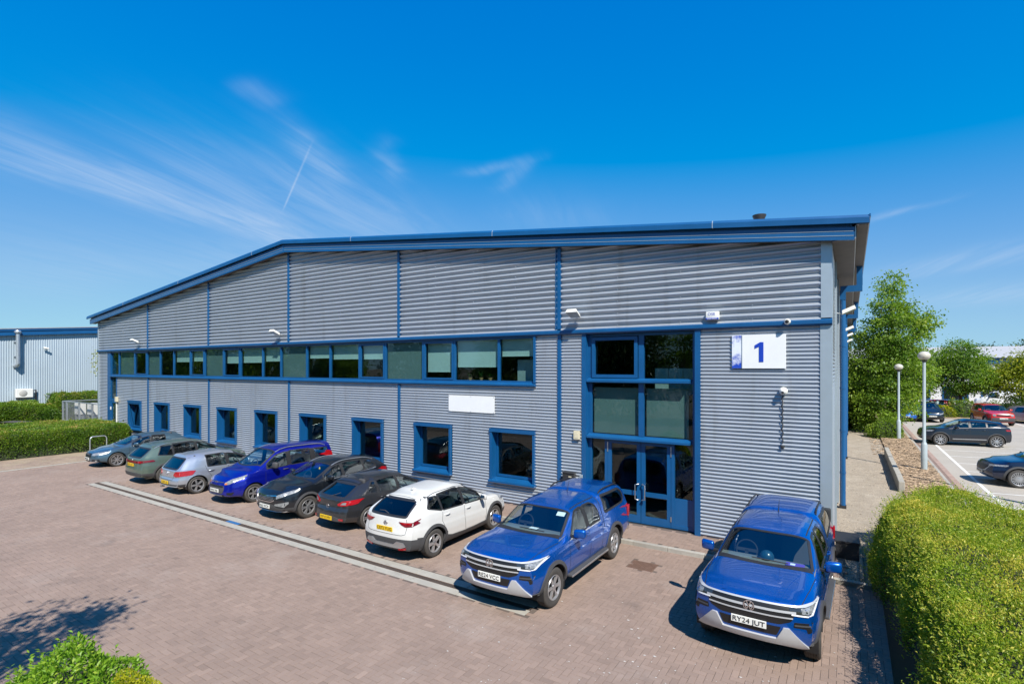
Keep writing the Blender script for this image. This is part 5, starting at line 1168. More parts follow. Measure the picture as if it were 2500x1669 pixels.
c.plate('F', .455, 'RE63 WCW', M['plate_w']); emblem(c, 'F', .70, 'oval', .038); c.mirror(1.64, 1.10, c.paint); c.handles((2.16, 3.02), .96, c.paint, .03)
c.seams([[(2.30, 1.08), (2.32, .7), (2.26, .34)], [(3.2, 1.12), (3.24, .9), (3.06, .55)], [(1.42, 1.02), (1.40, .65), (1.46, .34)]]); c.pair('tail_lamp', 'B', [(.55, 1.10), (.86, 1.10), (.84, .95), (.6, .98)], M['tail'], .012); c.sides('tail_lamp_side', [(3.95, 1.14), (4.12, 1.12), (4.16, 1.02), (4.02, 1.02)], M['tail'], .012)
for sg in (1, -1):
    c.ribbon('bonnet_crease', 'T', [(.35, .50 * sg), (.8, .58 * sg), (1.12, .66 * sg)], .03, c.paint, .006); MB().tube([(c.xu(1.30), .05 * sg + .32, 1.155), (c.xu(1.24), .05 * sg - .18, 1.15)], .010, 6).build('wiper', M['trim'], c.root)
c.sides('sill_cladding', [(1.30, .27), (1.30, .38), (3.2, .38), (3.2, .27)], M['plastic'], .008)
MB().lathe([(0, 0), (.025, .02), (.028, .05), (.012, .09), (0, .10)], 8).build('air_freshener', M['plate_y'], c.root, loc=(c.xu(1.98), 0, 1.24)); c.finish()

# deep blue people carrier, nose to the camera
c = car('mpv_car', 'deep blue tall people carrier with silver roof rails and plate WF63 WJA', 'car', (-18.02, -3.08, 0), R(-91), G1, (.003, .010, .30), 4.42, 1.84,
    (.92, 1.06), (.98, 1.16), (1.80, 1.70), (2.4, 1.80), 1.74, [(0, .82), (.6, 1.0), (1.4, 1.06), (3.2, 1.09), (4.42, 1.10)], 2.66, .90, .325, 'alloy-5-t',
    [(.26, .10), (.4, .02), (.7, .0), (1.1, .02), (1.65, .14), (1.75, .2)], [(.24, .12), (.34, .0), (.46, .0), (.60, .03), (.76, .08), (.86, .16), (.94, .26)], cf=.30, rw=.80, metal=.5, ub=.8, flare=.016)
std(c, 1.02, 1.78, .74, .62, (1.42, 2.22, 2.36, 3.22, 3.40, 4.08, 4.05), [(-.60, 1.15), (.60, 1.15), (.55, 1.60), (-.55, 1.60)], False, q=.03, zd=1.08, drop=.20, bow=.2)
c.rails(1.85, 4.0, .61, M['satin'], .05, .018)
c.patch('grille', 'F', rounded([(-.42, .66), (.42, .66), (.48, .54), (.42, .40), (-.42, .40), (-.48, .54)], .05), M['plastic'], .010)
c.patch('grille_upper', 'F', rounded([(-.40, .655), (.40, .655), (.42, .60), (-.42, .60)], .015), M['grille'], .016); c.patch('lower_grille', 'F', rounded([(-.48, .37), (.48, .37), (.46, .30), (-.46, .30)], .02), M['grille'], .010)
for z in (.335, .765): c.ribbon('grille_bar', 'F', [(-.40, z), (.40, z)], .02, M['satin'] if z < .5 else M['plastic'], .018)
c.pair('headlamp', 'F', rounded([(.44, .755), (.60, .86), (.84, 1.00), (.86, .96), (.76, .80), (.62, .71), (.46, .69)], .02), M['lamp'], .012, .04); c.pair('indicator', 'F', [(.46, .73), (.55, .755), (.55, .705), (.46, .70)], M['amber'], .017)
c.pair('fog_lamp', 'F', rounded([(.58, .44), (.78, .46), (.74, .36), (.60, .37)], .03), M['grille'], .006); c.plate('F', .49, 'WF63 WJA', M['plate_w']); emblem(c, 'F', .765, 'oval', .045)
c.mirror(1.60, 1.14, M['plastic'], .19, (.13, .2, .22)); c.handles((2.12, 3.02), .98, M['plastic']); c.seams([[(2.28, 1.06), (2.30, .7), (2.24, .3)], [(3.30, 1.08), (3.32, .8), (3.1, .5)], [(1.34, 1.0), (1.32, .65), (1.40, .3)]])
c.ribbons('side_track', [(3.35, 1.0), (4.2, 1.0)], .014, M['black'], .002); c.pair('tail_lamp', 'B', [(.70, 1.40), (.84, 1.40), (.86, .90), (.74, .92)], M['tail'], .012); c.sides('tail_lamp_side', [(4.12, 1.40), (4.20, 1.38), (4.26, 1.0), (4.18, 1.0)], M['tail'], .010)
for sg in (1, -1): MB().tube([(c.xu(1.20), .05 * sg + .32, 1.20), (c.xu(1.12), .05 * sg - .2, 1.19)], .010, 6).build('wiper', M['trim'], c.root)
c.finish()

# silver hatchback, tail to the camera
c = car('hatchback_car', 'silver hatchback with round-ended red tail lamps and dark lower bumper', 'car', (-20.95, -3.46, 0), R(89), G1, (.50, .54, .60), 4.2, 1.76,
    (.76, .88), (1.02, .97), (1.90, 1.39), (2.4, 1.485), 1.43, [(0, .66), (.6, .82), (1.4, .90), (3.0, .93), (4.2, .95)], 2.58, .88, .32, 'low-5-w',
    [(.22, .10), (.30, .02), (.50, .0), (.58, .02), (.64, .06), (.90, .08), (.96, .14), (1.30, .46), (1.45, .54)], FR(.22, .78), ub=1.2, cr=.16, metal=.7, flare=.02)
std(c, 1.10, 1.88, .68, .56, (1.48, 2.26, 2.36, 3.08, 3.12, 3.30, 3.24), [(-.56, .95), (.56, .95), (.51, 1.30), (-.51, 1.30)], False, zd=.88, zf=.36)
c.patch('tailgate_spoiler', 'T', [(3.56, -.52), (3.56, .52), (3.67, .53), (3.67, -.53)], c.paint, .015)
c.pair('tail_lamp', 'B', rounded([(.44, .74), (.50, .84), (.60, .885), (.83, .89), (.84, .71), (.56, .69)], .04), M['tail'], .014, .04); c.sides('tail_lamp_side', [(3.93, .885), (4.06, .88), (4.10, .71), (3.90, .71)], M['tail'], .012)
c.patch('lower_bumper', 'B', rounded([(-.84, .42), (.84, .42), (.82, .25), (-.82, .25)], .02), M['plastic'], .008); c.plate('B', .475, 'GX05 LKJ', M['plate_y'], -.0); emblem(c, 'B', .80, 'vw', .06)
c.ribbon('tailgate_gap', 'B', [(-.55, .93), (-.46, .70), (-.44, .57), (.44, .57), (.46, .70), (.55, .93)], .010, M['black'], .0015)
c.seams([[(2.30, .90), (2.32, .6), (2.26, .28)], [(3.16, 1.0), (3.12, .85), (2.94, .55), (2.86, .30)], [(1.36, .88), (1.34, .6), (1.40, .28)]]); c.handles((2.12, 2.96), .80, c.paint); c.mirror(1.56, .97, c.paint)
c.ribbons('side_strip', [(1.5, .56), (2.2, .57), (2.86, .58)], .03, c.paint, .010); l, n_ = c.hit('T', 3.2, 0); MB().tube([(0, 0, 0), (-.22, 0, .20)], [.010, .004], 6).build('aerial', M['trim'], c.root, loc=tuple(l))
MB().lathe([(.035, 0), (.035, .12), (.028, .12), (.028, .0)], 12, 'x', (-2.08, .40, .26)).build('exhaust', M['satin'], c.root); c.pair('headlamp', 'F', [(.45, .68), (.76, .70), (.74, .60), (.5, .58)], M['lamp'], .01); c.finish()

# grey-green SUV, tail to the camera
c = car('suv_car', 'grey-green SUV with dark tinted rear glass and light bar across the tailgate', 'car', (-24.03, -3.23, 0), R(89), G1, (.115, .165, .135), 4.54, 1.84,
    (.90, 1.02), (1.05, 1.08), (1.95, 1.53), (2.5, 1.645), 1.56, [(0, .82), (.6, .96), (1.4, 1.03), (3.2, 1.07), (4.54, 1.10)], 2.68, .92, .35, 'alloy-10-s',
    [(.26, .12), (.38, .02), (.62, .0), (.74, .03), (1.02, .08), (1.10, .13), (1.40, .50), (1.56, .60)], FR(.26, .92), metal=.4, flare=.02, lipw=.06, lipm=M['plastic'], lipo=.016, lipa=-12)
std(c, 1.12, 1.93, .72, .60, (1.55, 2.32, 2.40, 3.26, 3.31, 3.86, 3.68), [(-.58, 1.09), (.58, 1.09), (.54, 1.40), (-.54, 1.40)], True, q=.04, zd=.98); c.rails(2.0, 3.9, .585, M['satin'], .03, .016)
c.patch('tailgate_spoiler', 'T', [(3.82, -.53), (3.82, .53), (3.95, .54), (3.95, -.54)], c.paint, .015); c.patch('light_bar', 'B', rounded([(-.66, .955), (.66, .955), (.64, .87), (-.64, .87)], .02), M['taild'], .008)
c.pair('tail_lamp', 'B', rounded([(.50, .965), (.84, .99), (.86, .92), (.62, .86), (.48, .87)], .015), M['taild'], .014, .04); c.sides('tail_lamp_side', [(4.12, .995), (4.34, .985), (4.36, .91), (4.2, .90)], M['lampd'], .010); c.pair('lamp_core', 'B', [(.52, .95), (.68, .95), (.66, .90), (.54, .90)], M['tail'], .018)
c.patch('rear_cladding', 'B', rounded([(-.88, .46), (-.5, .50), (.5, .50), (.88, .46), (.86, .30), (-.86, .30)], .02), M['plastic'], .008); c.plate('B', .80, 'KM73 UYT', M['plate_y']); emblem(c, 'B', 1.0, 'vw', .045)
c.seams([[(2.36, 1.04), (2.38, .7), (2.32, .34)], [(3.28, 1.07), (3.32, .85), (3.12, .50)], [(1.42, 1.0), (1.40, .65), (1.46, .34)]]); c.handles((2.20, 3.10), .94, c.paint); c.mirror(1.62, 1.08, c.paint); c.pair('headlamp', 'F', [(.45, .82), (.80, .86), (.80, .78), (.5, .76)], M['lamp'], .01); c.finish()

# blue-grey hatchback, nose to the camera, by the bicycle loop
c = car('hatchback_car', 'blue-grey hatchback with big multi-spoke wheels beside the bicycle loop', 'car', (-29.74, -2.88, 0), R(-92), G1, (.085, .155, .215), 4.29, 1.77,
    (.74, .86), (1.12, .94), (1.98, 1.34), (2.4, 1.425), 1.36, [(0, .64), (.6, .80), (1.4, .875), (3.0, .92), (4.29, .94)], 2.58, .90, .325, 'low-7-t',
    [(.20, .10), (.32, .0), (.7, .02), (.95, .10), (1.30, .6), (1.38, .66)], [(.20, .10), (.28, .02), (.45, .0), (.58, .02), (.70, .09), (.76, .18)], cf=.30, ub=1.3, metal=.6, flare=.022)
std(c, 1.18, 1.96, .68, .55, (1.55, 2.34, 2.44, 3.02, 3.05, 3.45, 3.30), [(-.55, .95), (.55, .95), (.50, 1.26), (-.50, 1.26)], False, zd=.86, zf=.36)
c.patch('grille', 'F', rounded([(-.30, .68), (.30, .68), (.34, .58), (.24, .30), (-.24, .30), (-.34, .58)], .04), M['grille'], .008); emblem(c, 'F', .63, 'four', .045)
c.pair('headlamp', 'F', rounded([(.38, .67), (.72, .73), (.84, .74), (.80, .64), (.56, .58), (.40, .58)], .02), M['lamp'], .012, .04); c.pair('bumper_vent', 'F', rounded([(.40, .40), (.74, .42), (.72, .30), (.42, .29)], .02), M['grille'], .006); c.pair('fog_lamp', 'F', [(.60, .39), (.68, .39), (.68, .32), (.60, .32)], M['lamp'], .012)
c.plate('F', .43, 'WR09 PJX', M['plate_w']); c.mirror(1.64, .94, c.paint); c.handles((2.22, 2.95), .80, c.paint); c.seams([[(2.39, .90), (2.41, .6), (2.35, .26)], [(3.06, .92), (2.98, .6)], [(1.42, .86), (1.40, .6), (1.46, .26)]])
c.ribbons('chrome_strip', [(1.56, .90), (2.4, .915), (3.4, .945)], .012, M['chrome'], .006); c.finish()

# ---- car park on the right
G2 = 'cars in the car park behind the planting bed'
kw = dict(du=.05, NS=16, NT=22, NC=24)
c = car('suv_car', 'dark navy coupe-like SUV parked across the bays behind the lamp posts', 'car', (6.15, 26.95, 0), R(180 + 9.5), G2, (.008, .012, .022), 4.36, 1.90,
    (.92, 1.04), (1.12, 1.09), (1.95, 1.50), (2.3, 1.60), 1.46, [(0, .84), (.6, .98), (1.4, 1.04), (3.0, 1.12), (4.36, 1.20)], 2.66, .87, .36, 'low-10-s',
    [(.28, .12), (.4, .02), (.7, .0), (1.05, .04), (1.18, .12), (1.36, .40), (1.48, .46)], FR(.28, .94), lipw=.05, lipm=M['plastic'], lipo=.014, metal=.3, **kw)
std(c, 1.18, 1.93, .74, .62, (1.55, 2.26, 2.34, 3.08, 3.13, 3.75, 3.60), [(-.56, 1.16), (.56, 1.16), (.5, 1.36), (-.5, 1.36)], False, q=.08, zd=1.0)
c.sides('side_strip', [(1.45, .40), (1.45, .45), (3.05, .47), (3.05, .42)], M['satin'], .010); c.handles((2.12, 2.96), .98, c.paint); c.mirror(1.62, 1.08, c.paint); c.seams([[(2.30, 1.06), (2.32, .7), (2.26, .34)], [(3.10, 1.1), (3.14, .9), (2.98, .5)], [(1.40, 1.02), (1.38, .65), (1.44, .34)]])
c.pair('headlamp', 'F', [(.45, .84), (.86, .90), (.84, .82), (.5, .78)], M['lamp'], .01); c.sides('head_lamp_side', [(.22, .86), (.55, .90), (.50, .84), (.24, .80)], M['lamp'], .008); c.sides('tail_lamp_side', [(3.95, 1.06), (4.2, 1.05), (4.2, .98), (4.0, .98)], M['tail'], .010); c.finish()
c = car('suv_car', 'dark blue SUV with multi-spoke wheels nosing up to the white line', 'car', (7.15, 14.05, 0), R(180 + 9), G2, (.006, .014, .045), 4.55, 1.84,
    (.92, 1.02), (1.15, 1.08), (2.0, 1.52), (2.6, 1.66), 1.56, [(0, .82), (.6, .98), (1.4, 1.04), (3.2, 1.10), (4.55, 1.14)], 2.70, .93, .36, 'low-10-t',
    [(.28, .12), (.4, .02), (.7, .0), (1.05, .04), (1.18, .12), (1.45, .5), (1.56, .56)], FR(.28, .94), lipw=.07, lipm=M['plastic'], lipo=.018, lipa=-12, metal=.5)
std(c, 1.22, 1.98, .72, .60, (1.6, 2.36, 2.44, 3.26, 3.31, 3.80, 3.66), None, False, q=.05, zd=1.0); c.patch('grille', 'F', rounded([(-.50, .80), (.50, .80), (.36, .56), (-.36, .56)], .03), M['grille'], .008); c.ribbon('grille_surround', 'F', [(-.62, .80), (-.42, .60), (-.3, .55), (.3, .55), (.42, .60), (.62, .80)], .03, M['satin'], .014)
c.pair('headlamp', 'F', [(.50, .83), (.86, .86), (.86, .80), (.52, .77)], M['lamp'], .012); c.sides('head_lamp_side', [(.24, .84), (.62, .87), (.60, .83), (.25, .79)], M['lamp'], .008); c.mirror(1.68, 1.08, c.paint); c.handles((2.2, 3.05), .95, c.paint); c.plate('F', .50, 'HV18 OAE', M['plate_w']); c.finish()
c = car('suv_car', 'bright red boxy SUV with black slotted grille facing the lot', 'car', (10.35, 43.6, 0), R(-80), G2, (.50, .010, .010), 4.24, 1.81,
    (1.0, 1.10), (1.05, 1.14), (1.75, 1.60), (2.4, 1.68), 1.63, [(0, .95), (.6, 1.05), (1.4, 1.10), (4.24, 1.14)], 2.57, .83, .35, 'alloy-5-w',
    [(.3, .1), (.5, .0), (1.1, .02), (1.6, .18)], [(.30, .10), (.42, .0), (.6, .0), (.9, .02), (1.02, .10)], cf=.16, rw=.84, lipw=.07, lipm=M['plastic'], lipo=.02, metal=.0, **kw)
std(c, 1.08, 1.73, .74, .66, (1.4, 2.10, 2.2, 3.0, 3.05, 3.6, 3.5), None, True, zd=1.06); c.patch('grille', 'F', rounded([(-.42, .92), (.42, .92), (.42, .80), (-.42, .80)], .03), M['grille'], .01); c.pair('headlamp', 'F', rounded([(.46, .95), (.66, .95), (.66, .78), (.46, .78)], .09), M['lamp'], .014)
c.patch('lower_bumper', 'F', rounded([(-.84, .62), (-.6, .68), (.6, .68), (.84, .62), (.8, .36), (-.8, .36)], .03), M['plastic'], .01); c.plate('F', .62, 'WK19 RNE', M['plate_w']); c.mirror(1.5, 1.16, c.paint); c.finish()
c = car('mpv_car', 'black people carrier with chrome grille bar parked beside the tall tree', 'car', (6.10, 44.1, 0), R(-84), G2, (.010, .011, .013), 4.47, 1.83,
    (.90, 1.04), (.90, 1.12), (1.75, 1.60), (2.3, 1.68), 1.6, [(0, .82), (.6, 1.0), (1.4, 1.06), (4.47, 1.10)], 2.73, .92, .33, 'alloy-7-s',
    [(.26, .1), (.5, .0), (1.1, .03), (1.6, .2)], FR(.26, .94), cf=.3, metal=.3, **kw)
std(c, .98, 1.73, .74, .64, (1.4, 2.2, 2.3, 3.1, 3.2, 3.9, 3.8), None, False, zd=1.06); c.ribbon('grille_bar', 'F', [(-.5, .72), (.5, .72)], .05, M['chrome'], .012); c.pair('headlamp', 'F', [(.48, .76), (.84, .90), (.84, .80), (.5, .68)], M['lamp'], .012); c.patch('lower_bumper', 'F', [(-.6, .50), (.6, .50), (.5, .34), (-.5, .34)], M['grille'], .01); c.plate('F', .56, 'OY12 HXD', M['plate_w']); c.mirror(1.5, 1.12, c.paint); c.finish()
c = car('hatchback_car', 'bright blue hatchback half hidden behind the tall tree', 'car', (4.30, 43.6, 0), R(-84), G2, (.006, .10, .42), 4.0, 1.72,
    (.74, .86), (.95, .95), (1.75, 1.38), (2.2, 1.46), 1.38, [(0, .66), (.6, .80), (1.4, .88), (4.0, .94)], 2.5, .82, .31, 'alloy-5-w', [(.22, .1), (.4, .0), (.9, .05), (1.4, .4)], FR(.22, .76), cf=.3, metal=.4, **kw)
std(c, 1.0, 1.73, .66, .56, (1.35, 2.1, 2.2, 2.9, 2.95, 3.3, 3.2), None, False, zd=.86, zf=.36); c.pair('headlamp', 'F', [(.42, .66), (.76, .74), (.74, .62), (.46, .58)], M['lamp'], .012); c.patch('grille', 'F', [(-.4, .40), (.4, .40), (.36, .30), (-.36, .30)], M['grille'], .01); c.plate('F', .46, 'LD09 FUW', M['plate_w']); c.mirror(1.45, .95, c.paint); c.finish()
c = car('hatchback_car', 'red hatchback seen over the bonnet of the black people carrier', 'car', (7.3, 53.0, 0), R(-170), G2, (.50, .012, .015), 4.0, 1.72,
    (.74, .86), (.95, .95), (1.75, 1.40), (2.2, 1.48), 1.40, [(0, .66), (.6, .80), (1.4, .88), (4.0, .94)], 2.5, .82, .31, 'alloy-5-w', [(.22, .1), (.4, .0), (.9, .05), (1.4, .4)], FR(.22, .76), cf=.3, metal=.1, **kw)
std(c, 1.0, 1.73, .66, .56, (1.35, 2.1, 2.2, 2.9, 2.95, 3.3, 3.2), None, False, zd=.86, zf=.36); c.mirror(1.45, .95, c.paint); c.sides('tail_lamp_side', [(3.7, .9), (3.9, .9), (3.9, .7), (3.75, .7)], M['tail'], .01); c.finish()
c = car('hatchback_car', 'mauve-silver hatchback parked at the lot edge beside the red SUV', 'car', (13.35, 45.6, 0), R(-60), G2, (.34, .27, .31), 4.2, 1.75,
    (.76, .88), (1.0, .97), (1.80, 1.38), (2.3, 1.46), 1.38, [(0, .66), (.6, .80), (1.4, .88), (4.2, .94)], 2.55, .85, .32, 'alloy-5-w', [(.22, .1), (.4, .0), (.9, .05), (1.4, .4)], FR(.22, .78), cf=.3, metal=.6, **kw)
std(c, 1.06, 1.78, .66, .56, (1.4, 2.15, 2.25, 2.95, 3.0, 3.4, 3.3), None, False, zd=.86, zf=.36); c.pair('headlamp', 'F', [(.42, .66), (.76, .74), (.74, .62), (.46, .58)], M['lamp'], .012); c.mirror(1.5, .97, c.paint); c.finish()
# white van beyond the shrubs
c = car('delivery_van', 'white delivery van standing behind the shrubs in front of the far building', 'van', (15.2, 66.5, 0), R(175), 'vehicles beyond the shrubs', (.70, .71, .71), 5.0, 1.95,
    (1.05, 1.16), (.80, 1.22), (1.55, 1.90), (2.2, 1.98), 1.94, [(0, .95), (.6, 1.12), (1.4, 1.18), (5.0, 1.20)], 3.0, .95, .34, 'alloy-5-w', [(.3, .1), (.5, .0), (1.8, .08)], FR(.3, 1.08), cf=.25, rw=.88, metal=0, ub=.6, **kw)
std(c, .90, 1.52, .78, .70, (1.2, 1.95, 2.05, 2.06, 2.1, 2.2, 2.2), None, False, zd=1.14); c.mirror(1.3, 1.22, M['plastic']); c.finish()
# ------------------------------------------------------------------ plants
_ph = rng.uniform(0, 6.28, (24, 3)); _fq = rng.normal(0, 1, (24, 3)); _fq /= np.linalg.norm(_fq, axis=1)[:, None]
def nz(P, f):
    """smooth lumpy noise in about -1..1"""
    s = np.zeros(len(P))
    for i in range(12): s += np.sin((P @ _fq[i]) * f * (1 + .15 * i) + _ph[i, 0])
    return s / 3.5
def unit(a): return a / np.maximum(np.linalg.norm(a, axis=1), 1e-9)[:, None]
def leaf_field(name, P, D, S, mat, tone, parent, width=.45, droop=.15, kind=None):
    n = len(P); D = unit(D); q = rng.normal(0, 1, (n, 3)); Wv = unit(np.cross(D, q)); Nn = np.cross(D, Wv); S = np.broadcast_to(np.asarray(S, float), (n,))[:, None]
    V = np.stack([P, P + D * S * .45 + Wv * S * width * .5 + Nn * S * .06, P + D * S - np.array([0, 0, 1]) * S * droop, P + D * S * .45 - Wv * S * width * .5 + Nn * S * .06], 1).reshape(-1, 3)
    me = npmesh(name, V, np.arange(4 * n).reshape(-1, 4), mat, {'tone': np.repeat(np.clip(tone, 0, 1), 4)})
    return link(name, me, parent, kind=kind)
m_bark = pm('bark', (.13, .10, .075), .9, var=.3, vscale=6, bump=.6, bscale=25)
m_twig = pm('twig', (.10, .075, .05), .9, var=.2)
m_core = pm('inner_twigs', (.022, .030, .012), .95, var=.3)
def sdist(P, poly):
    d = np.full(len(P), 1e9); A = np.array(poly); n = len(A); Nr = np.zeros((len(P), 2))
    for i in range(n):
        a, b = A[i], A[(i + 1) % n]; e = b - a; t = np.clip(((P - a) @ e) / (e @ e), 0, 1); q = a + t[:, None] * e; v = P - q; dd = np.linalg.norm(v, axis=1); m_ = dd < d; d[m_] = dd[m_]; Nr[m_] = v[m_]
    return d, unit(Nr)
def hedge(name, label, poly, H, r, leaf, dens_, mat, loc=None, lump=.08, shoots=0, cat='hedge', nexp=3.2, tone0=.35, toneh=.35, width=.45, near=None, edge=1.0, group=None, freq=1.4):
    """clipped or loose hedge over a ground outline: leaves over a rounded, lumpy top and sides"""
    A = np.array(poly, float); c0 = A.mean(0); t = thing(name, label, cat, (c0[0], c0[1], 0), 0, group)
    lo, hi = A.min(0), A.max(0); n0 = int(np.prod(hi - lo) * dens_); Q = rng.uniform(lo, hi, (n0, 2)); Q = Q[inpoly(Q, [tuple(p) for p in A])]
    d, nr = sdist(Q, A); Q = Q[d > r * .55]; d, nr = sdist(Q, A); x = np.clip(d / r, 0, 1)
    P1 = np.column_stack([Q, H * (1 - (1 - x) ** nexp) ** (1 / nexp)]); N1 = np.column_stack([-nr * ((1 - x) ** 2)[:, None], np.ones(len(Q)) * (.25 + x)])
    # sides: walk round the outline
    per = np.linalg.norm(np.roll(A, -1, 0) - A, axis=1); n2 = int(per.sum() * (H + r) * dens_ * edge); k = rng.choice(len(A), n2, p=per / per.sum()); tt = rng.random(n2)[:, None]
    E0 = A[k] + (np.roll(A, -1, 0) - A)[k] * tt; ed = unit((np.roll(A, -1, 0) - A)[k]); inn = np.column_stack([-ed[:, 1], ed[:, 0]])
    chk = inpoly(E0 + inn * .05, [tuple(p) for p in A]); inn[~chk] *= -1
    ph = np.arcsin(rng.random(n2) ** .8); x = 1 - np.cos(ph) ** (2 / nexp); z = np.sin(ph) ** (2 / nexp)
    P2 = np.column_stack([E0 + inn * (x * r)[:, None], H * z]); N2 = np.column_stack([-inn, .35 + .5 * z])
    P = np.concatenate([P1, P2]); Nn = unit(np.concatenate([N1, N2]))
    if near is not None: kk = near(P); P, Nn = P[kk], Nn[kk]
    l = nz(P, freq) * lump + nz(P + 9, freq * 3.1) * lump * .5
    P = P + Nn * (l - rng.random(len(P)) ** 2 * .10 - .01)[:, None]; P[:, 2] = np.maximum(P[:, 2], .03)
    D = Nn * .8 + rng.normal(0, .55, P.shape) + np.array([0, 0, .25]); S = leaf * rng.uniform(.65, 1.35, len(P))
    tone = tone0 + toneh * np.clip(P[:, 2] / H, 0, 1.1) ** 3 * (.6 + .4 * nz(P + 4, 1.1)) + .14 * nz(P + 7, 3.0) + rng.normal(0, .13, len(P))
    Pl = P - np.array([c0[0], c0[1], 0])
    leaf_field('foliage', Pl, D, S, mat, tone, t, width)
    if shoots:
        ks = rng.choice(len(P), shoots); B_ = P[ks]; Ls = rng.uniform(.10, .30, shoots); dr = unit(Nn[ks] * .7 + np.column_stack([rng.normal(0, .35, (shoots, 2)), np.ones(shoots) * .6]))
        m = 9; tt = np.linspace(.1, 1, m); PP = (B_[:, None] + dr[:, None] * (Ls[:, None] * tt)[:, :, None]).reshape(-1, 3); DD = (np.repeat(dr, m, 0) * .6 + rng.normal(0, .6, (shoots * m, 3)))
        leaf_field('shoots', PP - np.array([c0[0], c0[1], 0]), DD, leaf * rng.uniform(.6, 1.1, len(PP)), mat, rng.uniform(.45, 1.0, len(PP)), t, width, kind='stuff')
    # dark twiggy core just under the leaves
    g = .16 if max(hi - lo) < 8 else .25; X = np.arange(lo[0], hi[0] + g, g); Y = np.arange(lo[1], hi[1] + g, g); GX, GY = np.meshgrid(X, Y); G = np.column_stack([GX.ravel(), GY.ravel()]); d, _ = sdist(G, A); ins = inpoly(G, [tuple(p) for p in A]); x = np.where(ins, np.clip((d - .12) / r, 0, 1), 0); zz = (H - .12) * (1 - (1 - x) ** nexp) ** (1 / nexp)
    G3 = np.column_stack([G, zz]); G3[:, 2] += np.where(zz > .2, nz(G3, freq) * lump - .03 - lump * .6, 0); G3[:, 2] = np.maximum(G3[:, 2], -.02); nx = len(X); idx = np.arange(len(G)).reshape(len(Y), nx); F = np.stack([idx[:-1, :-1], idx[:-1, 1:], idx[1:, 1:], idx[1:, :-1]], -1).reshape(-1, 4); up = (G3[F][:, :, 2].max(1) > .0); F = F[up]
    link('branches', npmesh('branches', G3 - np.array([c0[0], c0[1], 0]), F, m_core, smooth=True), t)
    return t
def tree(name, label, loc, H, blobs, n_clump, per, leaf, mat, trunk_r=.13, spread=.34, stems=1, cat='tree', group=None, shell=.55, tone0=.45, width=.55, bark=None):
    """tapered trunk, limbs to the clumps, leaves in clumps spread through the crown's volume"""
    t = thing(name, label, cat, loc, 0, group); bl = np.array(blobs, float); vol = bl[:, 3] * bl[:, 4] * bl[:, 5]; k = rng.choice(len(bl), n_clump, p=vol ** .75 / (vol ** .75).sum())
    u = unit(rng.normal(0, 1, (n_clump, 3))); rad = shell + (1 - shell) * rng.random(n_clump) ** .6; Cc = bl[k, :3] + u * bl[k, 3:] * rad[:, None]; Cc[:, 2] = np.maximum(Cc[:, 2], .25)
    m = MB(); topz = max(b[2] + b[5] * .5 for b in blobs); ax = np.array([b[:2] for b in blobs]).mean(0)
    for s_ in range(stems):
        o = Vector((random.uniform(-.15, .15) * (stems > 1), random.uniform(-.15, .15) * (stems > 1), -.05)); e = Vector((ax[0] * .8 + random.uniform(-.4, .4) * (stems > 1), ax[1] * .8 + random.uniform(-.4, .4) * (stems > 1), topz)); pts = [o.lerp(e, i / 8) + Vector((math.sin(i * 1.7 + s_) * .06, math.cos(i * 1.3) * .06, 0)) * (i > 0) for i in range(9)]
        m.tube(pts, [trunk_r * (1 - .88 * i / 8) for i in range(9)], 8)
        for j in rng.choice(n_clump, min(n_clump, 46 // stems), replace=False):
            c = Vector(Cc[j]); a = max(0.12, min(.92, (c.z / topz) * .62)); b = pts[int(a * 8)]; mid = b.lerp(c, .5) + Vector((0, 0, .12)); m.tube([b, mid, c], [trunk_r * .30 * (1.1 - a), trunk_r * .16, .008], 5)
    m.build('trunk', bark or m_bark, t, smooth=50)
    n = n_clump * per; P = np.repeat(Cc, per, 0); sp = spread * rng.uniform(.6, 1.3, n_clump); off = rng.normal(0, 1, (n, 3)) * np.repeat(sp, per)[:, None] * np.array([1, 1, .62]); P = P + off; P[:, 2] = np.maximum(P[:, 2], .06)
    ctr = bl[np.repeat(k, per), :3]; D = unit(P - ctr) * .5 + rng.normal(0, .6, (n, 3)) + np.array([0, 0, -.15]); S = leaf * rng.uniform(.6, 1.3, n)
    tone = tone0 + np.repeat(rng.normal(0, .10, n_clump), per) + rng.normal(0, .14, n) + .10 * nz(P, .8)
    leaf_field('crown', P, D, S, mat, tone, t, width); return t
def shrub(name, label, x, y, r, h, leaf, n, mat, group=None, tone0=.45, width=.5, cat='shrub', lump=.12):
    t = thing(name, label, cat, (x, y, 0), 0, group); u = unit(rng.normal(0, 1, (n, 3))); u[:, 2] = np.abs(u[:, 2]); P = u * np.array([r, r, h]) * (1 + lump * nz(u * 3 + x, 1.5) - .25 * rng.random(n) ** 2)[:, None]; D = u * .7 + rng.normal(0, .5, (n, 3)) + np.array([0, 0, .3])
    leaf_field('foliage', P, D, leaf * rng.uniform(.6, 1.3, n), mat, tone0 + .2 * u[:, 2] + .12 * nz(P, 3) + rng.normal(0, .12, n), t, width)
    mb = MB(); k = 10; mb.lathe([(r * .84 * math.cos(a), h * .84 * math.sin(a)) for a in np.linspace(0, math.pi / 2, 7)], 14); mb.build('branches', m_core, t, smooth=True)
    s_ = MB()
    for i in range(12):
        a = random.uniform(0, 6.28); s_.tube([(0, 0, 0), (math.cos(a) * r * .35, math.sin(a) * r * .35, h * .5), (math.cos(a) * r * .5, math.sin(a) * r * .5, h * .8)], [.012, .008, .004], 4)
    s_.build('stems', m_twig, t); return t
L_hedge = leafmat('hedge_leaf', (.06, .15, .014), (.27, .36, .022), (.58, .50, .08), .42)
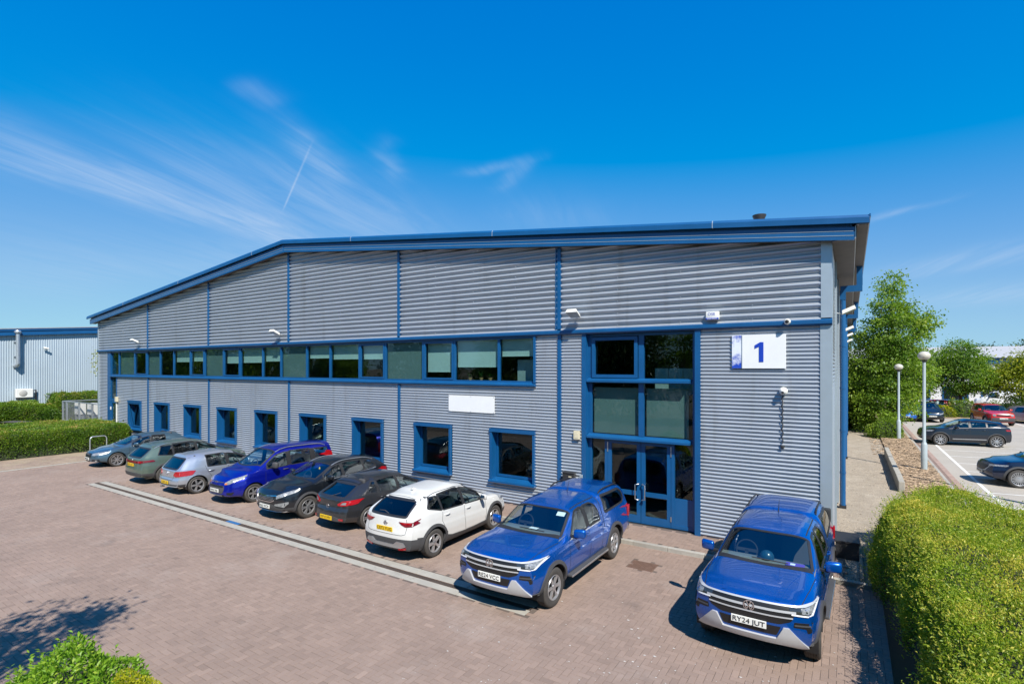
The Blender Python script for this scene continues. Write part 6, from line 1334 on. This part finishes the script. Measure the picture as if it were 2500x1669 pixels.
L_clip = leafmat('clipped_hedge_leaf', (.045, .13, .015), (.18, .28, .022), (.46, .31, .10), .38)
L_tree = leafmat('tree_leaf', (.07, .155, .02), (.24, .35, .035), (.44, .45, .07), .48)
L_dark = leafmat('dark_leaf', (.02, .055, .01), (.075, .14, .02), None, .33)
L_bright = leafmat('bright_leaf', (.08, .19, .012), (.20, .36, .025), (.36, .46, .05), .40)
L_gold = leafmat('golden_leaf', (.20, .24, .012), (.48, .46, .02), (.62, .56, .05), .42)
L_acer = leafmat('yellow_green_leaf', (.09, .15, .012), (.32, .34, .018), (.70, .58, .02), .45)

# loose hedge filling the lower right
P_R = [(1.05, -11), (1.08, -6), (.98, -3.6), (1.0, -2.0), (.95, -.6), (1.15, .8), (1.35, 2.1), (2.1, 2.9), (3.2, 2.3), (3.9, 1.1), (5.2, .8), (5.2, -11)]
hedge('loose_hedge', 'broad untrimmed yellow-green hedge beside the blue pickup at the corner', P_R, 1.62, .8, .050, 2100, L_hedge, lump=.17, shoots=5200, tone0=.46, toneh=.45, width=.40, near=lambda P: (P[:, 1] > -9.6) & (P[:, 0] < 2.2 + .27 * (P[:, 1] + 11)), edge=.9, freq=1.1, nexp=2.4)
# clipped hedges at the left
hedge('clipped_hedge', 'long clipped hedge with tan new growth beside the brick path', [(-41.6, -13), (-35.75, -13), (-35.55, -6), (-35.5, -1.2), (-36.2, -.75), (-41.6, -.75)], 1.36, .6, .085, 520, L_clip, lump=.06, tone0=.36, toneh=.42, edge=1.8, near=lambda P: P[:, 1] > -9.5, shoots=300)
hedge('clipped_hedge', 'tall rounded clipped hedge behind the long hedge, left of the mesh cage', [(-53.5, -9), (-47.6, -9), (-47.2, -1.5), (-48.6, -.5), (-53.5, -.5)], 2.08, 1.3, .11, 330, L_clip, lump=.12, tone0=.34, toneh=.25, edge=1.6)
hedge('clipped_hedge', 'ragged hedge against the pale neighbouring building behind the mesh cage', [(-56.8, .9), (-54.2, 1.2), (-53.6, 3), (-53.6, 9), (-56.8, 9)], 2.55, .8, .12, 260, L_clip, lump=.14, shoots=260, tone0=.42, toneh=.25, edge=1.4)
# shrubs at the lower left corner
shrub('green_shrub', 'bright green leafy shrub at the edge of the paving', -7.58, -12.58, .90, 1.18, .065, 15000, L_bright, None, .5, .42)
b = bpy.data.objects['green_shrub']; k = 60; PP = []; DD = []
for i in range(k):
    a = random.uniform(0, 6.28); r_ = random.uniform(.1, .8); z = 1.22 * math.sqrt(max(0, 1 - (r_ / .95) ** 2)); h = random.uniform(.08, .28)
    for j in range(10): PP.append((r_ * math.cos(a), r_ * math.sin(a), z - .05 + h * j / 9)); q = random.uniform(0, 6.28); DD.append((math.cos(q), math.sin(q), .8))
leaf_field('shoots', np.array(PP), np.array(DD), .07, L_bright, rng.uniform(.5, 1, len(PP)), b, .40, kind='stuff')
shrub('golden_shrub', 'small rounded golden yellow shrub beside the bright green shrub', -6.98, -12.12, .46, .93, .03, 14000, L_gold, None, .45, .5, lump=.06)
# trees and shrubs beyond the planting bed
tree('tall_tree', 'tall leafy tree rising to a narrow top beside the gravel path', (2.7, 31.0, 0), 11.6, [(-.4, 0, 2.2, 2.15, 2.3, 2.2), (.1, .2, 4.6, 2.75, 2.5, 2.2), (.2, 0, 6.9, 2.1, 2.0, 1.8), (.1, 0, 8.8, 1.35, 1.3, 1.5), (.1, 0, 10.5, .65, .65, 1.2), (2.1, .3, 8.0, .9, .7, .45)], 560, 64, .18, L_tree, .20, .30, shell=.35)
tree('path_tree', 'dark bushy tree closing the far end of the gravel path', (.6, 38.0, 0), 7.5, [(0, 0, 2.4, 2.0, 2.0, 2.3), (.2, 0, 5.0, 2.2, 2.0, 2.4)], 190, 60, .19, L_dark, .14, .42)
shrub('yellow_bush', 'yellow-green bush at the end of the path under the tall tree', .9, 33.5, 1.0, 3.2, .14, 4200, L_acer, None, .45)
shrub('bed_shrub', 'low leafy shrub at the foot of the tall tree', 2.35, 27.6, 1.0, 1.35, .11, 4200, L_tree, None, .42)
tree('round_tree', 'round-crowned young tree in front of the far white building', (9.6, 53.2, 0), 7.4, [(0, 0, 3.9, 2.7, 2.6, 1.7), (.1, 0, 5.4, 2.0, 1.9, 1.5), (.1, 0, 6.6, 1.0, 1.0, .9), (1.4, 0, 3.2, 1.6, 1.4, .8)], 290, 60, .20, L_tree, .16, .40, tone0=.40)
tree('golden_tree', 'yellow-leaved spreading tree at the right of the far white building', (14.9, 53.5, 0), 6.6, [(0, 0, 3.4, 3.3, 3.0, 2.0), (.8, 0, 5.2, 2.6, 2.2, 1.5), (-1.6, 0, 4.0, 1.6, 1.4, .9)], 320, 60, .20, L_acer, .16, .42, tone0=.62)
tree('lot_tree', 'green tree between the tall tree and the round-crowned tree', (5.6, 52.5, 0), 7.2, [(0, 0, 3.6, 2.2, 2.0, 2.2), (0, 0, 5.6, 1.6, 1.5, 1.5)], 200, 55, .20, L_tree, .15, .42)
G3 = 'low shrubs on the verge behind the car park'
for i, (x, y, r_, h, mt, lb) in enumerate([(5.2, 50.2, 1.4, 1.5, L_dark, 'dark green verge shrub behind the black people carrier'), (7.6, 49.6, 1.3, 1.1, L_acer, 'low yellowish verge shrub between the black people carrier and the red SUV'), (9.4, 50.6, 1.5, 1.6, L_clip, 'grey-green verge shrub behind the trunk of the round-crowned tree'), (11.2, 49.8, 1.3, 1.5, L_tree, 'leafy verge shrub behind the red SUV'), (13.2, 51.5, 1.5, 1.7, L_dark, 'dark verge shrub under the yellow-leaved tree'), (15.6, 50.8, 1.7, 1.4, L_dark, 'dark verge shrub behind the mauve-silver hatchback')]):
    shrub('verge_shrub', lb, x, y, r_, h, .16, 2600, mt, G3, .42)
G4 = 'trees on the skyline behind the far building'
for x, y, h, lb in ((24, 128, 9.4, 'low dark tree showing over the far roof'), (31, 131, 10.6, 'taller dark tree showing over the far roof beside the mast'), (12, 132, 9.0, 'dark tree on the skyline behind the round-crowned tree')):
    tree('skyline_tree', lb, (x, y, 0), h, [(0, 0, h * .55, 4.5, 4, h * .4)], 90, 50, .42, L_dark, .25, .9, group=G4)
# a light-leaved sapling by the left corner of the warehouse
tree('corner_sapling', 'thin sapling with pale yellow leaves at the far left corner of the warehouse', (-47.2, 1.74, 0), 6.6, [(.2, .3, 4.9, .9, .9, .9), (.0, .1, 5.6, .7, .7, .5)], 44, 22, .13, L_acer, .06, .26, tone0=.7)
# trees across the road behind the viewer: their reflections and shadows are what the photograph shows of them
G5 = 'trees behind the viewpoint, mirrored in the windows'
rt = []
for i, h in enumerate((10, 10.5, 9.5)):
    rt.append(tree('roadside_tree', 'broad dark roadside tree standing across from the building front', (-8 * i - 1, -33, 0), h, [(0, 0, h * .40, 3.6, 3.0, h * .36), (.3, 0, h * .68, 2.8, 2.4, h * .30)], 150, 50, .34, (L_dark, L_tree, L_dark)[i], .22, .62, group=G5))
for i in range(26):
    x = 15 - 7.0 * i
    if i in (2, 3, 4): continue
    c = copytree(rt[i % 3]); c.location = (x + random.uniform(-1.5, 1.5), -33 + random.uniform(-2.5, 2.5), 0); c.rotation_euler.z = random.uniform(0, 6.28); q = random.uniform(.85, 1.2); c.scale = (q, q, q)
tree('corner_tree', 'slender tree casting its shadow over the lower left paving', (-7.6, -15.5, 0), 7.6, [(-.2, 0, 4.5, 1.5, 1.25, 1.2), (.2, 0, 6.2, 1.3, 1.15, 1.3)], 60, 60, .14, L_tree, .10, .20)
# ------------------------------------------------------------------ neighbouring buildings
nb = thing('neighbour_building', 'pale ribbed metal building with blue verge behind the left hedges', 'building', (-58, 12, 0))
def nz_top(y): return 9.02 - .0865 * abs(y)
mb = MB(); n = int(36 / .155 * 6); V = []
for i in range(n + 1):
    y = -18 + 36 * i / n; x = .045 * (.5 - .5 * math.cos(2 * math.pi * y / .155)) ** .8; V += [(x, y, 0), (x, y, nz_top(y) - .45)]
mb.add(V, [(2 * i, 2 * i + 2, 2 * i + 3, 2 * i + 1) for i in range(n)]); mb.build('ribbed_wall', M['clad_pale'], nb, smooth=60)
for s in (-1, 1):
    for (x0, x1, h0, h1, nm, mt) in ((0, .30, -.56, -.02, 'verge_fascia', 'blue'), (0.0, .36, -.19, -.10, 'verge_trim', 'blue'), (-40, .34, -.02, .05, 'roof_slope', 'roof')):
        V = [(x, y, nz_top(y) + h) for y in (0, s * 18.3) for x, h in ((x0, h0), (x1, h0), (x1, h1), (x0, h1))]
        MB().add(V, [(0, 1, 2, 3), (4, 7, 6, 5), (0, 4, 5, 1), (1, 5, 6, 2), (2, 6, 7, 3), (3, 7, 4, 0)]).build(nm, M[mt], nb)
MB().box(-40, 0, -18, 18, 0, 6.8).build('body', M['clad_pale'], nb)
fp = MB(); fp.tube([(.42, 0, 5.0), (.42, 0, 7.55)], .14, 14); fp.tube([(.42, 0, 5.0), (.42, -.05, 4.88), (.05, -.1, 4.8)], .15, 12); fp.lathe([(.14, 0), (.20, .03), (.24, .16), (.17, .28), (0, .30)], 16, 'z', (.42, 0, 7.5))
t = thing('flue_pipe', 'tall galvanised flue pipe with round cowl on the pale ribbed wall', 'flue', (-58, -.6, 0)); fp.build('pipe', M['galv'], t, smooth=50)
for z in (5.6, 6.8): MB().box(.05, .45, -.17, .17, z, z + .05).build('bracket', M['galv'], t)
t = thing('air_conditioner', 'white wall-mounted air conditioner with round fan on the pale wall', 'air conditioner', (-57.95, -.1, 2.2)); MB().box(.05, .42, -.62, .46, .0, .72, bev=.03).build('case', M['whitep'], t)
MB().lathe([(.27, .425), (.25, .44), (.06, .445), (0, .45)], 22, 'x', (0, -.18, .36)).build('fan_grille', pm('fan_grey', (.42, .41, .38), .5), t, smooth=40); MB().tube([(.2, .5, .55), (.15, .7, .6), (.1, .72, .2), (.08, .72, -1.6)], .05, 8).build('pipework', M['dark'], t, smooth=50); MB().box(.0, .4, -.5, -.42, -.12, .0).build('bracket', M['dark'], t)
t = thing('security_camera', 'small bullet camera on the pale ribbed wall', 'camera', (-57.95, 1.3, 6.3)); MB().tube([(0, 0, 0), (.25, .0, -.02)], .03, 8).build('arm', M['whitep'], t); MB().tube([(.2, -.22, .10), (.28, .12, .02)], .08, 10).build('housing', M['whitep'], t, smooth=50)
# mesh cage with condensers
cg = thing('mesh_cage', 'galvanised mesh cage around the air-conditioning condensers', 'cage', (-47.2, .4, 0))
for x in (-3.8, -3.0, -.6, 1.8, 3.8):
    MB().box(x - .05, x + .05, -.05, .05, 0, 2.12).build('post', M['galv'], cg)
MB().box(-3.8, 3.8, -.04, .04, 2.06, 2.13).build('rail', M['galv'], cg); MB().box(-3.8, 3.8, -.03, .03, .62, .67).build('rail', M['galv'], cg); MB().box(-3.84, -3.76, 0, 3.2, 2.06, 2.13).build('rail', M['galv'], cg)
MB().box(-3.84, -3.76, 3.1, 3.2, 0, 2.12).build('post', M['galv'], cg)
w_ = MB()
for i in range(76): x = -3.8 + i * .10; w_.box(x - .003, x + .003, -.012, -.006, .05, 2.1)
for i in range(21): z = .08 + i * .10; w_.box(-3.8, 3.8, -.006, 0, z - .003, z + .003)
for i in range(40): y = i * .08; w_.box(-3.806, -3.80, y - .004, y + .004, .05, 2.1)
w_.build('wire_mesh', M['galv'], cg, kind='stuff')
def condenser(x, y, z, label):
    t = thing('condenser_unit', label, 'condenser', (x, y, z)); MB().box(-.5, .5, -.2, .2, 0, .85, bev=.02).build('case', M['whitep'], t); g = MB()
    for i in range(7): g.box(-.05, .46, -.205, -.2, .12 + i * .09, .16 + i * .09)
    g.build('louvres', pm('louvre_grey', (.45, .46, .45), .6), t, kind='stuff')
    if z > .3:
        for sx in (-.42, .42): MB().box(sx - .03, sx + .03, -.18, .18, -z, 0).build('stand_leg', M['galv'], t)
condenser(-49.0, .85, 1.15, 'white condenser raised on a steel stand in the middle of the mesh cage'); condenser(-46.9, .95, 1.2, 'white condenser raised on a stand by the warehouse wall in the cage'); condenser(-45.6, .75, .05, 'white condenser standing on the ground inside the mesh cage')
# picnic table between the hedges
pt = thing('picnic_table', 'weathered dark wooden picnic table between the two left hedges', 'table', (-45.6, -3.6, 0), R(20)); mw = pm('weathered_timber', (.07, .065, .06), .9, var=.3, vscale=4)
for i in range(5): MB().box(-.9, .9, -.36 + i * .145, -.36 + i * .145 + .13, 1.12, 1.16).build('plank', mw, pt)
for s in (-1, 1):
    for k in range(2): MB().box(-.9, .9, s * .78 + k * .13 - .12, s * .78 + k * .13, .52, .56).build('bench_plank', mw, pt)
    for xx in (-.7, .7): MB().add([(xx - .03, s * .2, 1.12), (xx + .03, s * .2, 1.12), (xx + .03, s * .3, 1.12), (xx - .03, s * .3, 1.12), (xx - .03, s * .62, 0), (xx + .03, s * .62, 0), (xx + .03, s * .74, 0), (xx - .03, s * .74, 0)], [(0, 1, 2, 3), (4, 7, 6, 5), (0, 4, 5, 1), (1, 5, 6, 2), (2, 6, 7, 3), (3, 7, 4, 0)]).build('leg', mw, pt)
# bicycle loop
bl = thing('bicycle_loop', 'grey tubular bicycle loop in front of the clipped hedge', 'bicycle stand', (-34.3, -3.05, 0)); r_ = .16; pts = [(0, -.38, -.1), (0, -.38, .78)] + [(0, -.38 + r_ - r_ * math.cos(a), .78 + r_ * math.sin(a)) for a in np.linspace(.2, 1.57, 6)] + [(0, .38 - r_ + r_ * math.sin(a), .78 + r_ * math.cos(a)) for a in np.linspace(0.0, 1.4, 6)] + [(0, .38, .78), (0, .38, -.1)]
MB().tube(pts, .026, 10).build('hoop', M['galv'], bl, smooth=50)
for s in (-1, 1): MB().lathe([(.07, 0), (.07, .012), (.03, .014)], 14, 'z', (0, s * .38, 0)).build('base_plate', M['galv'], bl)
# globe lamps
m_globe = pm('opal_globe', (.50, .47, .39), .25, 0, coat=.6, var=.12, vscale=3); m_lampw = pm('lamp_inner', (.62, .58, .46), .5)
m_post = pm('lamp_post_paint', (.36, .42, .44), .5, .1, var=.08)
def lamp(x, y, h, label, r=.245):
    t = thing('street_lamp', label, 'lamp post', (x, y, .1), 0, 'globe lamps along the car park')
    p = MB(); p.lathe([(.12, -.1), (.12, 1.15), (.105, 1.2), (.065, 1.28), (.06, h - .55), (.055, h - .5)], 16); p.build('post', m_post, t, smooth=40)
    MB().box(-.125, -.11, -.05, .05, .35, .75).build('hatch', M['grey_trim'], t)
    MB().lathe([(.06, h - .55), (.12, h - .5), (.13, h - .46), (.0, h - .46)], 16).build('collar', M['dark'], t, smooth=40)
    MB().lathe([(.0, h - .46)] + [(r * math.sin(a), h - .46 + r * .82 * (1 - math.cos(a))) for a in np.linspace(.4, math.pi, 12)], 22).build('globe', m_globe, t, smooth=True)
    MB().lathe([(.0, h - .44), (.10, h - .43), (.11, h - .30), (.17, h - .24), (.16, h - .2), (0, h - .16)], 16).build('lantern', m_lampw, t, smooth=40)
lamp(3.2, 14.9, 5.40, 'globe street lamp on the mulch bed, nearer the loose hedge'); lamp(3.03, 26.9, 4.90, 'globe street lamp by the tall tree at the far end of the bed'); lamp(5.95, 9.6, 6.35, 'tall globe street lamp inside the car park beyond the loose hedge')
# odds and ends by the corner of the warehouse
t = thing('storage_crate', 'black plastic crate on the gravel by the corner of the warehouse', 'crate', (.34, .55, .06)); 
for bx in ((-.24, .24, -.42, -.40, 0, .42), (-.24, .24, .40, .42, 0, .42), (-.24, -.22, -.40, .40, 0, .42), (.22, .24, -.40, .40, 0, .42)): MB().box(*bx).build('side_panel', M['dark'], t)
MB().box(-.22, .22, -.40, .40, 0, .03).build('base', M['dark'], t); MB().box(-.26, .26, -.44, .44, .40, .44).build('lid', M['dark'], t)
t = thing('wall_bin', 'black wall-mounted box with rounded face on the grey corner flashing', 'box', (-.10, -.06, .95)); MB().box(-.11, .11, -.16, .0, -.05, .36, bev=.03).build('case', M['dark'], t, smooth=40); MB().lathe([(.07, -.17), (.05, -.15), (0, -.15)], 14, 'y', (0, 0, .06)).build('opening', M['black'], t)
t = thing('timber_edging', 'weathered timber edging board along the gravel by the corner', 'edging', (.62, .2, .06)); mwd = pm('pale_timber', (.30, .25, .18), .9, var=.25)
MB().box(-.03, .03, -1.5, 1.4, -.05, .09).build('board', mwd, t); MB().box(-.05, .0, .9, 1.0, -.05, .30).build('peg', mwd, t)
# far building on the right
fb = thing('far_building', 'white two-storey business unit with blue bands and pale pitched roof beyond the trees', 'building', (20, 72, 0))
m_fw = pm('far_white_cladding', (.66, .67, .68), .6, var=.04)
MB().box(-22, 40, 0, 26, 0, 5.2).build('wall', m_fw, fb); MB().box(-22.2, 40.2, -.25, 0, 5.2, 5.9).build('fascia', M['blue'], fb)
MB().add([(-22.4, -.5, 5.9), (40.4, -.5, 5.9), (40.4, 13, 7.7), (-22.4, 13, 7.7), (-22.4, 26, 5.9), (40.4, 26, 5.9)], [(0, 1, 2, 3), (3, 2, 5, 4), (0, 3, 4), (1, 5, 2)]).build('roof', pm('pale_roof', (.42, .41, .40), .6, var=.06), fb)
MB().box(-2.5, 3.0, 3.0, 3.05, 6.52, 6.56).build('rooflight', M['dark'], fb)
m_fg = pm('far_glass', (.012, .018, .024), .08, 0, coat=1)
for i in range(16):
    x = -21 + i * 3.8
    f = MB().box(x, x + 2.6, -.06, .0, .5, 2.2); wn = f.build('window', M['blue'], fb); MB().box(x + .15, x + 2.45, -.075, -.065, .65, 2.05).build('pane', m_fg, wn)
    f = MB().box(x - .3, x + 3.2, -.06, .0, 3.3, 4.5); wn = f.build('window', M['blue'], fb)
    for k in range(3): MB().box(x - .2 + k * 1.12, x - .2 + k * 1.12 + 1.0, -.075, -.065, 3.4, 4.4).build('pane', m_fg, wn)
for i in range(9): MB().box(-21.6 + i * 7.0, -21.4 + i * 7.0, -.10, -.0, 0, 5.2).build('cover_strip', M['blue'], fb)
ms = thing('phone_mast', 'slim white mast on the skyline beside the taller dark tree', 'mast', (33.0, 128, 0)); MB().tube([(0, 0, 0), (0, 0, 11.0)], .25, 8).build('pole', M['grey_trim'], ms); MB().tube([(0, 0, 11.0), (0, 0, 13.2)], .55, 10).build('head', M['white'], ms)
